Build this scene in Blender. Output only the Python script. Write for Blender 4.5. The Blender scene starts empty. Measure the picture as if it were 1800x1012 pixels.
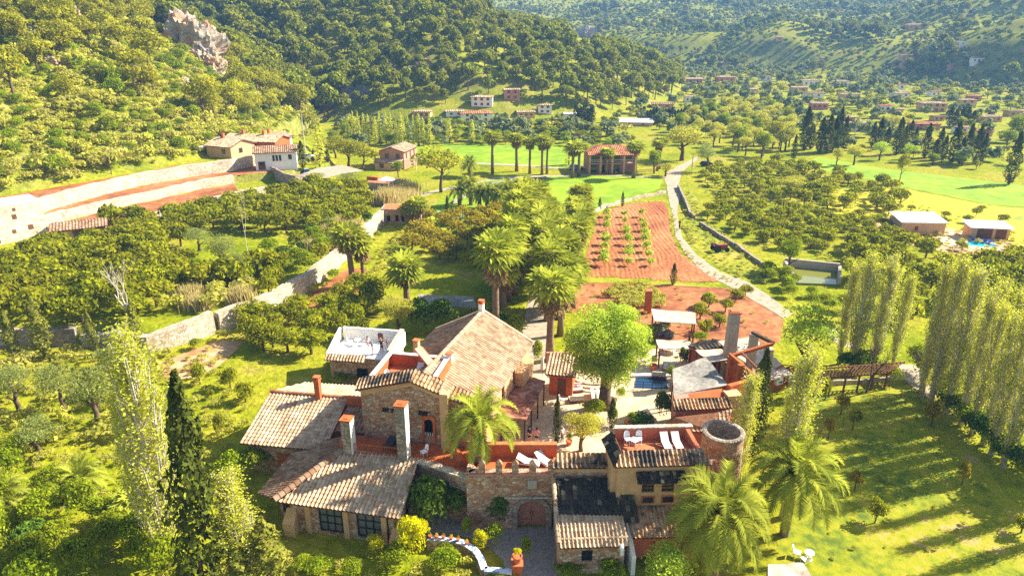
import bpy, bmesh, math, random
import numpy as np
from mathutils import Vector, Matrix, noise as mnoise
random.seed(7); RNG = np.random.default_rng(7)
scene = bpy.context.scene
COL = scene.collection
PI = math.pi
def R(d): return math.radians(d)

# ---------------------------------------------------------------- camera, world, sun, exposure
CAM_H, PITCH, FPX, CX, CY = 37.0, R(20.8), 1200.0, 900.0, 506.0
cam = bpy.data.cameras.new('camera'); cam.lens = 24.0; cam.sensor_width = 36.0
cam.clip_start = 0.5; cam.clip_end = 8000
camo = bpy.data.objects.new('camera', cam); COL.objects.link(camo)
camo.location = (0, 0, CAM_H); camo.rotation_euler = (PI/2 - PITCH, 0, 0)
scene.camera = camo
SUN_EL, SUN_DIR = R(37), Vector((0.95, 0.31, 0)).normalized()
world = bpy.data.worlds.new('World'); scene.world = world; world.use_nodes = True
wn = world.node_tree.nodes; wn.clear()
sky = wn.new('ShaderNodeTexSky'); sky.sky_type = 'NISHITA'; sky.sun_disc = False
sky.sun_elevation = SUN_EL; sky.sun_rotation = math.atan2(SUN_DIR.x, SUN_DIR.y)
bgn = wn.new('ShaderNodeBackground'); bgn.inputs['Strength'].default_value = 0.08
wo = wn.new('ShaderNodeOutputWorld')
world.node_tree.links.new(sky.outputs[0], bgn.inputs[0]); world.node_tree.links.new(bgn.outputs[0], wo.inputs[0])
sl = bpy.data.lights.new('sun', 'SUN'); sl.energy = 5.0; sl.angle = R(0.5); sl.color = (1.0, 0.945, 0.84)
so = bpy.data.objects.new('sun', sl); COL.objects.link(so)
sd = Vector((SUN_DIR.x*math.cos(SUN_EL), SUN_DIR.y*math.cos(SUN_EL), math.sin(SUN_EL)))
so.rotation_euler = sd.to_track_quat('Z', 'Y').to_euler(); so.location = (60, 20, 120)
scene.view_settings.view_transform = 'Standard'; scene.view_settings.look = 'None'
scene.view_settings.exposure = 1.5; scene.view_settings.gamma = 1.0
scene.render.engine = 'CYCLES'
scene.cycles.max_bounces = 8; scene.cycles.diffuse_bounces = 6; scene.cycles.transmission_bounces = 6; scene.cycles.transparent_max_bounces = 8; scene.cycles.volume_bounces = 0
scene.cycles.use_adaptive_sampling = True; scene.cycles.adaptive_threshold = 0.01
scene.cycles.use_denoising = False

# ---------------------------------------------------------------- terrain as a function; pixel rays meet it
def rays(u, v):
    a = (np.asarray(u, float)-CX)/FPX; b = (CY-np.asarray(v, float))/FPX
    return np.stack([a, math.cos(PITCH)+b*math.sin(PITCH), -math.sin(PITCH)+b*math.cos(PITCH)], -1)
def GZ(u, v, z=0.0):                       # where the sight line of a photo pixel meets height z
    r = rays(u, v); t = (z-CAM_H)/r[2]
    return Vector((r[0]*t, r[1]*t, z))
def GY(u, v, Y):                           # ... or the distance Y
    r = rays(u, v); t = Y/r[1]
    return Vector((r[0]*t, Y, CAM_H+r[2]*t))
def depth(p): return p[1]*math.cos(PITCH)+(CAM_H-p[2])*math.sin(PITCH)
def poly_sd(px, py, poly):                 # signed distance to a polygon, positive inside
    P = np.asarray(poly, float); n = len(P)
    d = np.full(px.shape, 1e18); ins = np.zeros(px.shape, bool)
    for i in range(n):
        ax, ay = P[i]; bx, by = P[(i+1) % n]
        ex, ey = bx-ax, by-ay; wx, wy = px-ax, py-ay
        t = np.clip((wx*ex+wy*ey)/(ex*ex+ey*ey+1e-12), 0, 1)
        d = np.minimum(d, (wx-t*ex)**2+(wy-t*ey)**2)
        c = ((ay <= py) & (by > py)) | ((by <= py) & (ay > py))
        with np.errstate(divide='ignore', invalid='ignore'):
            xi = ax+(py-ay)/(by-ay if by != ay else 1e-9)*ex
        ins ^= c & (px < xi)
    d = np.sqrt(d)
    return np.where(ins, d, -d)
def px_poly(pts, z=0.0): return [tuple(GZ(u, v, z)[:2]) for u, v in pts]
def sstep(x): x = np.clip(x, 0, 1); return x*x*(3-2*x)
def wav(x, y, s, ph=0.0):                  # cheap smooth noise of wavelength about s
    k = 2*PI/s
    return (np.sin(k*x+1.3*np.sin(k*.63*y+ph)+ph)+np.sin(k*.87*y+1.7*np.sin(k*.71*x-ph)+2.1*ph)+np.sin(k*.6*(x+y)+ph*3.1))/3
PLATEAU_EDGE = px_poly([(-60, 616), (55, 608), (140, 603), (200, 606), (265, 620), (330, 601), (385, 583), (470, 551), (540, 512), (600, 462), (645, 420), (690, 372)])
P_PLAT = PLATEAU_EDGE + px_poly([(668, 345), (640, 320)], 2.2) + [(-52, 172), (-50, 190), (-58, 215), (-72, 235), (-400, 260), (-400, 70), (-110, 66)]
T3_EDGE = px_poly([(70, 420), (180, 404), (335, 372), (360, 360), (420, 346), (520, 330), (560, 312)], 2.2)
P_T3 = T3_EDGE + [(-56, 178), (-56, 205), (-72, 228), (-400, 250), (-400, 90)]
T2_EDGE = px_poly([(60, 402), (95, 392), (200, 366), (285, 347), (345, 333), (410, 322), (500, 314), (545, 306)], 3.3)
P_T2 = T2_EDGE + [(-58, 186), (-60, 205), (-74, 224), (-400, 245), (-400, 95)]
T1_EDGE = px_poly([(-40, 402), (60, 376), (150, 350), (240, 327), (330, 311), (408, 300)], 4.9) + [(-64, 172)]
P_T1 = T1_EDGE + [(-67, 190), (-76, 215), (-400, 240), (-400, 100)]
HILL_FOOT = [(-135, 84), (-110, 100), (-97, 127), (-87, 143), (-79, 158), (-73, 178), (-72, 195), (-74, 225), (-78, 268)]
P_HILL = HILL_FOOT + [(-100, 345), (-132, 440), (-500, 520), (-500, 40)]
P_MID = [(-120, 300), (-40, 284), (0, 288), (35, 300), (72, 345), (108, 425), (122, 500), (108, 560), (20, 600), (-90, 680), (-420, 720), (-420, 300)]
P_FAR = [(-500, 820), (30, 640), (120, 600), (210, 590), (262, 520), (292, 430), (330, 375), (480, 345), (2200, 300), (3500, 2600), (-3500, 2600)]
def hgt(x, y):
    x = np.asarray(x, float); y = np.asarray(y, float)
    z = np.clip((y-245)/100, 0, 8)*1.3
    for poly, lev in ((P_PLAT, 2.2), (P_T3, 3.3), (P_T2, 4.9), (P_T1, 7.2)):
        z = np.maximum(z, lev*sstep(poly_sd(x, y, poly)/0.7+.5))
    d = poly_sd(x, y, P_HILL); dd = np.clip(d, 0, None)
    z = np.maximum(z, np.where(d > 0, 7.2+.56*dd+.5*np.clip(dd/8, 0, 1)*wav(x, y, 16, 1.)+2.2*np.clip(dd/30, 0, 1)*wav(x, y, 47, 2.), 0))
    d = poly_sd(x, y, P_MID); dd = np.clip(d, 0, None)
    cap = 50+np.clip((-x)/90, 0, 1)*70
    hm = cap*(1-np.exp(-dd*.52/cap))
    hm = hm+np.clip(dd/40, 0, 1)*(3.2*wav(x, y, 60, 4.)+1.2*wav(x, y, 23, .5))
    z = np.where(d > 0, np.maximum(z, 1.0+hm), z)
    d = poly_sd(x, y, P_FAR); dd = np.clip(d, 0, None)
    hf = dd*.2+np.clip(dd/60, 0, 1)*(9*wav(x, y, 190, 3.)+4*wav(x, y, 75, 1.1))
    g = 26*np.exp(-(((x-345)/70)**2+((y-470)/60)**2))+22*np.exp(-(((x-250)/60)**2+((y-640)/55)**2))+26*np.exp(-(((x-430)/80)**2+((y-640)/70)**2))
    hf = 120*(1-np.exp(-np.clip(hf, -20, None)/120))
    z = np.where(d > 0, np.maximum(z, np.maximum(hf+g*np.clip(dd/30, 0, 1), 0)+1.3*np.clip((y-245)/100, 0, 8)), z)
    return np.minimum(z, 138)
def hz(x, y): return float(hgt(np.array([x]), np.array([y]))[0])
def GG(us, vs):                            # where the sight lines of photo pixels meet the ground (many at once)
    us = np.atleast_1d(np.asarray(us, float)); vs = np.atleast_1d(np.asarray(vs, float))
    r = rays(us, vs); t = np.full(us.shape, 36.0); hit = np.zeros(us.shape, bool)
    for _ in range(700):
        p = r*t[:, None]; g = CAM_H+p[:, 2]-hgt(p[:, 0], p[:, 1])
        hit |= g < 0.02
        if hit.all(): break
        t = np.where(hit | (t > 2500), t, t+np.clip(g*.5, .03, 12))
    p = r*t[:, None]
    return np.stack([p[:, 0], p[:, 1], hgt(p[:, 0], p[:, 1])], -1)
def G(u, v): return Vector(GG([u], [v])[0])
def top_height(b, v):                      # height of an upright thing that stands at b and ends at photo row v
    k = (CY-v)/FPX                         # (up·q)/(fwd·q)=k with q=(y, z-H)
    c, s = math.cos(PITCH), math.sin(PITCH)
    q = b[1]*(k*c-s)/(c+k*s)
    return CAM_H+q-b[2]

# ---------------------------------------------------------------- mesh collecting
def lin(h):
    h = h.lstrip('#'); c = [int(h[i:i+2], 16)/255 for i in (0, 2, 4)]
    return tuple((x/12.92 if x <= .04045 else ((x+.055)/1.055)**2.4) for x in c)
class MB:
    def __init__(s): s.v = []; s.f = []; s.m = []; s.uv = []; s.t = []
    def add(s, vs, fs, m=0, uvs=None, tint=.5):
        o = len(s.v); s.v += [tuple(p) for p in vs]
        for i, f in enumerate(fs):
            s.f.append(tuple(o+k for k in f)); s.m.append(m); s.t.append(tint if not isinstance(tint, (list, np.ndarray)) else tint[i])
            s.uv.append([tuple(uvs[k]) for k in f] if uvs else None)
        return s
    def box(s, c, d, rz=0, m=0):
        x, y, z = d[0]/2, d[1]/2, d[2]/2; cs, sn = math.cos(rz), math.sin(rz)
        vs = [(c[0]+a*cs-b*sn, c[1]+a*sn+b*cs, c[2]+e) for a in (-x, x) for b in (-y, y) for e in (-z, z)]
        return s.add(vs, [(0, 1, 3, 2), (4, 6, 7, 5), (0, 4, 5, 1), (2, 3, 7, 6), (0, 2, 6, 4), (1, 5, 7, 3)], m)
    def prism(s, poly, z0, z1, m=0):       # upright prism on a plan polygon; z1 may be one height per corner
        n = len(poly); zt = z1 if isinstance(z1, (list, tuple)) else [z1]*n
        area = sum(poly[i][0]*poly[(i+1) % n][1]-poly[(i+1) % n][0]*poly[i][1] for i in range(n))
        if area < 0: poly = poly[::-1]; zt = zt[::-1]
        vs = [(p[0], p[1], z0) for p in poly]+[(p[0], p[1], zt[i]) for i, p in enumerate(poly)]
        fs = [tuple(range(n-1, -1, -1)), tuple(range(n, 2*n))]+[(i, (i+1) % n, n+(i+1) % n, n+i) for i in range(n)]
        return s.add(vs, fs, m)
    def tube(s, pts, rs, n=6, m=0, cap=True):
        pts = [Vector(p) for p in pts]; rs = rs if isinstance(rs, (list, tuple)) else [rs]*len(pts)
        vs = []; up = None
        for i, p in enumerate(pts):
            d = (pts[min(i+1, len(pts)-1)]-pts[max(i-1, 0)]).normalized()
            a = d.orthogonal().normalized() if up is None else (up-d*up.dot(d)).normalized()
            up = a; b = d.cross(a)
            vs += [p+(a*math.cos(2*PI*k/n)+b*math.sin(2*PI*k/n))*rs[i] for k in range(n)]
        fs = [(i*n+k, i*n+(k+1) % n, (i+1)*n+(k+1) % n, (i+1)*n+k) for i in range(len(pts)-1) for k in range(n)]
        if cap: fs += [tuple(range(n-1, -1, -1)), tuple(range((len(pts)-1)*n, len(pts)*n))]
        return s.add(vs, fs, m)
    def lathe(s, c, prof, n=16, m=0):      # (radius, height) profile about the upright through c
        vs = [(c[0]+r*math.cos(2*PI*k/n), c[1]+r*math.sin(2*PI*k/n), c[2]+z) for r, z in prof for k in range(n)]
        fs = [(i*n+k, i*n+(k+1) % n, (i+1)*n+(k+1) % n, (i+1)*n+k) for i in range(len(prof)-1) for k in range(n)]
        return s.add(vs, fs, m)
    def bar(s, a, b, w, h, m=0):           # square timber from a to b
        a, b = Vector(a), Vector(b); d = (b-a).normalized(); sx = d.cross(Vector((0, 0, 1)))
        sx = sx.normalized() if sx.length > 1e-4 else Vector((1, 0, 0)); sy = sx.cross(d)
        vs = [p+sx*i*w/2+sy*j*h/2 for p in (a, b) for i, j in ((-1, -1), (1, -1), (1, 1), (-1, 1))]
        return s.add(vs, [(3, 2, 1, 0), (4, 5, 6, 7), (0, 1, 5, 4), (1, 2, 6, 5), (2, 3, 7, 6), (3, 0, 4, 7)], m)
    def mesh(s, name, mats, off=(0, 0, 0), smooth=False):
        me = bpy.data.meshes.new(name); v = np.array(s.v, float)-np.array(off, float)
        me.from_pydata(v.tolist(), [], s.f)
        for m in mats: me.materials.append(m)
        me.polygons.foreach_set('material_index', s.m)
        if any(u for u in s.uv):
            l = me.uv_layers.new(name='UVMap'); k = 0; flat = []
            for f, u in zip(s.f, s.uv): flat += [c for p in (u or [(0, 0)]*len(f)) for c in p]
            l.data.foreach_set('uv', flat)
        if smooth: me.polygons.foreach_set('use_smooth', [True]*len(s.f))
        me.update(); return me
def link(name, me, parent=None, loc=(0, 0, 0), rz=0, scale=None):
    o = bpy.data.objects.new(name, me); COL.objects.link(o)
    o.location = loc; o.rotation_euler = (0, 0, rz)
    if scale is not None: o.scale = scale if hasattr(scale, '__len__') else (scale,)*3
    if parent is not None: o.parent = parent
    return o
def tag(o, label=None, cat=None, group=None, kind=None):
    if label: o['label'] = label
    if cat: o['category'] = cat
    if group: o['group'] = group
    if kind: o['kind'] = kind
    return o
def thing(name, loc, label, cat, group=None, rz=0):
    o = bpy.data.objects.new(name, None); COL.objects.link(o); o.location = loc; o.rotation_euler = (0, 0, rz)
    o.empty_display_size = .3
    return tag(o, label, cat, group, 'thing')
def part(name, mb, mats, parent=None, label=None, smooth=False):   # mb is in world coordinates; parents are never rotated here
    off = Vector((0, 0, 0)); q = parent
    while q is not None: off += q.location; q = q.parent
    o = link(name, mb.mesh(name, mats if isinstance(mats, (list, tuple)) else [mats], off, smooth), parent)
    if label: o['label'] = label
    return o
def solo(name, mb, mats, loc, label, cat, group=None, smooth=False):
    o = link(name, mb.mesh(name, mats if isinstance(mats, (list, tuple)) else [mats], loc, smooth), None, loc)
    return tag(o, label, cat, group, 'thing')
def copy_tree(o, loc=None, rz=None, scale=None, parent=None):
    c = o.copy(); COL.objects.link(c)
    if parent is not None: c.parent = parent
    if loc is not None: c.location = loc
    if rz is not None: c.rotation_euler = (0, 0, rz)
    if scale is not None: c.scale = scale if hasattr(scale, '__len__') else (scale,)*3
    for ch in list(o.children): copy_tree(ch, parent=c)
    return c
class Frame:                               # plan frame of a building: right along its front, away from the camera, up
    def __init__(s, ox, oy, deg, z=0): s.o = (ox, oy); s.c = math.cos(R(deg)); s.s = math.sin(R(deg)); s.z = z; s.a = R(deg)
    def p(s, x, y, z=0): return (s.o[0]+x*s.c-y*s.s, s.o[1]+x*s.s+y*s.c, s.z+z)
    def p2(s, x, y): return s.p(x, y)[:2]

# ---------------------------------------------------------------- materials
def mat(name, rough=.9, spec=.2):
    m = bpy.data.materials.new(name); m.use_nodes = True; nt = m.node_tree
    b = nt.nodes['Principled BSDF']; b.inputs['Roughness'].default_value = rough; b.inputs['Specular IOR Level'].default_value = spec
    return m, nt, b
def N(nt, t, **k):
    n = nt.nodes.new(t)
    for a, x in k.items():
        if a in n.inputs: n.inputs[a].default_value = x
        else: setattr(n, a, x)
    return n
def L(nt, a, b): nt.links.new(a, b)
def ramp(nt, src, stops):
    r = nt.nodes.new('ShaderNodeValToRGB'); e = r.color_ramp.elements
    while len(e) < len(stops): e.new(.5)
    for i, (p, c) in enumerate(stops): e[i].position = p; e[i].color = (*c, 1)
    L(nt, src, r.inputs[0]); return r
def mixc(nt, fac, a, b, blend='MIX'):
    n = nt.nodes.new('ShaderNodeMix'); n.data_type = 'RGBA'; n.blend_type = blend
    for s, x in ((n.inputs[0], fac), (n.inputs[6], a), (n.inputs[7], b)):
        if hasattr(x, 'node'): L(nt, x, s)
        elif isinstance(x, (int, float)): s.default_value = x
        else: s.default_value = (*x, 1)
    return n.outputs[2]
def pos(nt): return nt.nodes.new('ShaderNodeNewGeometry').outputs['Position']
def noise(nt, scale, detail=4, vec=None, rough=.6):
    n = N(nt, 'ShaderNodeTexNoise'); n.inputs['Scale'].default_value = scale; n.inputs['Detail'].default_value = detail; n.inputs['Roughness'].default_value = rough
    L(nt, vec if vec is not None else pos(nt), n.inputs['Vector']); return n.outputs['Fac']
def bump(nt, b, h, strength=.5, dist=.05):
    n = nt.nodes.new('ShaderNodeBump'); n.inputs['Strength'].default_value = strength; n.inputs['Distance'].default_value = dist
    L(nt, h, n.inputs['Height']); L(nt, n.outputs[0], b.inputs['Normal'])
def noisy(name, cols, scale=1.0, detail=5, rough=.9, bmp=.3, bscale=None, spec=.2, scale2=None):
    """cols: (position, colour) stops over a noise; a second, larger noise shifts it"""
    m, nt, b = mat(name, rough, spec)
    f = noise(nt, scale, detail)
    if scale2:
        a = N(nt, 'ShaderNodeMath', operation='ADD'); g = N(nt, 'ShaderNodeMath', operation='MULTIPLY_ADD')
        L(nt, noise(nt, scale2, 3), g.inputs[0]); g.inputs[1].default_value = 1.; g.inputs[2].default_value = -.5
        L(nt, f, a.inputs[0]); L(nt, g.outputs[0], a.inputs[1]); f = a.outputs[0]
    r = ramp(nt, f, cols); L(nt, r.outputs[0], b.inputs['Base Color'])
    if bmp: bump(nt, b, noise(nt, bscale or scale*3, 5), bmp, .06)
    return m
def stone(name, cols, mortar, scale=2.2, bmp=.8, mw=.07):
    m, nt, b = mat(name, .95, .1)
    w = noise(nt, scale*1.2, 2); va = nt.nodes.new('ShaderNodeVectorMath'); va.operation = 'SCALE'
    mv = nt.nodes.new('ShaderNodeVectorMath'); mv.operation = 'ADD'; mp = pos(nt)
    cmb = nt.nodes.new('ShaderNodeCombineXYZ'); L(nt, w, cmb.inputs[0]); L(nt, w, cmb.inputs[2]); L(nt, cmb.outputs[0], va.inputs[0]); va.inputs['Scale'].default_value = .25
    L(nt, mp, mv.inputs[0]); L(nt, va.outputs[0], mv.inputs[1])
    sc = nt.nodes.new('ShaderNodeVectorMath'); sc.operation = 'MULTIPLY'; sc.inputs[1].default_value = (1, 1, 1.5); L(nt, mv.outputs[0], sc.inputs[0])
    v1 = N(nt, 'ShaderNodeTexVoronoi'); v1.inputs['Scale'].default_value = scale; L(nt, sc.outputs[0], v1.inputs['Vector'])
    v2 = N(nt, 'ShaderNodeTexVoronoi', feature='DISTANCE_TO_EDGE'); v2.inputs['Scale'].default_value = scale; L(nt, sc.outputs[0], v2.inputs['Vector'])
    sep = nt.nodes.new('ShaderNodeSeparateColor'); L(nt, v1.outputs['Color'], sep.inputs[0])
    r = ramp(nt, sep.outputs[0], cols)
    e = ramp(nt, v2.outputs['Distance'], [(0, (0, 0, 0)), (mw, (1, 1, 1))])
    c = mixc(nt, e.outputs[0], mortar, r.outputs[0])
    st = ramp(nt, noise(nt, .35, 5), [(.3, (.62, .58, .55)), (.65, (1, 1, 1))])
    c = mixc(nt, .8, c, st.outputs[0], 'MULTIPLY')
    L(nt, c, b.inputs['Base Color']); bump(nt, b, e.outputs[0], bmp, .06); return m
def plaster(name, col, var=.25, dirt=(.55, .45, .35)):
    m, nt, b = mat(name, .92, .15)
    f = ramp(nt, noise(nt, .8, 6, rough=.7), [(.35, tuple(c*(1-var) for c in col)), (.62, col)])
    st = ramp(nt, noise(nt, 2.7, 6, rough=.75), [(.30, dirt), (.45, (1, 1, 1))])
    L(nt, mixc(nt, .6, f.outputs[0], st.outputs[0], 'MULTIPLY'), b.inputs['Base Color'])
    bump(nt, b, noise(nt, 9, 5), .25, .03); return m
def tiles(name, cols, lichen=None, lf=.5, pw=1.0):
    """clay roof tiles: UV counts tiles across and courses up; each tile its own shade, weather over all"""
    m, nt, b = mat(name, .9, .15)
    uv = nt.nodes.new('ShaderNodeUVMap'); fl = nt.nodes.new('ShaderNodeVectorMath'); fl.operation = 'FLOOR'; L(nt, uv.outputs[0], fl.inputs[0])
    wn_ = nt.nodes.new('ShaderNodeTexWhiteNoise'); wn_.noise_dimensions = '3D'; L(nt, fl.outputs[0], wn_.inputs['Vector'])
    r = ramp(nt, wn_.outputs['Value'], cols); c = r.outputs[0]
    ns = ramp(nt, noise(nt, 1.1, 6, rough=.75), [(.33, (.6, .55, .5)), (.6, (1.05, 1.03, 1.0))])
    c = mixc(nt, .85, c, ns.outputs[0], 'MULTIPLY')
    sv = nt.nodes.new('ShaderNodeVectorMath'); sv.operation = 'MULTIPLY'; sv.inputs[1].default_value = (.55, .09, 1); L(nt, uv.outputs[0], sv.inputs[0])
    sk = ramp(nt, noise(nt, 1.0, 5, sv.outputs[0], .7), [(.34, (.66, .61, .56)), (.48, (.95, .93, .9)), (.6, (1.06, 1.05, 1.04))]); c = mixc(nt, .7, c, sk.outputs[0], 'MULTIPLY')
    if lichen:
        lm = ramp(nt, noise(nt, .55, 6, rough=.7), [(lf-.06, (0, 0, 0)), (lf+.06, (1, 1, 1))])
        c = mixc(nt, lm.outputs[0], c, lichen)
    L(nt, c, b.inputs['Base Color']); bump(nt, b, noise(nt, 14, 4), .3, .02); return m
def plain(name, col, rough=.6, metal=0, spec=.4):
    m, nt, b = mat(name, rough, spec); b.inputs['Metallic'].default_value = metal
    r = ramp(nt, noise(nt, 6, 4), [(.3, tuple(c*.85 for c in col)), (.7, tuple(min(c*1.08, 1) for c in col))])
    L(nt, r.outputs[0], b.inputs['Base Color']); return m
def leaf(name, dark, light, trans=.45, objvar=.25, warm=(.34, .27, .03)):
    """foliage: shade by the leaf's own tint and by the plant; light comes through"""
    m = bpy.data.materials.new(name); m.use_nodes = True; nt = m.node_tree; nt.nodes.clear()
    at = N(nt, 'ShaderNodeAttribute', attribute_name='tint'); oi = nt.nodes.new('ShaderNodeObjectInfo')
    c = mixc(nt, at.outputs['Fac'], dark, light)
    wm = N(nt, 'ShaderNodeMath', operation='MULTIPLY'); L(nt, oi.outputs['Random'], wm.inputs[0]); wm.inputs[1].default_value = objvar
    c = mixc(nt, wm.outputs[0], c, warm)
    d = nt.nodes.new('ShaderNodeBsdfDiffuse'); t = nt.nodes.new('ShaderNodeBsdfTranslucent'); mx = nt.nodes.new('ShaderNodeMixShader')
    L(nt, c, d.inputs[0]); tc = mixc(nt, .5, c, (1, 1, .35), 'MULTIPLY'); L(nt, tc, t.inputs[0]); mx.inputs[0].default_value = min(trans+.08, .6)
    L(nt, d.outputs[0], mx.inputs[1]); L(nt, t.outputs[0], mx.inputs[2])
    o = nt.nodes.new('ShaderNodeOutputMaterial'); L(nt, mx.outputs[0], o.inputs[0]); return m
M = {}
M['stone'] = stone('warm_rubble_stone', [(0, lin('a87754')), (.3, lin('c6966e')), (.55, lin('cdb092')), (.75, lin('b3a08c')), (1, lin('e6cdac'))], lin('c48f68'), 3.0)
M['stone_pale'] = stone('pale_dry_stone', [(0, lin('bba687')), (.4, lin('d2c0a2')), (.7, lin('dccdb2')), (1, lin('e6dcc6'))], lin('ab9878'), 2.4)
M['mill_stone'] = stone('cream_mill_stone', [(0, lin('d2c2a2')), (.4, lin('e2d5ba')), (.7, lin('eadfc8')), (1, lin('f0e8d6'))], lin('cdbd9c'), 2.0, .5)
M['stone_grey'] = stone('grey_block_stone', [(0, lin('8f8272')), (.5, lin('aa9a86')), (1, lin('bdb09c'))], lin('8d7a66'), 2.6, mw=.05)
M['orange'] = plaster('orange_plaster', lin('c56a3a'), .3)
M['salmon'] = plaster('salmon_plaster', lin('c9714e'), .22)
M['cream'] = plaster('cream_plaster', lin('d9ad7c'), .2)
M['white'] = plaster('white_plaster', lin('efe9dd'), .08, (.85, .82, .76))
M['grey_plaster'] = plaster('grey_render', lin('b5a796'), .2)
M['pinkwall'] = plaster('pink_wash', lin('c98d76'), .2)
M['tile'] = tiles('pale_clay_tiles', [(0, lin('ae8e6e')), (.25, lin('bca080')), (.6, lin('c8ae8e')), (.92, lin('d2bc9e')), (1, lin('b4906e'))])
M['tile_brown'] = tiles('weathered_clay_tiles', [(0, lin('8f6c52')), (.3, lin('a07e62')), (.6, lin('aa8c70')), (.85, lin('b49a7e')), (1, lin('9a7252'))])
M['tile_red'] = tiles('red_clay_tiles', [(0, lin('b06a48')), (.5, lin('c4835c')), (1, lin('d29c78'))])
M['tile_moss'] = tiles('black_mossy_tiles', [(0, lin('3a352f')), (.45, lin('4a4339')), (.78, lin('5a4f42')), (.86, lin('8d7c5c')), (.95, lin('bda780')), (1, lin('dcc8a2'))])
M['tile_patch'] = tiles('half_blackened_tiles', [(0, lin('b98a5c')), (.5, lin('d2ab80')), (1, lin('dfc09a'))], lin('463f36'), .52)
M['terracotta'] = noisy('terracotta_paving', [(.3, lin('b3603a')), (.7, lin('d08050'))], 2.5, bmp=.2)
M['clay'] = plain('fired_clay', lin('c86a3c'), .8)
M['thatch'] = noisy('grey_reed_matting', [(.25, lin('6f6a62')), (.5, lin('948d80')), (.75, lin('b3a997'))], 3.2, 6, bmp=.6, bscale=14, scale2=.5)
M['matting'] = noisy('pale_cane_matting', [(.25, lin('a88f78')), (.55, lin('c8b39c')), (.8, lin('d9c8b2'))], 1.6, 6, bmp=.4, bscale=12)
M['wood'] = noisy('old_timber', [(.3, lin('5c3a26')), (.7, lin('8d5f3e'))], 4, bmp=.3)
M['wood_orange'] = noisy('orange_stained_timber', [(.3, lin('8f4a24')), (.7, lin('b9683a'))], 4, bmp=.3)
M['glass'] = plain('dark_glass', (.02, .025, .03), .08, 0, .8)
M['curtain'] = plain('pale_curtain_behind_glass', lin('77746a'), .25, 0, .6)
M['iron'] = plain('dark_iron', (.025, .025, .028), .5, .4)
M['black'] = plain('dark_opening', (.012, .011, .01), .95, 0, .05)
M['whitepaint'] = plain('white_paint', (.82, .8, .77), .5)
M['dark_fabric'] = plain('charcoal_fabric', (.05, .05, .055), .9)
M['light_fabric'] = plain('cream_fabric', (.62, .57, .5), .9)
M['blue'] = plain('blue_tarpaulin', lin('2f6fd0'), .5)
def water(name, col, rough=.06):
    m, nt, b = mat(name, rough, .6); b.inputs['Base Color'].default_value = (*col, 1); bump(nt, b, noise(nt, 3, 3), .15, .03); return m
M['pool'] = water('pool_water', lin('35b8dc')); M['pond'] = water('green_pond_water', lin('7a7a34')); M['dark_pool'] = water('deep_pool_water', lin('1c3a55'))
# ================================================================ THE GROUND
def ground_mat():
    m, nt, b = mat('dry_grass_ground', 1, .05); p = pos(nt)
    g = ramp(nt, noise(nt, .09, 6, rough=.65), [(.3, lin('6c7a12')), (.45, lin('8f9414')), (.58, lin('a39c28')), (.72, lin('a68c58'))])
    f = ramp(nt, noise(nt, .9, 5, rough=.7), [(.35, (.45, .5, .42)), (.6, (1, 1, 1))])
    c = mixc(nt, .8, g.outputs[0], f.outputs[0], 'MULTIPLY')
    # steep and hilly ground shows limestone and red earth
    geo = nt.nodes.new('ShaderNodeNewGeometry'); sx = nt.nodes.new('ShaderNodeSeparateXYZ'); L(nt, geo.outputs['Normal'], sx.inputs[0])
    st = ramp(nt, sx.outputs[2], [(.80, (1, 1, 1)), (.95, (0, 0, 0))])
    hillc = ramp(nt, noise(nt, .22, 6, rough=.7), [(.32, lin('5e6420')), (.46, lin('7f8230')), (.58, lin('978d48')), (.7, lin('b8a684'))])
    c = mixc(nt, st.outputs[0], c, mixc(nt, .7, hillc.outputs[0], f.outputs[0], 'MULTIPLY'))
    L(nt, c, b.inputs['Base Color']); bump(nt, b, noise(nt, 1.6, 5), .8, .35); return m
M['ground'] = ground_mat()
def axis(knots):
    out = []
    for (a, b, s0, s1) in knots:
        x = a; 
        while x < b-1e-6:
            out.append(x); t = (x-a)/(b-a); x += s0+(s1-s0)*t
    out.append(knots[-1][1]); return np.array(out)
gx = axis([(-1200, -420, 120, 12), (-420, -130, 10, 2), (-130, 62, 1, 1), (62, 180, 1.2, 5), (180, 600, 6, 12), (600, 1600, 14, 120)])
gy = axis([(8, 40, 2, 1), (40, 182, 1, 1), (182, 300, 1.2, 2.5), (300, 620, 3, 4), (620, 1100, 5, 12), (1100, 1700, 14, 80)])
X, Y = np.meshgrid(gx, gy); Z = np.concatenate([hgt(a, b)[None] for a, b in zip(X, Y)])
nx, ny = len(gx), len(gy)
me = bpy.data.meshes.new('terrain')
V = np.stack([X, Y, Z], -1).reshape(-1, 3); idx = np.arange(nx*ny).reshape(ny, nx)
F = np.stack([idx[:-1, :-1], idx[:-1, 1:], idx[1:, 1:], idx[1:, :-1]], -1).reshape(-1, 4)
me.vertices.add(len(V)); me.vertices.foreach_set('co', V.ravel()); me.loops.add(F.size); me.loops.foreach_set('vertex_index', F.ravel().astype(np.int32))
me.polygons.add(len(F)); me.polygons.foreach_set('loop_start', np.arange(0, F.size, 4, dtype=np.int32)); me.polygons.foreach_set('use_smooth', np.ones(len(F), bool))
me.materials.append(M['ground']); me.update(); me.validate()
tag(link('ground', me), 'dry yellow green valley ground rising into hills', kind='structure')

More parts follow.
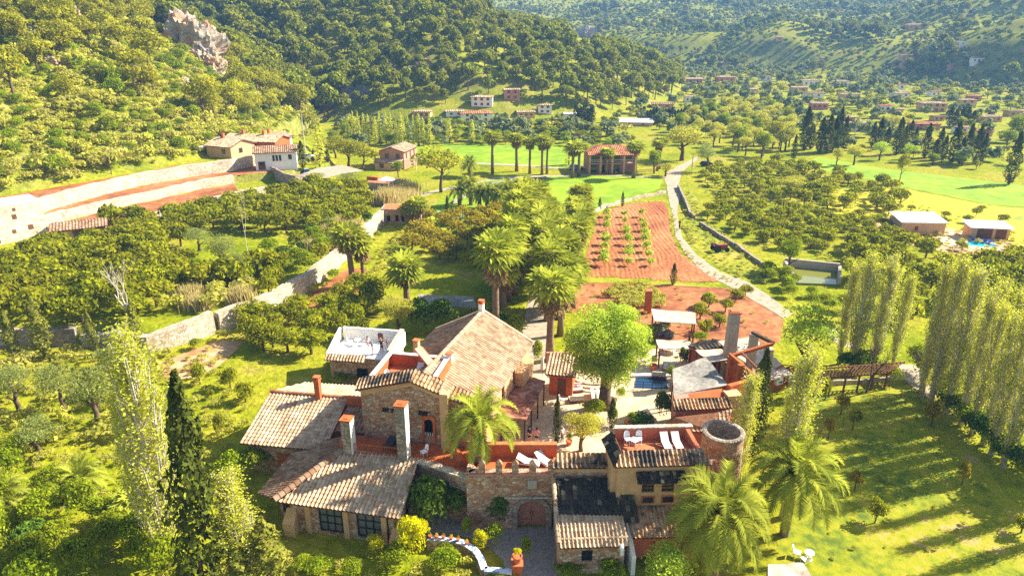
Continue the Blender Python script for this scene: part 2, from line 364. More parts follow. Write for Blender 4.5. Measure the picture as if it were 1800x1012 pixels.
M['meadow'] = noisy('fresh_green_meadow', [(.3, lin('6c880a')), (.5, lin('7f9a0c')), (.7, lin('92a414'))], .35, 6, bmp=.6, bscale=2.5, scale2=.05)
M['lawn'] = noisy('patchy_lawn', [(.26, lin('56671a')), (.4, lin('778010')), (.52, lin('909012')), (.63, lin('9c931e')), (.74, lin('ab9558'))], 1.1, 8, bmp=.8, bscale=7, scale2=.13)
M['yellowfield'] = noisy('yellow_flower_field', [(.28, lin('808c1e')), (.45, lin('b2a71b')), (.7, lin('cbb919'))], .6, 6, bmp=.5, bscale=4, scale2=.1)
M['red_soil'] = noisy('red_clay_soil', [(.28, lin('7d4829')), (.5, lin('9f6239')), (.72, lin('b58052'))], .8, 7, bmp=.7, bscale=3.5, scale2=.12)
M['track'] = noisy('pale_gravel_track', [(.3, lin('917e65')), (.5, lin('a7967d')), (.7, lin('b6a791'))], 1.2, 6, bmp=.4, bscale=7)
M['gravel'] = noisy('grey_gravel_drive', [(.3, lin('8d8174')), (.6, lin('a89c8c')), (.8, lin('b8aa98'))], 3, 6, bmp=.5, bscale=16)
M['paving'] = noisy('cream_stone_paving', [(.3, lin('b89a74')), (.55, lin('cfb692')), (.75, lin('dcc8a6'))], .7, 7, bmp=.2)
M['tan_soil'] = noisy('tan_bare_soil', [(.3, lin('9c7248')), (.5, lin('b98f62')), (.7, lin('cdab80'))], .7, 6, bmp=.6, bscale=4, scale2=.15)
def sheet(name, pts, mk, order=1, z=0.0, label=None, world=False):
    P = pts if world else px_poly(pts, z)
    bm = bmesh.new(); vs = [bm.verts.new((x, y, z+.012*order)) for x, y in P]; f = bm.faces.new(vs); bm.normal_update()
    if f.normal.z < 0: f.normal_flip()
    bmesh.ops.triangulate(bm, faces=[f], quad_method='BEAUTY', ngon_method='EAR_CLIP'); bm.normal_update()
    if sum(q.normal.z for q in bm.faces) < 0: bmesh.ops.reverse_faces(bm, faces=bm.faces[:])
    me = bpy.data.meshes.new(name); bm.to_mesh(me); bm.free(); me.materials.append(M[mk])
    return tag(link(name, me), label, kind='structure')
def ragged(pts, amp=2.0, step=9):           # wobble an outline so field edges are not ruled
    out = []
    for i, a in enumerate(pts):
        b = pts[(i+1) % len(pts)]; n = max(1, int(math.hypot(b[0]-a[0], b[1]-a[1])/step))
        for k in range(n):
            t = k/n; out.append((a[0]+(b[0]-a[0])*t+random.uniform(-amp, amp)*.6, a[1]+(b[1]-a[1])*t+random.uniform(-amp, amp)*.3))
    return out
sheet('meadow', ragged([(690, 398), (790, 345), (845, 318), (930, 308), (1080, 310), (1165, 316), (1160, 332), (1060, 362), (1035, 378), (960, 402), (820, 410)]), 'meadow', 1, label='bright green meadow behind the palm avenue')
sheet('meadow', ragged([(690, 253.5), (800, 253), (1010, 255), (1085, 262), (1020, 292), (940, 292), (830, 285), (740, 277)], 1), 'meadow', 1, label='far green meadow below the poplar row')
sheet('meadow', ragged([(1400, 292), (1440, 276), (1560, 298), (1700, 314), (1800, 326), (1830, 366), (1740, 360), (1600, 331), (1500, 309)], 1.5), 'meadow', 1, label='long green field beside the cypress row')
sheet('path', [(832, 285.5), (930, 290), (1012, 297), (1012, 299.5), (930, 293), (832, 288.5)], 'track', 3)
sheet('path', [(700, 352), (760, 335), (830, 322), (880, 310), (1050, 307), (1170, 311), (1170, 313), (1050, 309), (882, 313), (832, 325), (765, 339), (712, 356)], 'track', 3)
sheet('yellow_field', ragged([(1470, 330), (1600, 334), (1740, 362), (1830, 368), (1850, 470), (1760, 440), (1660, 400), (1540, 385), (1440, 380)], 2), 'yellowfield', 1, label='yellow flowering field by the farm shed')
sheet('lawn', ragged([(1390, 700), (1440, 672), (1600, 676), (1650, 690), (1690, 760), (1760, 860), (1900, 960), (1900, 1110), (1320, 1110), (1365, 960), (1395, 820)], 4), 'lawn', 1, label='sunlit lawn striped by long tree shadows')
sheet('soil', ragged([(1010, 500), (1060, 494), (1180, 498), (1290, 508), (1330, 530), (1378, 562), (1372, 600), (1300, 625), (1180, 612), (1150, 590), (1140, 570), (990, 545)], 3), 'red_soil', 1)
sheet('grass_verge', ragged([(1020, 489), (1150, 496), (1262, 503), (1262, 506), (1150, 500), (1015, 496)], .8, 6), 'lawn', 3)
sheet('track', ragged([(1172, 326), (1192, 326), (1196, 345), (1190, 370), (1193, 395), (1200, 418), (1224, 447), (1265, 478), (1312, 495), (1352, 520), (1394, 552), (1378, 560), (1340, 537), (1290, 508), (1240, 482), (1206, 448), (1186, 414), (1184, 385), (1176, 355)], 1.2, 8), 'track', 4, label='pale gravel track winding past the red field')
sheet('track', [(1172, 326), (1168, 316), (1176, 300), (1200, 288), (1225, 276), (1232, 277), (1212, 291), (1198, 304), (1193, 326)], 'track', 4)
sheet('grass_bank', ragged([(1212, 330), (1226, 352), (1240, 388), (1290, 428), (1350, 470), (1345, 500), (1270, 476), (1216, 430), (1200, 400), (1200, 370)], 2), 'lawn', 2)
sheet('soil', ragged([(540, 521), (575, 497), (603, 474), (640, 470), (660, 500), (600, 525), (560, 540), (520, 545)], 2), 'red_soil', 1)
sheet('soil', ragged([(275, 640), (330, 618), (380, 598), (430, 600), (390, 640), (340, 665), (290, 668)], 3), 'tan_soil', 1)
sheet('soil', ragged([(1520, 395), (1570, 380), (1690, 405), (1790, 430), (1740, 460), (1600, 430)], 3), 'tan_soil', 2)
sheet('courtyard', [(868, 790), (880, 700), (905, 640), (960, 640), (1080, 625), (1215, 600), (1260, 640), (1190, 660), (1190, 700), (1170, 770), (1060, 815), (900, 850)], 'paving', 2, label='cream paved courtyard around the big tree')
sheet('drive', ragged([(895, 926), (975, 926), (990, 1000), (1015, 1110), (905, 1110), (885, 985), (845, 950), (800, 940), (750, 935), (735, 900), (800, 890), (890, 905)], 1.5), 'gravel', 2, label='grey gravel drive to the arched gate')
sheet('path', ([(900, 650), (960, 650), (968, 580), (966, 530), (958, 490), (950, 462), (938, 462), (935, 500), (926, 540), (916, 590)]), 'track', 3)
sheet('path', ([(1578, 640), (1604, 640), (1634, 660), (1652, 690), (1640, 704), (1615, 690), (1592, 670)]), 'track', 3)
sheet('path', ([(1450, 566), (1480, 580), (1500, 610), (1480, 612), (1455, 590)]), 'track', 3)
def strip(lo, hi, z, inset=.9):             # soil of a terrace: from just behind its wall to the foot of the next rise
    def res(P, n):
        P = np.array(P, float); d = np.r_[0, np.cumsum(np.hypot(*np.diff(P, axis=0).T))]; t = np.linspace(0, d[-1], n); return np.stack([np.interp(t, d, P[:, 0]), np.interp(t, d, P[:, 1])], 1)
    n = 40; a, b = res(lo, n), res(hi, n); w = b-a; l = np.hypot(w[:, 0], w[:, 1])[:, None]; w = w/l
    k1 = inset+.25*np.sin(np.arange(n)*1.7)[:, None]; a2 = a+w*k1; b2 = b-w*np.minimum(l*.3, 1.0+.6*np.sin(np.arange(n)*.9+1)[:, None])
    me = bpy.data.meshes.new('terrace_soil'); me.from_pydata([(x, y, z+.03) for x, y in np.concatenate([a2, b2])], [], [(i, i+1, n+i+1, n+i) for i in range(n-1)]); me.materials.append(M['red_soil']); me.update()
    if me.polygons[0].normal.z < 0: me.flip_normals()
    tag(link('terrace_soil', me), kind='structure')
strip(T1_EDGE[:-1], HILL_FOOT[1:5], 7.2); strip(T2_EDGE[:-1], T1_EDGE[1:-1]+[(-60, 178)], 4.9); strip(T3_EDGE[:-2], T2_EDGE[:-2], 3.3)
sheet('parking', ragged([(520, 312), (555, 296), (600, 290), (640, 300), (600, 306), (560, 316)], 1), 'track', 2, 4.9)
# ploughed red field: real furrows, bending to the track at their near end
FIELD = px_poly(ragged([(1046, 382), (1075, 366), (1110, 357), (1168, 353), (1176, 372), (1180, 410), (1196, 444), (1235, 474), (1268, 494), (1255, 499), (1150, 493), (1020, 486), (1024, 460), (1038, 420)], 1.5))
fa = np.array(FIELD); x0, x1, y0, y1 = fa[:, 0].min(), fa[:, 0].max(), fa[:, 1].min(), fa[:, 1].max()
fx = np.arange(x0, x1, .16); fy = np.arange(y0, y1, .8); FX, FY = np.meshgrid(fx, fy)
sdv = poly_sd(FX, FY, FIELD)
bend = np.where(FY < y0+16, ((y0+16-FY)/16)**2*5.0*np.clip((FX-x0-8)/14, 0, 1), 0)
ph = (FX-.0*FY+bend*1.6+.35*np.sin(FY*.21)+.25*np.sin(FY*.07+2)+.12*wav(FX, FY, 5))/.8
rowmod = .75+.25*np.sin(np.floor(ph)*2.7)
FZ = .06+.06*np.sin(2*PI*ph)*rowmod+.05*wav(FX, FY, 1.3, 1.)+.03*RNG.normal(size=FX.shape)
FZ = np.where(sdv < .8, FZ*np.clip(sdv/.8, 0, 1), FZ)
ids = np.arange(FX.size).reshape(FX.shape); ok = (sdv > 0)
q = ok[:-1, :-1] & ok[1:, :-1] & ok[:-1, 1:] & ok[1:, 1:]
fq = np.stack([ids[:-1, :-1], ids[:-1, 1:], ids[1:, 1:], ids[1:, :-1]], -1)[q]
me = bpy.data.meshes.new('ploughed_field'); me.from_pydata(np.stack([FX, FY, FZ+.02], -1).reshape(-1, 3).tolist(), [], fq.tolist())
M['plough'] = noisy('ploughed_red_earth', [(.28, lin('8a4c2a')), (.5, lin('a8663a')), (.72, lin('bd8150'))], 1.4, 6, bmp=.7, bscale=6, scale2=.1)
me.materials.append(M['plough']); me.polygons.foreach_set('use_smooth', [True]*len(me.polygons))
tag(link('ploughed_field', me), 'red ploughed field with curving furrows', kind='structure')
# ================================================================ BUILDING PIECES
def clip_y(poly, x):                        # lower and upper y of a convex plan polygon at x
    ys = []
    n = len(poly)
    for i in range(n):
        (ax, ay), (bx, by) = poly[i], poly[(i+1) % n]
        if abs(ax-bx) < 1e-9:
            if abs(ax-x) < 1e-6: ys += [ay, by]
        elif min(ax, bx)-1e-6 <= x <= max(ax, bx)+1e-6: ys.append(ay+(by-ay)*(x-ax)/(bx-ax))
    return (min(ys), max(ys)) if ys else None
def tile_slope(mb, pts, sp=.42, course=.45, amp=.075, thick=.10, m=0, und=1):
    """barrel tiles on a planar convex slope; pts[0]->pts[1] is the eave, left to right seen from outside"""
    P = [Vector(p) for p in pts]; e = (P[1]-P[0]).normalized()
    nrm = None
    for k in range(2, len(P)):
        c = e.cross(P[k]-P[0])
        if c.length > 1e-3: nrm = c.normalized(); break
    s = nrm.cross(e)
    q = [((p-P[0]).dot(e), (p-P[0]).dot(s)) for p in P]
    xs = [a for a, b in q]; xa, xb = min(xs), max(xs); nr = max(1, round((xb-xa)/sp)); sub = 8
    cols = [xa+(xb-xa)*i/(nr*sub) for i in range(nr*sub+1)]
    ymin, ymax = min(b for a, b in q), max(b for a, b in q); nc = max(1, math.ceil((ymax-ymin)/course))
    ph = random.random()*50; jit = [[random.uniform(-.02, .02) for _ in range(nc+1)] for _ in range(nr+1)]
    rows = []
    for j in range(nc):
        rows += [(ymin+j*course, .035, j), (ymin+(j+1)*course-.005, 0.0, j)]
    grid = {}; vs = []; uvs = []
    for i, x in enumerate(cols):
        cl = clip_y(q, min(max(x, xa+1e-5), xb-1e-5))
        if cl is None: continue
        f = (i % sub)/sub; h = amp*(math.sin(2*PI*f)*(1.0 if f < .5 else .45)+.45)
        for j, (y, lift, c) in enumerate(rows):
            yy = min(max(y, cl[0]), cl[1]); k = min(i//sub, nr-1)
            p = P[0]+e*x+s*(yy+jit[k][min(c, nc)]*(0 < j))+nrm*(h+lift+.01*math.sin(x*.9+ph)+.012*math.sin(yy*1.3+ph))
            grid[i, j] = len(vs); vs.append(p); uvs.append((k+.5+ph, c+.5))
    fs = []
    uvf = []
    for i in range(len(cols)-1):
        cl = clip_y(q, (cols[i]+cols[i+1])/2)
        for j in range(len(rows)-1):
            if (i, j) not in grid or (i+1, j) not in grid: continue
            if rows[j][0] >= cl[1]-1e-4 or rows[j+1][0] <= cl[0]+1e-4: continue
            fs.append((grid[i, j], grid[i+1, j], grid[i+1, j+1], grid[i, j+1]))
            k = i//sub; c = rows[j+1][2]; uvf.append([(k+.5+ph, c+.5)]*4)
    o = len(mb.v); mb.v += [tuple(p) for p in vs]
    for f, u in zip(fs, uvf):
        mb.f.append(tuple(o+a for a in f)); mb.m.append(m); mb.t.append(.5); mb.uv.append(u)
    lo = [p-nrm*thick for p in P]; hi = [p+nrm*.005 for p in P]; n = len(P)
    mb.add(hi+lo, [tuple(range(2*n-1, n-1, -1))]+[(i, n+i, n+(i+1) % n, (i+1) % n) for i in range(n)], und)
    return mb
def ridge(mb, a, b, r=.16, m=0):            # half-round ridge tiles
    a, b = Vector(a), Vector(b); n = max(2, int((b-a).length/.45)); pts = [a.lerp(b, i/n) for i in range(n+1)]
    ph = random.random()*50
    d = (b-a).normalized(); sd_ = d.cross(Vector((0, 0, 1))).normalized(); up = sd_.cross(d)
    for i in range(n):
        p, q = pts[i], pts[i+1]; K = 6
        vs = [pp+sd_*rr*math.cos(PI*k/K)*1.1+up*rr*math.sin(PI*k/K) for pp, rr in ((p, r*1.08), (q, r*.94)) for k in range(K+1)]
        mb.add(vs, [(k, k+1, K+2+k, K+1+k) for k in range(K)], m, [(ph, i+.5)]*(2*K+2))
def wall_open(mb, a, b, z0, z1, holes, th=.4, m=0, inside=None):
    """upright wall from a to b (plan points; its face looks to the right of a->b ... towards the camera), with rectangular or arched holes
    holes: (centre along, width, sill z, head z, arched)"""
    a, b = Vector((*a, 0)), Vector((*b, 0)); ln = (b-a).length; e = (b-a)/ln; nrm = Vector((e.y, -e.x, 0))
    xs = [0.0]; spans = []
    for cx, w, s0, h0, ar in sorted(holes):
        spans.append((cx-w/2, cx+w/2, s0, h0, ar)); 
    def P(x, z, back=0): return a+e*x+Vector((0, 0, z))-nrm*th*back
    def quad(x0, z0_, x1, z1_, z0b=None, z1b=None):
        z0b = z0_ if z0b is None else z0b; z1b = z1_ if z1b is None else z1b
        for bk in (0, 1):
            vs = [P(x0, z0_, bk), P(x1, z0b, bk), P(x1, z1b, bk), P(x0, z1_, bk)]
            mb.add(vs, [(0, 1, 2, 3) if not bk else (3, 2, 1, 0)], m)
    def rev(x0, za, x1, zb): mb.add([P(x0, za), P(x1, zb), P(x1, zb, 1), P(x0, za, 1)], [(0, 1, 2, 3)], m)
    zt = z1 if callable(z1) else (lambda x: z1)
    x = 0.0
    for l, r, s0, h0, ar in spans:
        quad(x, z0, l, zt(x), None, zt(l)) if l > x else None
        if s0 > z0: quad(l, z0, r, s0); rev(l, s0, r, s0)
        rev(l, s0, l, h0-(r-l)/2 if ar else h0); rev(r, h0-(r-l)/2 if ar else h0, r, s0)
        K = 10 if ar else 1; rad = (r-l)/2
        for k in range(K):
            xa, xb = l+(r-l)*k/K, l+(r-l)*(k+1)/K
            za = h0-rad+math.sqrt(max(rad*rad-(xa-l-rad)**2, 0)) if ar else h0
            zb = h0-rad+math.sqrt(max(rad*rad-(xb-l-rad)**2, 0)) if ar else h0
            quad(xa, za, xb, zt(xa), zb, zt(xb)); rev(xb, zb, xa, za)
        x = r
    quad(x, z0, ln, zt(x), None, zt(ln))
    rev(0, z0, 0, zt(0)); rev(ln, zt(ln), ln, z0)
    n = 12
    for k in range(n): xa, xb = ln*k/n, ln*(k+1)/n; mb.add([P(xa, zt(xa)), P(xb, zt(xb)), P(xb, zt(xb), 1), P(xa, zt(xa), 1)], [(0, 1, 2, 3)], m)
    return e, nrm
def pane_window(parent, a, b, cx, w, s0, h0, frame='iron', glass='glass', cols=2, rws=2, inset=.12, name='window', bar=.06, label=None):
    """a framed window set back in a wall hole (wall from a to b as in wall_open): frame part, pane sub-part"""
    a, b = Vector((*a, 0)), Vector((*b, 0)); e = (b-a).normalized(); nrm = Vector((e.y, -e.x, 0))
    def P(x, z, o=0): return a+e*x+Vector((0, 0, z))-nrm*(inset+o)
    f = MB(); l, r = cx-w/2, cx+w/2
    for i in range(cols+1):
        x = l+bar/2+(w-bar)*i/cols; f.bar(P(x, s0), P(x, h0), bar, bar)
    for j in range(rws+1):
        z = s0+bar/2+(h0-s0-bar)*j/rws; f.bar(P(l, z, .004), P(r, z, .004), bar*.9, bar*.9)
    fo = part(name, f, M[frame], parent, label)
    g = MB(); g.add([P(l+.01, s0+.01, .05), P(r-.01, s0+.01, .05), P(r-.01, h0-.01, .05), P(l+.01, h0-.01, .05), P(l+.01, s0+.01, .08), P(r-.01, s0+.01, .08), P(r-.01, h0-.01, .08), P(l+.01, h0-.01, .08)],
                    [(0, 1, 2, 3), (7, 6, 5, 4), (0, 4, 5, 1), (1, 5, 6, 2), (2, 6, 7, 3), (3, 7, 4, 0)])
    part('pane', g, M[glass], fo)
    return fo
def coping(mb, a, b, w=.3, h=.1, m=0): mb.bar(a, b, w, h, m)
def chimney_stack(parent, x, y, z0, z1, w, mk, capk='clay', rz=0, name='chimney', pots=True):
    c = MB().box((x, y, (z0+z1)/2), (w, w, z1-z0), rz); o = part(name, c, M[mk], parent)
    k = MB(); k.box((x, y, z1+.05), (w*1.25, w*1.25, .1), rz)
    if pots:
        for dx in (-1, 1):
            for dy in (-1, 1): k.box((x+dx*w*.4*math.cos(rz)-dy*w*.4*math.sin(rz), y+dx*w*.4*math.sin(rz)+dy*w*.4*math.cos(rz), z1+.2), (.12, .12, .2), rz)
        k.box((x, y, z1+.35), (w*1.15, w*1.15, .09), rz)
    part('chimney_cap', k, M[capk], o); return o

M['salmon_door'] = noisy('faded_pink_planks', [(.3, lin('96604a')), (.7, lin('bd8468'))], 4, bmp=.3)
# ================================================================ THE ESTATE
# ---- glazed pavilion in front
fa_ = Frame(-17.9, 43.3, -11.4)
pv = thing('glazed_pavilion', fa_.p(4.5, 2.5), 'low stone pavilion with hipped tiled roof and two big gridded windows below the twin chimneys', 'building')
rf = MB()
tile_slope(rf, [fa_.p(-.1, 0, 2.9), fa_.p(9.75, 0, 2.9), fa_.p(9.55, 5.4, 4.55), fa_.p(3.0, 5.4, 4.55)], .33, .42)
rfo = part('roof', rf, [M['tile'], M['wood']], pv)
r2 = MB(); tile_slope(r2, [fa_.p(-2.6, 8.0, 2.45), fa_.p(-2.6, 1.2, 2.45), fa_.p(-.75, .15, 3.05), fa_.p(2.95, 5.4, 4.5), fa_.p(2.95, 8.0, 4.5)], .33, .42)
part('side_roof', r2, [M['tile_brown'], M['wood']], pv)
rd = MB(); ridge(rd, fa_.p(-.5, .1, 3.0), fa_.p(3.05, 5.3, 4.62), .26); part('hip_ridge', rd, [M['tile_brown']], pv)
w = MB(); A_, B_ = fa_.p2(.55, .5), fa_.p2(9.35, .5)
wall_open(w, A_, B_, 0, 2.95, [(3.55, 2.5, .25, 2.5, 0), (6.75, 2.6, .15, 2.5, 0)], .35)
wall_open(w, fa_.p2(9.35, .5), fa_.p2(9.35, 5.3), 0, lambda x: 2.95+x*.3, [(2.4, 1.5, 0, 2.5, 1)], .35)
wall_open(w, fa_.p2(-1.2, 1.8), fa_.p2(.5, .75), 0, 2.9, [(1.05, 1.2, .6, 2.4, 0)], .3)
wall_open(w, fa_.p2(-1.3, 8), fa_.p2(-1.3, 2.0), 0, 2.6, [], .3)
part('wall', w, M['stone'], pv)
for cx, ww, lab in ((3.55, 2.5, None), (6.75, 2.6, None)):
    pane_window(pv, A_, B_, cx, ww, .3, 2.5, 'iron', 'curtain', 4, 3, .15, bar=.07)
pane_window(pv, fa_.p2(-1.2, 1.8), fa_.p2(.5, .75), 1.05, 1.2, .6, 2.4, 'iron', 'curtain', 3, 2, .12, bar=.06)
for x, hh, d in ((.25, 2.1, .8), (8.9, 1.6, .6)):
    bt = MB(); p = [fa_.p2(x, .5), fa_.p2(x+.8, .5), fa_.p2(x+.9, .5-d), fa_.p2(x-.1, .5-d)]
    bt.prism(p, 0, [hh, hh, hh*.55, hh*.55]); part('buttress', bt, M['cream'], pv)
for x in (2.0, 5.15, 8.25): part('pier', MB().box(fa_.p(x, .44, 1.4), (.42, .16, 2.8), fa_.a), M['cream'], pv)

# ---- terrace house: stone facade with a tiled gable coping, balcony in front, roof terrace behind
fc = Frame(-12.7, 50.4, -11.5)
th = thing('terrace_house', fc.p(5, 1), 'stone terrace house with low gabled tile coping, arched window and orange balcony', 'building')
gz = lambda x: 9.0+min(x/4.6, 1)*1.35 if x < 4.6 else 10.35-(x-4.6)/5.4*2.0
w = MB(); wall_open(w, fc.p2(0, 0), fc.p2(10.1, 0), 0, lambda x: gz(x)-.45, [(5.85, .85, 5.0, 6.6, 1)], .45)
part('stone_wall', w, M['stone'], th)
w = MB()                                     # plaster band under the coping, bent like it
n = 16
for k in range(n):
    xa, xb = 10.1*k/n, 10.1*(k+1)/n
    vs = [fc.p(xa, -.05, gz(xa)-.75), fc.p(xb, -.05, gz(xb)-.75), fc.p(xb, -.05, gz(xb)-.05), fc.p(xa, -.05, gz(xa)-.05), fc.p(xa, .5, gz(xa)-.05), fc.p(xb, .5, gz(xb)-.05), fc.p(xa, .0, gz(xa)-.75), fc.p(xb, .0, gz(xb)-.75)]
    w.add(vs, [(0, 1, 2, 3), (3, 2, 5, 4), (6, 7, 1, 0)])
part('cornice', w, M['cream'], th)
w = MB()
for xa, xb in ((-.3, 4.6), (4.6, 7.15), (7.75, 10.4)):
    za, zb = gz(max(xa, 0))+.0, gz(min(xb, 10.1))
    tile_slope(w, [fc.p(xa, -.42, za-.12), fc.p(xb, -.42, zb-.12), fc.p(xb, .85, zb+.4), fc.p(xa, .85, za+.4)], .33, .45, .09)
part('tile_coping', w, [M['tile_patch'], M['wood']], th)
w = MB().box(fc.p(7.45, -.3, 6.9), (.7, .7, 5.2), fc.a); part('pilaster', w, M['cream'], th)
w = MB()
for x0, x1, y0, y1, z0, z1 in ((5.3, 5.5, -.12, .0, 4.4, 6.9), (6.25, 6.45, -.12, 0, 4.4, 6.9)): w.prism([fc.p2(x0, y0), fc.p2(x1, y0), fc.p2(x1, y1), fc.p2(x0, y1)], z0, z1)
w.prism([fc.p2(5.5, -.12), fc.p2(6.25, -.12), fc.p2(6.25, 0), fc.p2(5.5, 0)], 6.75, 7.05); part('window_surround', w, M['orange'], th)
g = MB(); g.prism([fc.p2(5.4, .2), fc.p2(6.3, .2), fc.p2(6.3, .3), fc.p2(5.4, .3)], 4.9, 6.7); wo_ = part('window', g, M['black'], th)
g = MB()
for k in range(4): g.lathe(fc.p(5.55+.2*k, .05, 5.0), [(.03, 0), (.06, .1), (.03, .2), (.05, .32)], 6)
part('baluster_rail', g, M['whitepaint'], wo_)
for x, y in ((5.6, 7.25), (2.4, 7.2)):
    g = MB(); tile_slope(g, [fc.p(x-.5, -.35, y-.1), fc.p(x+.5, -.35, y-.1), fc.p(x+.5, 0, y+.08), fc.p(x-.5, 0, y+.08)], .2, .3, .05, .04); part('window_hood', g, [M['tile_moss'], M['wood']], th)
# body behind and its roof terrace
w = MB(); w.prism([fc.p2(0, .45), fc.p2(10, .45), fc.p2(10, 3.2), fc.p2(5.6, 3.2), fc.p2(5.6, 7.2), fc.p2(0, 7.2)], 0, 7.55); part('rear_block', w, M['salmon'], th)
w = MB()
wall_open(w, fc.p2(0, 7.2), fc.p2(0, .6), 7.4, 8.75, [], -.3); wall_open(w, fc.p2(0, 6.9), fc.p2(5.6, 6.9), 7.55, 8.75, [], .3); wall_open(w, fc.p2(5.6, 7), fc.p2(5.6, 3.4), 7.55, 8.75, [], .3)
part('parapet', w, M['orange'], th)
w = MB()
coping(w, fc.p(-.0, 7.35, 8.8), fc.p(-.0, .6, 8.8), .42, .09); coping(w, fc.p(-.2, 7.05, 8.81), fc.p(5.7, 7.05, 8.81), .4, .09); coping(w, fc.p(5.45, 7.2, 8.79), fc.p(5.45, 3.4, 8.79), .4, .09)
part('parapet_coping', w, M['white'], th)
w = MB().prism([fc.p2(.3, .6), fc.p2(5.3, .6), fc.p2(5.3, 6.85), fc.p2(.3, 6.85)], 7.56, 7.62); part('roof_floor', w, M['terracotta'], th)
# balcony in front (flat roof of the rooms below)
bl = [(-14.2, 47.7), (-7.55, 46.55), (-3.3, 44.6), (-2.6, 48.2), (-12.75, 50.35), (-14.0, 50.6)]
w = MB().prism(bl, 0, 4.25); part('balcony_base', w, M['stone'], th)
w = MB().prism([(-14.15, 47.75), (-7.5, 46.7), (-3.25, 44.8), (-2.7, 48.15), (-12.7, 50.3), (-13.95, 50.5)], 4.25, 4.33); part('balcony_floor', w, M['orange'], th)
w = MB(); coping(w, (-14.2, 47.62, 4.36), (-7.5, 46.5, 4.36), .34, .2); part('balcony_edge', w, M['orange'], th)
w = MB()
ra, rb = Vector((-12.9, 47.55, 4.45)), Vector((-9.2, 46.95, 4.45))
for z in (.1, .9): w.bar(ra+Vector((0, 0, z)), rb+Vector((0, 0, z)), .07, .07)
for k in range(27): p = ra.lerp(rb, k/26); w.tube([p, p+Vector((0, 0, .9))], .02, 5)
part('balcony_railing', w, M['wood_orange'], th)
w = MB(); wall_open(w, (-14.3, 50.5), (-14.2, 47.9), 4.2, 5.25, [], .25); part('balcony_parapet', w, M['salmon'], th)
# masonry chimneys standing on the balcony edge: white right side, orange cap
for x, y, z1, ww in ((-13.35, 47.75, 7.55, .78), (-8.75, 46.95, 9.35, .8)):
    c = MB().box((x, y, (4.3+z1)/2), (ww, ww, z1-4.3), R(-11)); o = part('chimney', c, M['stone_grey'], th)
    k = MB().box((x+math.cos(R(-11))*(ww/2+.02), y+math.sin(R(-11))*(ww/2+.02), (4.3+z1)/2), (.05, ww+.02, z1-4.3), R(-11)); part('white_side', k, M['white'], o)
    k = MB().box((x, y, z1+.06), (ww+.16, ww+.16, .12), R(-11)); k.box((x, y, z1+.14), (.4, .4, .06), R(-11)); part('chimney_cap', k, M['orange'], o)
w = MB(); wall_open(w, (-7.5, 46.4), (-3.4, 44.3), 0, 4.5, [(.9, .9, 1.2, 2.6, 1)], .5); wall_open(w, (-3.2, 44.6), (-2.6, 48.0), 4.3, 5.2, [], .3); part('stone_wall', w, M['stone'], th)
w = MB(); coping(w, (-7.55, 46.35, 4.55), (-3.35, 44.2, 4.55), .55, .1); coping(w, (-7.3, 46.22, 3.3), (-3.6, 44.3, 3.3), .16, .12); part('wall_coping', w, M['stone_pale'], th)
w = MB(); w.box((-4.4, 46.6, 4.9), (1.6, .25, 1.1), R(-60)); part('balcony_parapet', w, M['orange'], th)

# ---- main house: long gabled roof running away from the camera
fm = Frame(-3.05, 50.8, -17.8)
mh = thing('main_house', fm.p(-5, 7), 'long main house with big gabled clay roof and ochre side wall in the sun', 'building')
EV, RG, LEN = 5.9, 8.75, 15.6
w = MB()
wall_open(w, fm.p2(0, 0), fm.p2(0, LEN), 0, EV, [(3.2, .8, 3.4, 5.0, 0), (7.2, .9, 3.2, 5.1, 0), (10.6, .8, 3.4, 5.0, 0), (4.8, 1.1, 0, 2.3, 0), (8.8, 1.1, 0, 2.3, 0)], .5)
wall_open(w, fm.p2(-10.2, LEN-.5), fm.p2(-.5, LEN-.5), 0, lambda x: EV+(RG-EV)*(1-abs(x-4.85)/4.85)-.1, [], -.5)
wall_open(w, fm.p2(-10.2, .5), fm.p2(-.5, .5), 0, lambda x: EV+(RG-EV)*(1-abs(x-4.85)/4.85)-.1, [], .5)
wall_open(w, fm.p2(-10.2, LEN), fm.p2(-10.2, 0), 0, EV, [], .5)
part('wall', w, M['cream'], mh)
for cx, s0, h0, ww in ((3.2, 3.4, 5.0, .8), (7.2, 3.2, 5.1, .9), (10.6, 3.4, 5.0, .8)): pane_window(mh, fm.p2(0, 0), fm.p2(0, LEN), cx, ww, s0, h0, 'wood', 'glass', 2, 2, .2)
for cx in (4.8, 8.8):
    d = MB().prism([fm.p2(-.2, cx-.55), fm.p2(-.2, cx+.55), fm.p2(-.28, cx+.55), fm.p2(-.28, cx-.55)], 0, 2.3); part('door', d, M['wood'], mh)
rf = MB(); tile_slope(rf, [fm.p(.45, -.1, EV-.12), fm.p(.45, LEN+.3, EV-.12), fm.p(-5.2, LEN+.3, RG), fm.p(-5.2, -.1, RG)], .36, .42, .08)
part('roof', rf, [M['tile'], M['wood']], mh, 'pale tiled east slope of the roof')
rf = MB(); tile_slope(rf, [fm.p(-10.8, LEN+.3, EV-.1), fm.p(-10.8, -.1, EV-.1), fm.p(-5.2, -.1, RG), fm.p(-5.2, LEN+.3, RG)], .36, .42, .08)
part('roof', rf, [M['tile_brown'], M['wood']], mh, 'brown tiled west slope of the roof')  # west slope has the browner tile, east slope the paler one
rd = MB(); ridge(rd, fm.p(-5.2, -.1, RG+.03), fm.p(-5.2, LEN+.3, RG+.03), .2); coping(rd, fm.p(.45, LEN+.3, EV-.02), fm.p(-5.2, LEN+.3, RG+.1), .3, .12); coping(rd, fm.p(-10.8, LEN+.3, EV), fm.p(-5.2, LEN+.3, RG+.1), .3, .12)
part('ridge_tiles', rd, [M['tile']], mh)
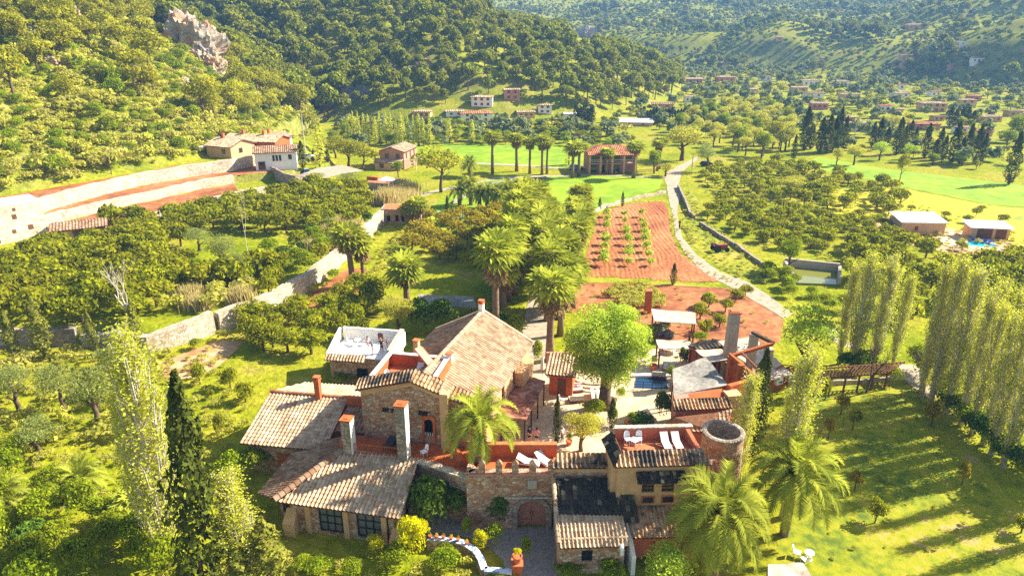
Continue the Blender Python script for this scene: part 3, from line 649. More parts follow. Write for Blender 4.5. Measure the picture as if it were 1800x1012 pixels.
chimney_stack(mh, *fm.p2(-5.2, LEN-.1), RG-.3, RG+1.0, .5, 'white', 'clay', fm.a)
chimney_stack(mh, *fm.p2(-4.3, 4.6), RG-1, RG+.35, .55, 'white', 'clay', fm.a, pots=False)
chimney_stack(mh, *fm.p2(-8.9, 7.2), 6.2, 8.6, .5, 'cream', 'clay', fm.a, pots=False)
# upstand gable on the near end, orange, with its own sloping tile cap
w = MB(); p0, p1 = fm.p2(-6.9, 3.4), fm.p2(-3.9, 2.0)
wall_open(w, p0, p1, 6.0, lambda x: 9.75-x*.62, [], .6); part('upstand_gable', w, M['orange'], mh)
w = MB(); coping(w, (*p0, 9.85), (*p1, 7.85), .75, .16); part('gable_cap', w, M['tile'], mh)
w = MB().prism([fm.p2(.04, 10.9), fm.p2(.9, 10.9), fm.p2(.9, 14.6), fm.p2(.04, 14.6)], 0, 4.6); part('side_bay', w, M['cream'], mh)

# ---- reed awning along the main house
aw = thing('awning', GZ(910, 712, 0), 'rusty brown canopy on posts along the sunny side of the main house', 'awning')
cz = 3.1
C4 = [GZ(875, 731, cz), GZ(925, 739, cz-.2), GZ(959, 671, cz-.2), GZ(913, 657, cz)]
M['canopy'] = noisy('rusty_cane_canopy', [(.3, lin('6e4231')), (.55, lin('97624b')), (.75, lin('b98a70'))], 1.6, 6, bmp=.4, bscale=9, scale2=.4)
w = MB().add([*C4, *[p+Vector((0, 0, .12)) for p in C4]], [(3, 2, 1, 0), (4, 5, 6, 7), (0, 1, 5, 4), (1, 2, 6, 5), (2, 3, 7, 6), (3, 0, 4, 7)]); part('canopy', w, M['canopy'], aw)
for t in (0, .33, .66, 1): p = C4[1].lerp(C4[2], t)+Vector((-.15, .1, 0)); w = MB().tube([(p.x, p.y, 0), p], .07, 8); part('post', w, M['iron'], aw)
for i in (0, ): p = C4[i]+Vector((.3, .3, 0)); w = MB().tube([(p.x, p.y, 0), p], .07, 8); part('post', w, M['iron'], aw)

# ---- annex with its own gable roof
fe = Frame(-23.7, 51.1, -8.5)
an = thing('annex', fe.p(4, 4), 'tiled annex with pale gable roof and slim orange chimney beside the terrace house', 'building')
rf = MB(); tile_slope(rf, [fe.p(-.2, 0, 3.0), fe.p(7.6, 0, 3.0), fe.p(7.6, 6.2, 4.7), fe.p(-.2, 6.2, 4.7)], .36, .42, .06); part('roof', rf, [M['tile'], M['wood']], an)
rf = MB(); tile_slope(rf, [fe.p(10.6, 10.6, 3.5), fe.p(1.2, 10.6, 3.4), fe.p(-.2, 6.2, 4.7), fe.p(10.6, 6.2, 4.7)], .36, .42, .06); part('rear_roof', rf, [M['tile'], M['wood']], an)
rd = MB(); ridge(rd, fe.p(-.2, 6.2, 4.75), fe.p(10.2, 6.2, 4.75), .17); part('ridge_tiles', rd, [M['tile_red']], an)
w = MB(); w.prism([fe.p2(.4, .4), fe.p2(7.3, .4), fe.p2(7.3, 6.2), fe.p2(.4, 6.2)], 0, [2.95, 2.95, 4.55, 4.55]); w.prism([fe.p2(.4, 6.2), fe.p2(10.4, 6.2), fe.p2(10.4, 10.2), fe.p2(1.5, 10.2)], 0, [4.55, 4.55, 3.35, 3.3]); part('wall', w, M['stone'], an)
w = MB().prism([fe.p2(3.0, .32), fe.p2(4.2, .32), fe.p2(4.2, .4), fe.p2(3.0, .4)], 0, 2.1); part('door', w, M['wood_orange'], an)
chimney_stack(an, *fe.p2(4.75, 5.9), 4.3, 6.5, .5, 'orange', 'clay', fe.a, pots=True)
w = MB(); tile_slope(w, [fe.p(7.9, 2.2, 3.6), fe.p(10.6, 2.2, 3.6), fe.p(10.6, 5.2, 4.4), fe.p(7.9, 5.2, 4.4)], .36, .42, .06); part('lean_to_roof', w, [M['tile_brown'], M['wood']], an)
w = MB(); w.prism([fe.p2(7.4, 2.4), fe.p2(10.5, 2.4), fe.p2(10.5, 5.9), fe.p2(7.4, 5.9)], 0, [3.45, 3.45, 4.3, 4.3]); w.prism([fe.p2(7.7, 5.3), fe.p2(10.5, 5.3), fe.p2(10.5, 5.8), fe.p2(7.7, 5.8)], 3.4, 5.2); part('link_wall', w, M['orange'], an)

# ---- white roof terrace over an ivied store
fd = Frame(-20.4, 67.6, -9)
wt = thing('white_terrace_house', fd.p(3.5, 2), 'small stone house with white walled roof terrace where people stand', 'building')
w = MB(); w.prism([fd.p2(.2, .2), fd.p2(7.2, .2), fd.p2(7.2, 4.8), fd.p2(.2, 4.8)], 0, 3.2); part('wall', w, M['stone'], wt)
w = MB().prism([fd.p2(.2, .2), fd.p2(7.2, .2), fd.p2(7.2, 4.8), fd.p2(.2, 4.8)], 3.2, 3.3); part('roof_floor', w, M['white'], wt)
w = MB(); wall_open(w, fd.p2(.1, 4.6), fd.p2(7.3, 4.6), 3.1, 4.75, [], .3); wall_open(w, fd.p2(-.05, 4.6), fd.p2(.05, .3), 3.1, lambda x: 4.75-x*.3, [], -.28); wall_open(w, fd.p2(7.3, 4.6), fd.p2(7.3, .2), 3.1, lambda x: 4.75-x*.1, [], .3); part('parapet', w, M['white'], wt)
w = MB(); coping(w, fd.p(7.15, 4.9, 4.85), fd.p(7.15, .2, 4.42), .5, .14); part('parapet_coping', w, M['stone_pale'], wt)
w = MB(); tile_slope(w, [fd.p(-.2, -.35, 3.0), fd.p(4.4, -.35, 3.0), fd.p(4.4, .5, 3.45), fd.p(-.2, .5, 3.45)], .36, .45, .09); part('tile_coping', w, [M['tile'], M['wood']], wt)
w = MB().box(fd.p(4.6, 4.53, 3.95), (.55, .06, .75), fd.a); part('wall_hatch', w, M['wood'], wt)
w = MB().box(fd.p(3.9, .12, 1.0), (1.2, .1, 2.0), fd.a); part('door', w, M['black'], wt)

# ---- gate wall with arch, merlons and terrace behind
gw = thing('gate_wall', (1.5, 43.8, 0), 'battlemented stone gate wall with pointed merlons and grey arched gateway', 'gate')
GA, GB = (-3.5, 43.72), (3.15, 43.8)
w = MB(); wall_open(w, GA, GB, 0, 5.1, [(5.05, 2.25, 0, 2.75, 1)], .8)
w.prism([(-3.5, 43.75), (-3.2, 44.6), (-3.1, 45.2), (-2.7, 44.6)], 0, 5.1); part('stone_wall', w, M['stone'], gw)
w = MB(); cx = GA[0]+5.05
for k in range(13):
    a0, a1 = PI*k/13, PI*(k+1)/13
    pr = [(cx+r*math.cos(a), 43.66, 1.625+r*math.sin(a)) for r, a in ((1.14, a0), (1.5, a0), (1.5, a1), (1.14, a1))]
    w.add(pr+[(x, 43.95, z) for x, y, z in pr], [(0, 1, 2, 3), (1, 5, 6, 2), (3, 7, 4, 0)])
for sx in (-1, 1): w.box((cx+sx*1.32, 43.79, .81), (.36, .27, 1.62))
part('arch', w, M['stone_grey'], gw)
w = MB()
for sx in (-1, 1): w.box((cx+sx*.565, 44.3, 1.4), (1.11, .1, 2.8))
do = part('gate_door', w, M['salmon_door'], gw)
w = MB(); w.box((cx-.1, 44.22, 1.2), (.06, .05, .3)); w.box((cx+.1, 44.22, 1.2), (.06, .05, .3)); part('handle', w, M['iron'], do)
for k, x in enumerate((-2.3, -1.0, .25, 1.58, 3.0)):
    w = MB(); w.box((x, 43.95, 5.55), (.52, .4, .9)); w.add([(x-.26, 43.75, 6.0), (x+.26, 43.75, 6.0), (x+.26, 44.15, 6.0), (x-.26, 44.15, 6.0), (x, 43.95, 6.42)], [(0, 1, 4), (1, 2, 4), (2, 3, 4), (3, 0, 4)]); part('merlon', w, M['stone'], gw)
w = MB(); coping(w, (-3.4, 43.78, 5.13), (3.2, 43.83, 5.13), .3, .1); part('wall_coping', w, M['pinkwall'], gw)
w = MB().box((1.55, 43.66, 4.3), (.7, .1, .75)); part('plaque', w, M['grey_plaster'], gw)
w = MB(); coping(w, (-.6, 43.66, 3.05), (3.1, 43.7, 3.05), .12, .14); part('string_course', w, M['stone_pale'], gw)
w = MB().prism([(-2.9, 44.6), (3.2, 44.6), (3.2, 46.6), (-2.6, 46.6)], 0, 4.75); part('terrace_base', w, M['stone'], gw)
w = MB().prism([(-2.8, 44.55), (3.2, 44.55), (3.2, 46.45), (-2.6, 46.45)], 4.75, 4.82); part('terrace_floor', w, M['orange'], gw)
w = MB(); wall_open(w, (-2.6, 46.4), (3.6, 46.4), 4.7, 6.0, [], .35); part('terrace_parapet', w, M['orange'], gw)
w = MB(); coping(w, (-2.6, 46.55, 6.04), (3.6, 46.55, 6.04), .45, .1); part('parapet_coping', w, M['terracotta'], gw)

# ---- stone wall with tile coping between gate and corner house
kw = thing('side_wall', (5.4, 43.9, 0), 'stone wall with pale tile coping linking the gate to the corner house', 'wall')
w = MB(); wall_open(w, (3.25, 43.85), (7.6, 43.85), 0, 5.95, [(3.55, .45, 3.9, 4.5, 0)], .6); part('stone_wall', w, M['stone'], kw)
w = MB(); wall_open(w, (3.25, 43.8), (7.6, 43.8), 5.3, 5.95, [], .04); part('plaster_band', w, M['cream'], kw)
w = MB(); tile_slope(w, [(3.0, 43.45, 5.9), (7.2, 43.45, 5.9), (7.2, 44.6, 6.5), (3.5, 44.6, 6.5)], .36, .45, .09); part('tile_coping', w, [M['tile_patch'], M['wood']], kw)
w = MB(); w.prism([(3.3, 44.65), (7.5, 44.65), (7.5, 46.5), (3.3, 46.5)], 0, 4.9); part('rear_block', w, M['salmon'], kw)

# ---- gatehouse store in front on the right
gs = thing('gatehouse_store', (5.8, 40.8, 0), 'stone lean-to store with roof half black moss and half cream tiles', 'building')
ys, zs = (38.45, 43.5), (2.75, 4.95); ym = 40.75; zm = zs[0]+(zs[1]-zs[0])*(ym-ys[0])/(ys[1]-ys[0])
rf = MB(); tile_slope(rf, [(3.35, ys[0], zs[0]), (8.35, ys[0]+.25, zs[0]), (8.1, ym, zm), (3.3, ym, zm)], .3, .4, .08); part('roof', rf, [M['tile'], M['wood']], gs, 'cream tiled lower half of the roof')
rf = MB(); tile_slope(rf, [(3.3, ym+.01, zm+.03), (8.1, ym+.01, zm+.03), (7.6, ys[1], zs[1]), (3.1, ys[1], zs[1])], .3, .4, .08); part('roof', rf, [M['tile_moss'], M['wood']], gs, 'black mossy upper half of the roof')
rd = MB(); ridge(rd, (3.3, ys[0]+.35, zs[0]+.18), (3.15, ys[1], zs[1]+.05), .16); ridge(rd, (3.35, ys[0]+.6, zs[0]+.30), (8.3, ys[0]+.85, zs[0]+.30), .12); part('verge_tiles', rd, [M['tile']], gs)
w = MB(); wall_open(w, (3.65, 38.95), (8.1, 39.2), 0, 2.75, [(1.75, .8, 1.1, 2.1, 0)], .45)
wall_open(w, (3.65, 43.5), (3.65, 39.0), 0, lambda x: 4.75-x*.44, [], -.4); wall_open(w, (7.9, 39.3), (7.9, 43.5), 0, lambda x: 2.8+x*.44, [], .4); part('wall', w, M['stone'], gs)
pane_window(gs, (3.65, 38.95), (8.1, 39.2), 1.75, .8, 1.1, 2.1, 'iron', 'glass', 3, 2, .15, bar=.05)
w = MB().tube([(7.75, 38.75, 2.85), (7.75, 38.35, 2.7), (7.75, 38.3, 2.35)], [.16, .13, .13], 8); part('gutter_spout', w, M['white'], gs)

# ---- corner house with roof terrace
fj = Frame(7.75, 42.0, 2.5)
ch = thing('corner_house', fj.p(3.3, 1.5), 'cream corner house with walled roof terrace, tiled canopy and lean-to roof', 'building')
w = MB(); wall_open(w, fj.p2(0, 0), fj.p2(6.5, 0), 0, 7.35, [(2.35, .95, 4.75, 5.5, 0), (3.85, .95, 4.75, 5.5, 0)], .4)
wall_open(w, fj.p2(0, 2.9), fj.p2(0, .4), 0, 7.35, [(.9, .6, 3.2, 5.0, 0)], -.4); wall_open(w, fj.p2(6.5, .4), fj.p2(6.5, 2.9), 0, 7.35, [], .4); wall_open(w, fj.p2(.4, 2.9), fj.p2(6.5, 2.9), 0, 7.4, [], -.3)
part('wall', w, M['cream'], ch)
for cx, s0, h0, ww in ((2.35, 4.75, 5.5, .95), (3.85, 4.75, 5.5, .95)): pane_window(ch, fj.p2(0, 0), fj.p2(6.5, 0), cx, ww, s0, h0, 'wood', 'glass', 2, 2, .14, bar=.06)
for cx in (2.4, 3.9):
    g = MB(); g.box(fj.p(cx, -.03, 4.12), (1.0, .06, .66), fj.a); o = part('window', g, M['salmon'], ch); g = MB(); g.box(fj.p(cx, -.05, 4.12), (.8, .06, .48), fj.a); part('pane', g, M['glass'], o)
w = MB(); w.prism([fj.p2(.3, .3), fj.p2(6.3, .3), fj.p2(6.3, 2.8), fj.p2(.3, 2.8)], 7.3, 7.5); part('roof_floor', w, M['terracotta'], ch)
w = MB(); tile_slope(w, [fj.p(-.3, -.4, 7.3), fj.p(6.9, -.4, 7.3), fj.p(6.3, .75, 7.95), fj.p(.3, .75, 7.95)], .33, .45, .09); part('tile_coping', w, [M['tile_patch'], M['wood']], ch, 'front tile coping, pale on one side and blackened on the other')
w = MB(); tile_slope(w, [fj.p(-.7, 3.1, 7.35), fj.p(-.35, -.4, 7.3), fj.p(.3, .6, 7.95), fj.p(.15, 3.1, 8.0)], .33, .45, .09); part('tile_coping', w, [M['tile_moss'], M['wood']], ch, 'black mossy side coping')
w = MB(); wall_open(w, fj.p2(.25, 2.7), fj.p2(6.1, 2.7), 7.4, 8.55, [], .3); wall_open(w, fj.p2(5.9, 2.7), fj.p2(6.25, .8), 7.4, lambda x: 8.5-x*.25, [], -.3); part('parapet', w, M['salmon'], ch)
w = MB(); coping(w, fj.p(.2, 2.88, 8.6), fj.p(6.2, 2.88, 8.6), .42, .1); part('parapet_coping', w, M['stone_pale'], ch)
w = MB(); tile_slope(w, [fj.p(1.35, -.8, 6.12), fj.p(5.0, -.8, 6.12), fj.p(5.0, -.02, 6.62), fj.p(1.35, -.02, 6.62)], .24, .3, .07); part('window_canopy', w, [M['tile_moss'], M['wood']], ch)
w = MB(); tile_slope(w, [fj.p(.9, -2.4, 2.6), fj.p(5.6, -2.4, 2.6), fj.p(5.6, -.02, 3.55), fj.p(.6, -.02, 3.55)], .32, .4, .08); part('lean_to_roof', w, [M['tile_patch'], M['wood']], ch)
w = MB(); tile_slope(w, [fj.p(.3, -1.4, 3.2), fj.p(1.5, -1.4, 3.2), fj.p(1.3, -.02, 4.6), fj.p(.3, -.02, 4.6)], .3, .4, .07); part('lean_to_roof', w, [M['tile_moss'], M['wood']], ch)
w = MB(); wall_open(w, fj.p2(1.0, -2.1), fj.p2(5.5, -2.1), 0, 2.62, [(.95, 1.5, 0, 2.1, 0), (3.1, 1.6, .6, 2.1, 0)], .3); part('lean_to_wall', w, M['orange'], ch)
w = MB().box(fj.p(2.9, -1.6, 1.2), (3.6, .1, 2.0), fj.a); part('lean_to_back', w, M['salmon'], ch)
w = MB(); w.prism([fj.p2(.7, -3.2), fj.p2(1.0, -3.2), fj.p2(.8, -.02), fj.p2(.5, -.02)], 0, [1.6, 1.6, 3.9, 3.9]); part('side_wing', w, M['white'], ch)
w = MB(); w.prism([fj.p2(6.55, .6), fj.p2(8.2, .6), fj.p2(8.2, 2.8), fj.p2(6.55, 2.8)], 0, 5.6); part('side_block', w, M['stone'], ch)
w = MB(); tile_slope(w, [fj.p(6.6, .3, 5.55), fj.p(8.4, .3, 5.55), fj.p(8.4, 1.6, 6.3), fj.p(6.6, 1.6, 6.3)], .33, .42, .08); part('side_roof', w, [M['tile_red'], M['wood']], ch)
w = MB(); tile_slope(w, [fj.p(6.7, -.4, 4.7), fj.p(8.7, -.4, 4.7), fj.p(8.7, .5, 5.2), fj.p(6.7, .5, 5.2)], .33, .42, .08); part('side_roof', w, [M['tile_moss'], M['wood']], ch)

# ---- round stone cistern
rt = thing('round_cistern', (17.0, 47.2, 0), 'round stone cistern tower with pale rim behind the corner house', 'cistern')
w = MB().lathe((17.0, 47.2, 0), [(1.75, 0), (1.7, 3), (1.62, 6.6)], 28); part('stone_wall', w, M['stone'], rt)
w = MB().lathe((17.0, 47.2, 6.6), [(1.66, -.05), (1.7, .2), (1.55, .26), (1.32, .24), (1.3, -1.1), (0.01, -1.15)], 28); part('rim', w, M['stone_grey'], rt)

# ---- reed roofs, tall chimney, ruin behind the corner house
def mat_roof(root, pts, mk, th_=.12, name='reed_roof', posts=(), pmat='wood'):
    P = [Vector(p) for p in pts]; n = len(P)
    if (P[1]-P[0]).cross(P[2]-P[0]).z < 0: P = P[::-1]
    # sagging cane sheet: a fine grid between the corners
    K = 10; vs = []
    for z_ in (0, -th_):
        for i in range(K+1):
            for j in range(K+1):
                s, t = i/K, j/K; p = P[0].lerp(P[1], s).lerp(P[3].lerp(P[2], s), t)
                vs.append(p+Vector((0, 0, z_+.07*math.sin(s*9+1)*math.sin(t*7)-.15*math.sin(PI*s)*math.sin(PI*t)+random.uniform(-.012, .012))))
    q = K+1; o = q*q; fs = [(i*q+j, (i+1)*q+j, (i+1)*q+j+1, i*q+j+1) for i in range(K) for j in range(K)]
    fs += [tuple(o+a for a in f[::-1]) for f in fs]
    rim = [i*q for i in range(q)]+[K*q+j for j in range(1, q)]+[i*q+K for i in range(K-1, -1, -1)]+[j for j in range(K-1, 0, -1)]
    fs += [(rim[(k+1) % len(rim)], rim[k], o+rim[k], o+rim[(k+1) % len(rim)]) for k in range(len(rim))]
    part(name, MB().add(vs, fs), M[mk], root)
    for s, t in posts:
        p = P[0].lerp(P[1], s).lerp(P[3].lerp(P[2], s), t); part('post', MB().bar((p.x, p.y, hz(p.x, p.y)), (p.x, p.y, p.z-th_-.02), .16, .16), M[pmat], root)
Q4 = ((.04, .05), (.96, .05), (.96, .95), (.04, .95))
rs = thing('reed_shelter', (18.2, 60, 0), 'large patched grey reed roof shading a dining terrace', 'shelter')
mat_roof(rs, [GZ(1184, 694, 4.3), GZ(1280, 676, 4.6), GZ(1241, 627, 5.0), GZ(1182, 649, 4.7)], 'thatch', .12, 'reed_roof', Q4, 'wood_orange')
rb_ = thing('kitchen_block', GZ(1230, 730, 0), 'pink washed kitchen block with striped tile coping in front of the reed roof', 'building')
a, b = GZ(1187, 727, 3.6), GZ(1278, 722, 3.6)
w = MB().prism([a[:2], b[:2], (b.x+.3, b.y+3), (a.x+.4, a.y+3)], 0, 4.3); part('wall', w, M['pinkwall'], rb_)
w = MB(); tile_slope(w, [(a.x-.3, a.y-.5, 4.2), (b.x+.3, b.y-.5, 4.2), (b.x+.3, b.y+.6, 4.75), (a.x-.2, a.y+.6, 4.75)], .34, .4, .09); part('tile_coping', w, [M['tile_patch'], M['wood']], rb_)
w = MB(); w.add([(a.x+1.5, a.y+.7, 4.6), (b.x, b.y+.7, 4.6), (b.x, b.y+1.8, 5.0), (a.x+1.5, a.y+1.8, 4.7), (a.x+1.5, a.y+.7, 4.4), (b.x, b.y+.7, 4.4)], [(0, 1, 2, 3), (4, 5, 1, 0)]); part('upper_parapet', w, M['orange'], rb_)
rl = thing('low_tiled_roof_house', GZ(1225, 760, 0), 'low store under a flat brown tiled roof beside the round cistern', 'building')
q4 = [GZ(1160, 754, 3.2), GZ(1268, 762, 3.2), GZ(1288, 719, 4.2), GZ(1184, 731, 4.2)]
w = MB(); tile_slope(w, q4, .36, .5, .05); part('roof', w, [M['tile_brown'], M['wood']], rl)
w = MB(); c_ = sum(q4, Vector())/4; pp = [(p*.96+c_*.04) for p in q4]; w.prism([p[:2] for p in pp], 0, [p.z-.12 for p in pp]); part('wall', w, M['salmon'], rl)
tc = thing('tall_chimney', (24.2, 68.4, 0), 'tall tapering grey rendered chimney with clay cap above the reed roofs', 'chimney')
w = MB(); w.add([(24.2+sx*.62, 68.4+sy*.55, 0) for sx, sy in ((-1, -1), (1, -1), (1, 1), (-1, 1))]+[(24.2+sx*.52, 68.4+sy*.45, 8.2) for sx, sy in ((-1, -1), (1, -1), (1, 1), (-1, 1))], [(0, 1, 5, 4), (1, 2, 6, 5), (2, 3, 7, 6), (3, 0, 4, 7), (4, 5, 6, 7)]); part('shaft', w, M['grey_plaster'], tc)
w = MB().box((24.2, 68.4, 8.27), (1.25, 1.1, .14)); w.box((24.2, 68.4, 8.38), (.9, .8, .1)); part('chimney_cap', w, M['clay'], tc)
ru = thing('ruined_frame', (26, 62, 0), 'roofless ruin of orange timbers and pale pillars with tiled beams', 'ruin')
def px_at(u, v, Y): return GY(u, v, Y)
for (u, v, Y, ww, mk) in ((1326, 588, 65.5, .75, 'grey_plaster'), (1352, 612, 63.0, .75, 'grey_plaster'), (1288, 628, 61.5, .8, 'wood_orange'), (1303, 640, 60.0, .6, 'wood_orange')):
    p = px_at(u, v, Y); part('pillar', MB().box((p.x, p.y, p.z/2), (ww, ww, p.z)), M[mk], ru)
for (a, b, mk, ww) in (((1284, 626, 61.5), (1358, 604, 63.0), 'wood_orange', .32), ((1322, 584, 65.5), (1360, 603, 63.0), 'tile_moss', .3), ((1282, 622, 61.5), (1330, 664, 58.5), 'wood_orange', .28), ((1290, 640, 61), (1318, 664, 58.8), 'wood_orange', .18), ((1304, 620, 61.5), (1334, 650, 59.5), 'wood', .16), ((1328, 664, 58.5), (1352, 618, 63.0), 'wood_orange', .22)):
    part('beam', MB().bar(px_at(*a), px_at(*b), ww, ww), M[mk], ru)
p = px_at(1300, 672, 57.8); part('low_wall', MB().box((p.x, p.y, p.z/2), (2.6, .5, p.z), R(25)), M['orange'], ru)
p = px_at(1288, 690, 56.5); part('low_wall', MB().box((p.x, p.y, p.z/2), (1.4, 1.2, p.z), R(10)), M['cream'], ru)
rh = thing('reed_roofed_shed', GZ(1345, 672, 0), 'brown shed with wide sloping cane roof and two air conditioner units', 'shed')
mat_roof(rh, [GZ(1352, 668, 2.5), GZ(1392, 656, 2.5), GZ(1325, 592, 3.4), GZ(1262, 600, 3.4)], 'matting', .14, 'cane_roof', Q4)
a, b = GZ(1350, 690, 0), GZ(1392, 678, 0); b2 = Vector((b.x, b.y, 0)); w = MB(); wall_open(w, a[:2], b[:2], 0, lambda x: 2.4+.5*(1-abs(x-1.8)/1.8), [], .3); part('wall', w, M['wood_orange'], rh)
e = (b-a).normalized(); nn = Vector((e.y, -e.x, 0))
for t in (.28, .75):
    p = a.lerp(b, t)+nn*.3; o = part('air_conditioner', MB().box((p.x, p.y, 1.35), (.9, .4, .7), math.atan2(e.y, e.x)), M['whitepaint'], rh)
    p = p+nn*.21; part('fan_grille', MB().lathe((p.x, p.y, 1.35), [(.25, -.01), (.25, .01), (.01, .02)], 12), M['iron'], o)
for (name, q, z, mk, lab, ps) in (('shade_roof', [(1150, 564), (1224, 569), (1222, 549), (1145, 543)], 2.6, 'matting', 'long cane shade roof with a patched hole at the edge of the red soil', Q4),
                              ('shade_roof', [(1158, 612), (1217, 613), (1213, 598), (1153, 597)], 2.6, 'matting', 'cane shade roof over the white dining table', Q4),
                              ('shade_roof', [(1249, 636), (1282, 631), (1269, 613), (1222, 615)], 3.0, 'matting', 'pale cane shade roof next to the tall chimney', Q4)):
    c_ = GZ(sum(p[0] for p in q)/4, sum(p[1] for p in q)/4, z); t = thing(name, (c_.x, c_.y, 0), lab, 'shade roof')
    mat_roof(t, [GZ(u, v, z+.1*(k > 1)) for k, (u, v) in enumerate(q)], mk, .1, 'canopy', ps)
t = thing('shade_roof', (*GZ(790, 525, 0)[:2], 0), 'grey cane shade roof under the palms behind the main house', 'shade roof')
mat_roof(t, [GZ(735, 535, 2.6), GZ(838, 540, 2.6), GZ(832, 521, 2.7), GZ(735, 517, 2.7)], 'thatch', .1, 'canopy', Q4)
p = GZ(1145, 548, 0); ov = thing('outdoor_oven', p, 'small orange masonry chimney at the end of the long cane shade roof', 'oven')
part('shaft', MB().box((p.x-.6, p.y-.2, 1.6), (.8, .8, 3.2)), M['orange'], ov); part('chimney_cap', MB().box((p.x-.6, p.y-.2, 3.28), (1.0, 1.0, .14)), M['clay'], ov)
# ---- kiosk at the mouth of the avenue
fk = Frame(*GZ(965, 693, 0)[:2], -12)
ki = thing('kiosk', fk.p(1.3, 1), 'small orange kiosk with sloping tile roof at the mouth of the palm avenue', 'kiosk')
w = MB(); wall_open(w, fk.p2(0, 0), fk.p2(2.5, 0), 0, 2.7, [(1.35, .9, 0, 2.1, 0)], .25); wall_open(w, fk.p2(2.5, .2), fk.p2(2.5, 2.6), 0, 2.7, [], .25); wall_open(w, fk.p2(0, 2.6), fk.p2(0, .2), 0, 2.7, [], .25); part('wall', w, M['orange'], ki)
part('door', MB().box(fk.p(1.35, .18, 1.05), (.88, .08, 2.1), fk.a), M['wood'], ki)
w = MB(); tile_slope(w, [fk.p(-.4, -.5, 2.65), fk.p(2.9, -.5, 2.65), fk.p(2.9, 2.8, 3.7), fk.p(-.4, 2.8, 3.7)], .36, .42, .09); part('roof', w, [M['tile'], M['wood']], ki)
a, b = GZ(960, 650, 0), GZ(1000, 650, 0)
w = MB(); wall_open(w, a[:2], b[:2], 0, 2.2, [(.9, .8, 0, 1.9, 0)], .3); solo('garden_wall', w, M['pinkwall'], (a.x, a.y, 0), 'pinkish garden wall with a doorway beside the avenue mouth', 'wall')
# ================================================================ WALLS, OTHER HOUSES, ROCKS
def wall_line(name, pts, z0, z1, th_, mk, label, jag=.12, cat='wall'):
    P = [Vector((p[0], p[1])) for p in pts]; Q = []
    for i in range(len(P)-1):
        n = max(1, int((P[i+1]-P[i]).length/1.6)); Q += [P[i].lerp(P[i+1], k/n) for k in range(n)]
    Q.append(P[-1]); n = len(Q); mb = MB(); vs = []
    for i, p in enumerate(Q):
        d = (Q[min(i+1, n-1)]-Q[max(i-1, 0)]).normalized(); s = Vector((d.y, -d.x))*th_/2
        zt = (z1(i/(n-1)) if callable(z1) else z1)+random.uniform(-jag, jag)
        for a, z in ((p+s, z0), (p+s*.85, zt), (p-s*.85, zt), (p-s, z0)): vs.append((a.x, a.y, z))
    fs = [(4*i+k, 4*i+4+k, 4*i+4+(k+1) % 4, 4*i+(k+1) % 4) for i in range(n-1) for k in range(4)]+[(0, 1, 2, 3), (4*n-1, 4*n-2, 4*n-3, 4*n-4)]
    fs = [f[::-1] for f in fs]
    m = P[len(P)//2]; return solo(name, mb.add(vs, fs), M[mk], (m.x, m.y, z0), label, cat)
wall_line('retaining_wall', px_poly([(385, 583), (470, 551), (540, 512), (600, 462), (645, 420), (692, 372)]), -.3, 2.75, 1.3, 'stone_pale', 'long sunlit boundary wall climbing from the orchard to the arcade')
wall_line('retaining_wall', px_poly([(150, 606), (200, 607), (265, 620), (330, 601), (376, 584)]), -.3, lambda t: 1.5+1.5*t, 1.3, 'stone_pale', 'curved dry stone retaining wall at the end of the lower orchard')
wall_line('retaining_wall', px_poly([(-60, 616), (55, 608), (140, 603)]), -.3, 2.3, 1.2, 'stone_grey', 'low grey capped wall behind the small cypress trees')
wall_line('retaining_wall', T1_EDGE, 4.5, 7.55, 1.2, 'stone_pale', 'upper pale terrace wall, tallest of the three under the hillside')
wall_line('retaining_wall', T2_EDGE[:-2], 3.0, 5.15, 1.2, 'stone_pale', 'middle pale terrace wall between two red soil strips')
wall_line('retaining_wall', T3_EDGE[:-1], 1.9, 3.5, 1.1, 'stone_pale', 'lowest pale terrace wall above the orchard trees')
wall_line('channel_wall', px_poly([(1192, 330), (1202, 352), (1212, 378), (1220, 386)]), -.2, .9, .5, 'stone_grey', 'straight wall of the water channel beside the gravel track')
wall_line('garden_wall', px_poly([(1230, 396), (1290, 432), (1340, 468), (1362, 478)]), -.2, .7, .5, 'stone_grey', 'low grey wall between the grass bank and the right orchard')
wall_line('garden_wall', px_poly([(795, 358), (850, 330), (900, 318), (960, 314)]), -.2, .6, .5, 'stone_grey', 'low wall along the edge of the near meadow')
wall_line('driveway_wall', px_poly([(545, 312), (520, 318), (500, 312), (478, 300)], 4.9), 3.2, 6.0, .6, 'stone_grey', 'curved grey wall below the parked cars')
wall_line('meadow_fence', px_poly([(1170, 340), (1110, 352), (1062, 366), (1040, 378)]), -.1, .7, .4, 'stone_pale', 'low pale wall along the near end of the meadow', .25)

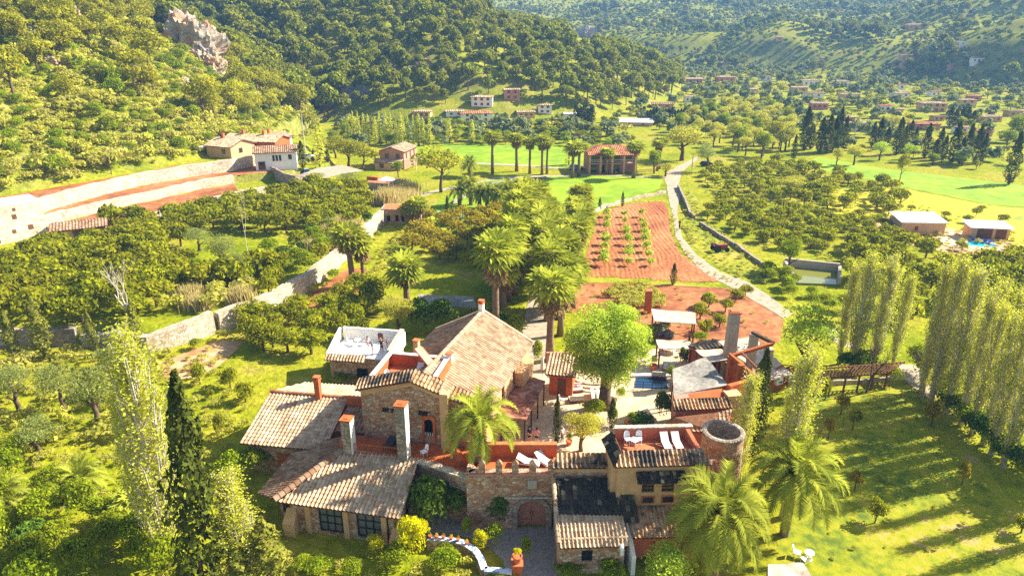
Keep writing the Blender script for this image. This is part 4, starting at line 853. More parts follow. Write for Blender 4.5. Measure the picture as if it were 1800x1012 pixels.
def house(name, label, u, v, w, d, h, rot, roof='gable', wk='white', rk='tile', wins=(), z=None, pitch=.32, chim=0, ridge_x=True, over=.45, base=None, fine=False, group=None, door=None):
    """a house of its own: u, v is the photo pixel of its front foot; wins: (face f/r/l, along 0..1, sill, width, height)"""
    b = base or (G(u, v) if z is None else GZ(u, v, z)); f = Frame(b[0], b[1], rot, b[2])
    t = thing(name, f.p(0, d/2), label, 'house', group)
    wb = MB(); x0, x1 = -w/2, w/2; rise = (d if ridge_x else w)/2*pitch if roof != 'flat' else 0
    if roof == 'gable' and not ridge_x:
        wb.add([f.p(x0, 0, -2), f.p(x1, 0, -2), f.p(x1, 0, h), f.p(0, 0, h+rise-.1), f.p(x0, 0, h), f.p(x0, d, -2), f.p(x1, d, -2), f.p(x1, d, h), f.p(0, d, h+rise-.1), f.p(x0, d, h)],
               [(0, 1, 2, 3, 4), (9, 8, 7, 6, 5), (1, 6, 7, 2), (5, 0, 4, 9)])
    elif roof == 'gable':
        wb.add([f.p(x0, 0, -2), f.p(x1, 0, -2), f.p(x1, 0, h), f.p(x0, 0, h), f.p(x0, d, -2), f.p(x1, d, -2), f.p(x1, d, h), f.p(x0, d, h), f.p(x0, d/2, h+rise-.1), f.p(x1, d/2, h+rise-.1)],
               [(0, 1, 2, 3), (1, 5, 6, 9, 2), (5, 4, 7, 6), (4, 0, 3, 8, 7)])
    else: wb.prism([f.p2(x0, 0), f.p2(x1, 0), f.p2(x1, d), f.p2(x0, d)], b[2]-2, b[2]+h+(.35 if roof == 'flat' else 0))
    part('wall', wb, M[wk], t)
    rb = MB(); o = over; zl = h-o*pitch; mats = [M[rk], M['wood']]
    def slope(a, b_, c, dd): 
        P = [f.p(*q) for q in (a, b_, c, dd)]
        tile_slope(rb, P, .5 if fine else .9, .55 if fine else 1.1, .07 if fine else .1, .12)
    if roof == 'gable' and ridge_x:
        slope((x0-o, -o, zl), (x1+o, -o, zl), (x1+o, d/2, h+rise), (x0-o, d/2, h+rise)); slope((x1+o, d+o, zl), (x0-o, d+o, zl), (x0-o, d/2, h+rise), (x1+o, d/2, h+rise))
    elif roof == 'gable':
        slope((x1+o, -o, zl), (x1+o, d+o, zl), (0, d+o, h+rise), (0, -o, h+rise)); slope((x0-o, d+o, zl), (x0-o, -o, zl), (0, -o, h+rise), (0, d+o, h+rise))
    elif roof == 'hip':
        k = min(w, d)/2; zr = h+k*pitch
        if w >= d: ra, rb2 = (x0+k, d/2, zr), (x1-k, d/2, zr)
        else: ra, rb2 = (0, k, zr), (0, d-k, zr)
        A, B, C, D = (x0-o, -o, zl), (x1+o, -o, zl), (x1+o, d+o, zl), (x0-o, d+o, zl)
        if w >= d: slope(A, B, rb2, ra); slope(C, D, ra, rb2); slope(B, C, rb2, rb2); slope(D, A, ra, ra)
        else: slope(A, B, ra, ra); slope(C, D, rb2, rb2); slope(B, C, rb2, ra); slope(D, A, ra, rb2)
    elif roof == 'mono': rb.add([f.p(*q) for q in ((x0-o, -o, h-.1), (x1+o, -o, h-.1), (x1+o, d+o, h+d*pitch), (x0-o, d+o, h+d*pitch), (x0-o, -o, h+.05), (x1+o, -o, h+.05), (x1+o, d+o, h+d*pitch+.15), (x0-o, d+o, h+d*pitch+.15))], [(3, 2, 1, 0), (4, 5, 6, 7), (0, 1, 5, 4), (1, 2, 6, 5), (2, 3, 7, 6), (3, 0, 4, 7)], 0, [(0, 0)]*8)
    else: rb.prism([f.p2(x0+.25, .25), f.p2(x1-.25, .25), f.p2(x1-.25, d-.25), f.p2(x0+.25, d-.25)], b[2]+h+.3, b[2]+h+.37)
    part('roof', rb, mats, t)
    for face, a, s, ww, hh in wins:
        wm = MB()
        if face == 'f': c = f.p(x0+w*a, -.02, s+hh/2); dm = (ww, .1, hh)
        elif face == 'r': c = f.p(x1+.02, d*a, s+hh/2); dm = (.1, ww, hh)
        else: c = f.p(x0-.02, d*a, s+hh/2); dm = (.1, ww, hh)
        o_ = part('window' if s > .3 else 'door', wm.box(c, dm, f.a), M['wood'], t)
        if fine:
            k = .02
            c2 = f.p(x0+w*a, -.06, s+hh/2) if face == 'f' else (f.p(x1+.06, d*a, s+hh/2) if face == 'r' else f.p(x0-.06, d*a, s+hh/2))
            part('pane', MB().box(c2, (dm[0]*.75, dm[1]*.75, hh*.82), f.a), M['glass'], o_)
    for k in range(chim):
        c = f.p(x0+w*(.25+.4*k), d*.5, 0); chimney_stack(t, c[0], c[1], b[2]+h, b[2]+h+rise+1.0, .6, 'salmon', 'clay', f.a, pots=False)
    return t, f
W2 = lambda h=1.2, s=1.0: [('f', .25, s, .9, h), ('f', .75, s, .9, h)]
t, f = house('hillside_house', 'stone house with pale tile roof and porch at the end of the upper red terrace', 386, 277, 8, 8, 2.9, -24, 'gable', 'cream', 'tile', [('f', .7, 1.0, 1.2, 1.2), ('r', .4, 1.0, 1.2, 1.2)], fine=True, chim=1)
w = MB().prism([f.p2(-6.2, -1), f.p2(-4.1, -1), f.p2(-4.1, 5), f.p2(-6.2, 5)], f.z+2.3, f.z+2.42); part('porch_roof', w, M['whitepaint'], t)
for y in (-.8, 2, 4.8): part('post', MB().box(f.p(-6, y, 1.15), (.25, .25, 2.3), f.a), M['orange'], t)
house('hillside_house', 'long low house with cream tile roof and two red chimneys beside the porch house', 440, 268, 15, 7, 3.0, -14, 'gable', 'orange', 'tile', [('f', .3, .9, 1.2, 1.2), ('f', .55, .2, 1.4, 2.0), ('f', .8, .9, 1.0, 1.2)], fine=True, chim=2)
house('hillside_house', 'white gabled wing with red chimney at the end of the long low house', 466, 270, 5.5, 8, 3.8, -22, 'gable', 'white', 'tile', [('f', .5, 1.2, .8, 1.2), ('r', .5, 1.2, .8, 1.2)], fine=True, ridge_x=False, chim=1)
house('hillside_house', 'white two storey house with arched loggia above the parked silver car', 487, 299, 9.5, 6.5, 4.4, 15, 'gable', 'white', 'tile_brown', [('f', .15, .2, 1.6, 2.0), ('f', .45, 2.2, .5, 1.4), ('f', .53, 2.2, .5, 1.4), ('f', .61, 2.2, .5, 1.4), ('f', .85, 2.4, .8, 1.2)], fine=True)
t, f = house('farmhouse', 'pink two storey farmhouse with gable end and lower lean-to below the clipped pines', 690, 297, 7.2, 9.5, 5.0, -14, 'gable', 'pinkwall', 'tile', [('f', .3, 3.0, 1.1, 1.3), ('f', .75, 3.0, 1.1, 1.3), ('r', .2, 2.8, .7, 1.6), ('r', .5, 2.8, .7, 1.6), ('r', .8, 2.8, .7, 1.6)], fine=True, ridge_x=False)
w = MB(); tile_slope(w, [f.p(-4.6, -2.6, 2.1), f.p(3.6, -2.6, 2.1), f.p(3.6, -.02, 2.9), f.p(-4.6, -.02, 2.9)], .5, .5); part('lean_to_roof', w, [M['tile'], M['wood']], t)
w = MB(); wall_open(w, f.p2(-4.3, -2.2), f.p2(3.4, -2.2), -1, 2.1, [(2, 1.4, .6, 1.8, 0), (5.6, 1.8, .6, 1.8, 0)], .3); part('lean_to_wall', w, M['cream'], t)
w = MB()
for k in range(7): w.bar(f.p(3.7, .4+k*1.2, 2.6), f.p(7.2, .4+k*1.2, 2.5), .12, .14)
for y in (.2, 7.8): w.bar(f.p(7.0, y, -.5), f.p(7.0, y, 2.5), .25, .25)
w.bar(f.p(7.0, 0, 2.42), f.p(7.0, 8.2, 2.42), .16, .16); part('pergola', w, M['whitepaint'], t)
t, f = house('palm_villa', 'two storey brick villa with veranda and hipped roof behind the row of tall palms', 1076, 303, 13.5, 8, 5.6, 3, 'hip', 'pinkwall', 'tile_red', [('r', .4, 3.2, 1.0, 1.4)], fine=True)
w = MB().prism([f.p2(-6.9, -1.9), f.p2(6.4, -1.9), f.p2(6.4, -.01), f.p2(-6.9, -.01)], f.z+2.65, f.z+2.9); part('veranda_floor', w, M['pinkwall'], t)
for x in (-6.6, -3.6, -.4, 2.8, 6.1): part('pillar', MB().box(f.p(x, -1.7, 2.6), (.5, .4, 5.2), f.a), M['cream'], t)
w = MB(); tile_slope(w, [f.p(-7.2, -2.3, 5.05), f.p(6.8, -2.3, 5.05), f.p(6.8, .0, 5.75), f.p(-7.2, .0, 5.75)], .5, .5); part('veranda_roof', w, [M['tile_red'], M['wood']], t)
for x, z in ((-5.1, .1), (-2, .1), (1.2, .1), (-5.1, 3.0), (-2, 3.0), (1.2, 3.0), (4.4, 3.0)): part('door' , MB().box(f.p(x, -.03, z+1.0), (1.6, .1, 2.0), f.a), M['glass'], t)
w = MB(); w.bar(f.p(-6.7, -1.85, 3.7), f.p(6.2, -1.85, 3.7), .08, .08); w.bar(f.p(-6.7, -1.85, 3.3), f.p(6.2, -1.85, 3.3), .06, .06); part('veranda_rail', w, M['whitepaint'], t)
t, f = house('stone_mill', 'tall pale ruined stone house with small square windows at the orchard edge', 22, 428, 11, 7, 6.2, 48, 'flat', 'mill_stone', 'mill_stone', [('f', .3, 3.4, .7, .9), ('f', .6, 4.0, .6, .8), ('f', .78, 1.8, .7, .8), ('f', .55, 1.6, .5, .6), ('f', .62, 5.4, .4, .5), ('f', .3, .3, .9, 1.3)], base=tuple(GZ(24, 426, 2.2)))
t, f = house('farm_shed', 'low brown shed with clay tile roof beside the pale ruined house', 140, 418, 8, 6, 2.1, 28, 'gable', 'stone', 'tile_brown', [('f', .5, .2, 2.0, 1.5)], base=tuple(GZ(143, 421, 2.2)), fine=True, pitch=.22)
t, f = house('arcade_house', 'stone arcade building with small arched openings under a flat terrace', 712, 394, 8, 5, 2.6, -3, 'flat', 'stone', 'terracotta', [], base=tuple(GZ(706, 393, 0)))
for x in (-2.6, -.9, .3, 2.2): part('window', MB().prism([f.p2(x-.3, -.05), f.p2(x+.3, -.05), f.p2(x+.3, .05), f.p2(x-.3, .05)], f.z+.5, f.z+1.7), M['black'], t)
t, f = house('terrace_restaurant', 'orange walled dining terrace on a stone base beside the reeds', 657, 345, 7, 6, 3.0, -20, 'flat', 'stone_grey', 'terracotta', [('f', .8, 1.2, .8, 1.2)], base=tuple(GZ(660, 346, 0)))
w = MB(); wall_open(w, f.p2(-3.5, 2.4), f.p2(-.5, 2.4), f.z+3.2, f.z+4.1, [], .3); part('parapet', w, M['orange'], t)
t, f = house('farm_store', 'pale stone farm store with white low roof in the right orchard', 1620, 413, 8.2, 5, 2.5, -3, 'mono', 'cream', 'whitepaint', [('f', .35, .9, .6, .8)], pitch=.12, over=.25)
t, f = house('pool_house', 'open fronted pool house with pale sheet roof behind the blue pool', 1738, 421, 6.6, 3.2, 2.3, -9, 'mono', 'cream', 'whitepaint', [('f', .35, .2, 2.6, 1.9), ('f', .78, .2, 1.8, 1.9)], pitch=.1, over=.5)
sheet('patio', [(1640, 420), (1668, 408), (1705, 412), (1712, 428), (1765, 436), (1755, 442), (1690, 436), (1660, 428)], 'paving', 3)
sheet('pool', [(1700, 425.5), (1712, 423.5), (1752, 431), (1746, 436), (1702, 431)], 'pool', 5, label='bright blue swimming pool by the pool house')
sheet('pool', [(765, 383), (770, 372), (812, 374), (816, 386), (790, 388)], 'pool', 3, label='pale blue swimming pool behind the fruit trees')
t = thing('stone_cistern', GZ(1425, 490, 0), 'long rectangular water tank with pale wall at the orchard edge', 'water tank')
w = MB(); cs = px_poly([(1378, 470), (1474, 480), (1474, 503), (1395, 500)])
for a, b in ((0, 1), (1, 2), (3, 0)):
    p, q = Vector((*cs[a], .8)), Vector((*cs[b], .8)); w = MB().bar(p, q, .45, 1.7 if a == 0 else 1.0); part('tank_wall', w, M['grey_plaster'], t)
part('water', MB().prism(cs, -.1, .32), M['pond'], t)
FAR = [ # u, v foot, width px, height px, roof, wall, roof tile, label, windows
 (847, 188, 40, 17, 'hip', 'white', 'tile', 'white villa with hipped roof on the slope above the red roofed house', 6), (838, 215, 60, 15, 'hip', 'white', 'tile_red', 'large white house with red hipped roof below the pine wood', 6),
 (800, 205, 34, 9, 'gable', 'white', 'tile', 'low pinkish house beside the large red roofed house', 2), (741, 208, 34, 12, 'hip', 'cream', 'tile', 'small cream house at the foot of the pine slope', 3),
 (900, 176, 30, 18, 'gable', 'pinkwall', 'tile', 'tall pinkish house half hidden by pines', 4), (925, 207, 34, 10, 'gable', 'cream', 'tile', 'cream row house left of its taller white neighbour', 3),
 (958, 200, 26, 15, 'hip', 'white', 'tile', 'taller white house in the small row below the pines', 4), (1004, 211, 28, 11, 'gable', 'white', 'whitepaint', 'plain white house with one dark window beside cypress trees', 1),
 (1118, 222, 62, 7, 'mono', 'cream', 'whitepaint', 'long pale low shed in front of the dark cypress hedge', 2), (1215, 180, 25, 10, 'hip', 'white', 'tile', 'white house above the dark cypress hedge', 3),
 (1165, 190, 40, 7, 'gable', 'cream', 'tile_brown', 'low house just behind the cypress hedge', 2), (1220, 148, 30, 9, 'gable', 'pinkwall', 'tile', 'pink roofed house far up the valley', 2), (1277, 147, 34, 11, 'hip', 'pinkwall', 'tile', 'wide pinkish house in the far valley orchards', 3),
 (1282, 121, 30, 9, 'gable', 'cream', 'tile', 'distant cream house at the foot of the far woods', 2), (1320, 165, 26, 8, 'gable', 'cream', 'tile', 'little cream house between far orchards', 2), (1345, 143, 24, 8, 'hip', 'white', 'tile_brown', 'grey far house near the valley road', 2),
 (1425, 152, 32, 10, 'hip', 'white', 'tile', 'grey brown house in the village centre', 3), (1405, 162, 30, 8, 'gable', 'cream', 'tile', 'long cream house left of the village trees', 2), (1432, 172, 34, 8, 'gable', 'white', 'tile_brown', 'white house with low brown roof in the village', 2),
 (1480, 152, 28, 9, 'hip', 'white', 'tile', 'white village house with pale hipped roof', 2), (1496, 175, 34, 9, 'hip', 'cream', 'tile', 'cream house above the yellow willow', 2), (1440, 193, 32, 11, 'gable', 'pinkwall', 'tile', 'pinkish brown gabled house before the willow', 3),
 (1585, 158, 14, 9, 'gable', 'white', 'tile_red', 'tiny white house with red end at the wood edge', 1), (1586, 172, 34, 8, 'gable', 'white', 'tile', 'long grey house below the dark woods', 2), (1645, 170, 24, 9, 'gable', 'white', 'tile_brown', 'grey gabled house near the tall palms', 2),
 (1555, 197, 26, 11, 'gable', 'white', 'tile_red', 'white house with pinkish red gable in the village', 2), (1577, 198, 24, 6, 'gable', 'cream', 'tile', 'low annexe beside the red gabled house', 1), (1640, 197, 46, 15, 'hip', 'cream', 'tile', 'large cream block with rows of windows in the village', 8),
 (1700, 190, 30, 14, 'hip', 'cream', 'tile', 'cream two storey house behind the dark tree clump', 4), (1712, 178, 24, 9, 'hip', 'pinkwall', 'tile_red', 'small red roofed house under the dark wooded spur', 2), (1502, 231, 42, 14, 'gable', 'white', 'tile', 'long white farmhouse with dark windows behind the cypress group', 5),
 (1490, 218, 26, 12, 'gable', 'pinkwall', 'tile', 'pink house behind the long white farmhouse', 2), (1628, 229, 50, 11, 'hip', 'pinkwall', 'tile_red', 'wide salmon house behind the cypress row', 4), (1650, 213, 24, 8, 'gable', 'cream', 'tile_brown', 'cream cottage above the salmon house', 2),
 (1745, 215, 38, 10, 'hip', 'cream', 'tile', 'cream bungalow right of the dark tree clump', 3), (1728, 240, 32, 10, 'gable', 'pinkwall', 'tile_red', 'salmon bungalow by the road on the far right', 2), (1690, 236, 26, 12, 'gable', 'white', 'tile', 'white house glimpsed between cypress tops', 2),
 (1785, 205, 30, 9, 'gable', 'cream', 'tile_brown', 'house at the edge of view below the dark spur', 2), (1720, 111, 24, 9, 'hip', 'white', 'tile', 'white house high among the woods of the far spur', 3), (1606, 106, 44, 8, 'flat', 'cream', 'cream', 'long pale villa on the wooded far slope', 4),
 (1612, 53, 40, 9, 'hip', 'cream', 'tile', 'pale villa highest on the far hillside', 3), (1598, 118, 26, 6, 'gable', 'cream', 'tile', 'small pale house below the long villa on the slope', 2), (1676, 120, 16, 6, 'gable', 'pinkwall', 'tile', 'tiny pink house in the far woods', 1), (1692, 80, 18, 6, 'flat', 'white', 'white', 'white house between dark pines on the far slope', 1),
 (1370, 72, 14, 6, 'gable', 'cream', 'tile', 'lone tiny house on the far olive slope', 1), (1450, 108, 16, 6, 'gable', 'cream', 'tile', 'tiny house on the edge of the far terraces', 1)]
pts = GG([a[0] for a in FAR], [a[1] for a in FAR])
for (u, v, wp, hp, roof, wk, rk, lab, nw), p in zip(FAR, pts):
    s = depth(p)/FPX; w_, h_ = wp*s*.92, hp*s*.98; d_ = min(w_*.5, 6.5)
    rows = 2 if nw >= 4 else 1; per = max(1, nw//rows)
    wins = [('f', (i+.7)/(per+.4), h_*(.15+.5*r) if rows == 2 else h_*.35, min(1.1, w_/per*.4), h_*(.26 if rows == 2 else .36)) for r in range(rows) for i in range(per)]
    house('distant_house', lab, u, v, w_, d_, h_, random.uniform(-12, 14), roof, wk, rk, wins, base=tuple(p), over=.35, pitch=.24 if roof != 'mono' else .1)

# ---- rocks
def rock_mat(name, cols):
    m, nt, b = mat(name, .95, .1); p = pos(nt)
    sc = nt.nodes.new('ShaderNodeVectorMath'); sc.operation = 'MULTIPLY'; sc.inputs[1].default_value = (.16, .16, .42); L(nt, p, sc.inputs[0])
    f = noise(nt, 1.0, 8, sc.outputs[0], .7); r = ramp(nt, f, cols); L(nt, r.outputs[0], b.inputs['Base Color']); bump(nt, b, noise(nt, .5, 8, rough=.7), 1.0, 1.2); return m
M['cliff'] = rock_mat('pale_limestone_cliff', [(.3, lin('625c56')), (.42, lin('948a7e')), (.5, lin('bbab94')), (.57, lin('bb936c')), (.65, lin('a8734c')), (.75, lin('b5a68e'))])
M['cliff_grey'] = rock_mat('grey_limestone', [(.3, lin('56585a')), (.5, lin('8c8a86')), (.7, lin('b5aea2'))])
def rock(c, sx, sy, sz, mk, label, seed, rot=0, sub=5):
    bm = bmesh.new(); bmesh.ops.create_icosphere(bm, subdivisions=sub, radius=1)
    off = Vector((seed*7.3, seed*3.1, seed*1.7))
    for v in bm.verts:
        d = v.co.normalized(); n1 = mnoise.noise(d*1.6+off); n2 = abs(mnoise.noise(d*3.7+off)); n3 = mnoise.noise(Vector((d.x*5, d.y*5, d.z*11))+off)
        k = 1+.35*n1-.38*n2+.12*n3; v.co = Vector((d.x*sx*k, d.y*sy*k, d.z*sz*k*(1 if d.z > 0 else .9)))
    bmesh.ops.rotate(bm, verts=bm.verts, cent=(0, 0, 0), matrix=Matrix.Rotation(rot, 3, 'Z'))
    me = bpy.data.meshes.new('rock'); bm.to_mesh(me); bm.free(); me.materials.append(M[mk])
    return tag(link('rock_outcrop', me, None, c), label, 'rock', None, 'thing')
p = G(334, 95); rock((p.x, p.y+3, p.z-3), 13, 12, 17, 'cliff', 'great ochre and grey limestone cliff on the left hillside', 3, .4)
p = G(365, 128); rock((p.x, p.y+2, p.z), 6, 6, 8, 'cliff', 'lower ochre buttress at the foot of the great cliff', 9, .2)
p = G(300, 52); rock((p.x, p.y+2, p.z+1), 6, 6, 5, 'cliff_grey', 'grey rock crest at the upper end of the great cliff', 12, .2)
p = G(1032, 62); rock((p.x, p.y+3, p.z), 11, 9, 9, 'cliff', 'pale cliff at the end of the pine covered ridge', 5, .1)
p = G(618, 170); rock((p.x, p.y+1, p.z-1), 9, 6, 8, 'cliff_grey', 'shaded grey rock face low on the pine slope', 6)
p = G(560, 185); rock((p.x, p.y+1, p.z-1), 8, 6, 6, 'cliff_grey', 'dark grey rock at the bottom of the gully', 8)
for k, (u, v, s) in enumerate(((92, 112, 3), (240, 128, 3), (120, 26, 4), (195, 88, 3), (55, 60, 3), (322, 150, 3.5), (180, 55, 3), (700, 122, 5), (745, 118, 5))):
    p = G(u, v); rock((p.x, p.y, p.z), s*1.5, s, s*.7, 'cliff', ['pale boulder under a pine on the left slope', 'pale rock below the great cliff scrub', 'rock ledge near the top of the left hill', 'small ledge among the hillside scrub', 'broken ledge below the upper pines', 'white rock just under the cliff trees', 'pale ledge high among hillside pines', 'pale bank inside the pine wood', 'ledge beside the clearing in the pine wood'][k], 20+k, k, 4)
# ================================================================ PLANTS
def lf_mesh(name, parts_):
    """parts_: (P, Nn, size, aspect, tint, material) leaf sets -> one mesh of small rhombic leaves"""
    me = bpy.data.meshes.new(name); V = []; MI = []; T = []; nf = 0; mats = []
    for P, Nn, S, asp, tint, m in parts_:
        n = len(P); Nn = Nn/np.maximum(np.linalg.norm(Nn, axis=1, keepdims=True), 1e-6)
        r = RNG.normal(size=(n, 3)); t = r-Nn*(r*Nn).sum(1, keepdims=True); t /= np.maximum(np.linalg.norm(t, axis=1, keepdims=True), 1e-6); b = np.cross(Nn, t)
        S = np.broadcast_to(S, n)[:, None]; q = np.stack([P-t*S*.5, P+b*S*.5*asp+Nn*S*.06, P+t*S*.5, P-b*S*.5*asp+Nn*S*.06], 1)
        V.append(q.reshape(-1, 3)); T.append(np.clip(tint, 0, 1)); MI.append(np.full(n, len(mats), np.int32)); mats.append(m); nf += n
    V = np.concatenate(V); T = np.concatenate(T); MI = np.concatenate(MI)
    me.vertices.add(nf*4); me.vertices.foreach_set('co', V.ravel()); me.loops.add(nf*4); me.loops.foreach_set('vertex_index', np.arange(nf*4, dtype=np.int32))
    me.polygons.add(nf); me.polygons.foreach_set('loop_start', np.arange(0, nf*4, 4, dtype=np.int32)); me.polygons.foreach_set('material_index', MI)
    for m in mats: me.materials.append(m)
    a = me.attributes.new('tint', 'FLOAT', 'FACE'); a.data.foreach_set('value', T.astype(np.float32)); me.update(); return me
def blobs_pts(blobs, n, out=.8, fill=.35):
    """leaves over lumpy blobs (x,y,z,rx,ry,rz): outward-facing near the skin, some inside"""
    B = np.array(blobs, float); ar = (B[:, 3]*B[:, 4]+B[:, 4]*B[:, 5]+B[:, 3]*B[:, 5]); k = RNG.choice(len(B), n, p=ar/ar.sum())
    d = RNG.normal(size=(n, 3)); d /= np.linalg.norm(d, axis=1, keepdims=True); d[:, 2] = np.where(d[:, 2] < -.3, -d[:, 2]*.8, d[:, 2])
    rr = np.where(RNG.random(n) < fill, RNG.uniform(.4, .95, n), RNG.uniform(.9, 1.08, n))[:, None]
    P = B[k, :3]+d*B[k, 3:6]*rr; Nn = d*out+RNG.normal(size=(n, 3))*.55
    tint = .42+RNG.normal(size=len(B))[k]*.13+RNG.normal(size=n)*.2
    return P, Nn, tint
def clumpy(cx, cy, cz, rx, ry, rz, nb, br, flat=0):   # blobs scattered through an ellipsoid
    out = []
    for _ in range(nb):
        d = RNG.normal(size=3); d /= np.linalg.norm(d); 
        if flat: d[2] = abs(d[2])
        k = RNG.uniform(.45, .85); s = br*RNG.uniform(.75, 1.25); out.append((cx+d[0]*rx*k, cy+d[1]*ry*k, cz+d[2]*rz*k, s, s, s*.8))
    return out
def branch_mb(mb, p, d, ln, r, depth_, spread=.5, up=.15, n=5, kids=(2, 3), segs=3, shrink=.68):
    pts = [Vector(p)]; d = Vector(d).normalized()
    for s in range(segs):
        d = (d+Vector((random.uniform(-.18, .18), random.uniform(-.18, .18), up*.5))).normalized(); pts.append(pts[-1]+d*ln/segs)
    mb.tube(pts, [r*(1-.45*i/segs) for i in range(segs+1)], n, cap=False)
    if depth_ <= 0: return
    for _ in range(random.randint(*kids)):
        nd = (d+Vector((random.uniform(-1, 1), random.uniform(-1, 1), random.uniform(-.3, .8)))*spread*1.6).normalized()
        branch_mb(mb, pts[random.randint(max(1, segs-1), segs)], nd, ln*shrink*random.uniform(.8, 1.15), r*.55, depth_-1, spread, up, max(3, n-1), kids, max(2, segs-1), shrink)
def bark(name, a, b): return noisy(name, [(.3, lin(a)), (.7, lin(b))], 3, bmp=.4)
M['bark'] = bark('brown_bark', '4a3a2c', '7a6450'); M['bark_pale'] = bark('pale_poplar_bark', 'a79c86', 'd6ccb8'); M['bark_white'] = bark('bleached_wood', 'b5a48c', 'd8cbb6'); M['palm_bark'] = bark('palm_trunk', '6a5442', '94795e')
LF = lambda n, a, b, **k: leaf(n, tuple(min(.85, c*1.6) for c in lin(a)), tuple(min(.85, c*1.6) for c in lin(b)), **k)
M['l_pine'] = LF('pine_needles', '3a4410', '969a26', trans=.3, objvar=.35); M['l_pine2'] = LF('hill_pine_needles', '5c5f14', 'b0aa30', trans=.35, objvar=.25)
M['l_citrus'] = LF('citrus_leaves', '46510e', 'aaa820', objvar=.3); M['l_fruit'] = LF('bronze_orchard_leaves', '5d5a14', 'b39e2c', objvar=.35)
M['l_olive'] = LF('olive_leaves', '5f6636', '9aa05a', objvar=.25); M['l_poplar'] = LF('young_poplar_leaves', '858824', 'ccc84a', trans=.5, objvar=.15, warm=(.5, .42, .05))
M['l_cypress'] = LF('cypress_scales', '1c260d', '4a5420', trans=.15, objvar=.2); M['l_cypress2'] = LF('olive_yellow_cypress_scales', '3a4218', '8c8a36', trans=.2, objvar=.2)  # second cypress foliage is a lighter olive yellow
M['l_palm'] = LF('palm_fronds', '4c5a1a', 'a8aa3c', trans=.35, objvar=.2); M['l_dead'] = LF('dry_palm_skirt', '5f4a30', 'a58660', trans=.15, objvar=.2)
M['l_lime'] = LF('fresh_lime_leaves', '728426', 'b0bc4a', trans=.5, objvar=.05); M['l_shrub'] = LF('shrub_leaves', '4a5a10', 'a2b020', objvar=.3)
M['l_yellow'] = LF('yellow_shrub', 'a89c0a', 'e6d216', trans=.4, objvar=.05); M['l_scrub'] = LF('hillside_scrub', '8c8830', 'ccbe50', objvar=.5, warm=(.35, .30, .12)); M['l_reed'] = LF('cane_plumes', '8f8454', 'b8a878', trans=.3, objvar=.2)
M['l_dark'] = LF('dark_ivy', '2a4414', '5c7a26', trans=.25); M['l_far'] = LF('haze_greyed_far_leaves', '4a5636', '848c60', trans=.25, objvar=.45, warm=(.33, .30, .07)); M['l_orange'] = LF('date_clusters', 'b86414', 'e0892a', trans=.2)  # far leaves: distance haze is put into their grey colour
M['l_willow'] = LF('yellow_willow_leaves', '8a8630', 'b6b250', trans=.5, objvar=.1)
P_ = {}
def proto(kind, crown, trunk): P_.setdefault(kind, []).append((crown, trunk))
def mb_mesh(name, mb, m): return mb.mesh(name, [m], (0, 0, 0), True)
def trunk_mesh(h, r, m, lean=.06, limbs=0, limb_len=1.5, start=.55):
    mb = MB(); pts = [Vector((0, 0, -.4))]; x = y = 0
    for i in range(1, 6): x += random.uniform(-lean, lean)*h; y += random.uniform(-lean, lean)*h; pts.append(Vector((x, y, h*i/5)))
    mb.tube(pts, [r*1.25, r, r*.88, r*.76, r*.62, r*.4], 7)
    for k in range(limbs):
        i = 2+k % 3; a = k*2.4+random.random(); d = Vector((math.cos(a), math.sin(a), .9)); p = pts[i]; q = p+d.normalized()*limb_len*random.uniform(.8, 1.2)
        mb.tube([p, p.lerp(q, .5)+Vector((0, 0, .1)), q], [r*.5, r*.35, r*.15], 5)
    return mb_mesh('trunk', mb, m)
# --- pines: unit = 8 m tall. Lumpy umbrella crowns on a bare stem
for k in range(4):
    bl = clumpy(0, 0, 5.2, 2.6, 2.6, 2.2, 12, 1.3)+[(0, 0, 5.1, 2.0, 2.0, 1.9)]; P, Q, T = blobs_pts(bl, 1500)
    proto('pine', lf_mesh('crown', [(P, Q, RNG.uniform(.35, .65, len(P)), .5, T, M['l_pine2'])]), trunk_mesh(5.4, .2, M['bark'], .03, 4, 1.8))
def with_trunk(me, mb):                     # add a stem to a leaf mesh (small distant plants are one mesh)
    bm = bmesh.new(); bm.from_mesh(me); lay = bm.faces.layers.float.get('tint'); n0 = len(me.materials); me.materials.append(M['bark'])
    vs = [bm.verts.new(v) for v in mb.v]
    for f in mb.f:
        try: q = bm.faces.new([vs[i] for i in f]); q.material_index = n0; q[lay] = .5
        except ValueError: pass
    bm.to_mesh(me); bm.free(); return me
SOLO = {}
for k in range(5):
    bl = clumpy(0, 0, 4.9, 2.5, 2.5, 2.3, 9, 1.5)+[(0, 0, 4.8, 2.2, 2.2, 2.1)]; P, Q, T = blobs_pts(bl, 520)
    SOLO.setdefault('pine', []).append(with_trunk(lf_mesh('pine_tree', [(P, Q, RNG.uniform(.65, 1.15, len(P)), .65, T, M['l_pine'])]), MB().tube([(0, 0, -1), (.2, 0, 4.5)], [.25, .15], 5)))
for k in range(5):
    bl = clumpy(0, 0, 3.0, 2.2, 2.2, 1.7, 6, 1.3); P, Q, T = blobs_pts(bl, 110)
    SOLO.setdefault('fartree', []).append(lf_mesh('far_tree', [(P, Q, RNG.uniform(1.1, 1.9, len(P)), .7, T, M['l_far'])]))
for k in range(5):
    bl = clumpy(0, 0, .6, .9, .9, .5, 5, .55, 1); P, Q, T = blobs_pts(bl, 130)
    SOLO.setdefault('scrub', []).append(lf_mesh('scrub', [(P, Q, RNG.uniform(.25, .5, len(P)), .6, T, M['l_scrub'])]))
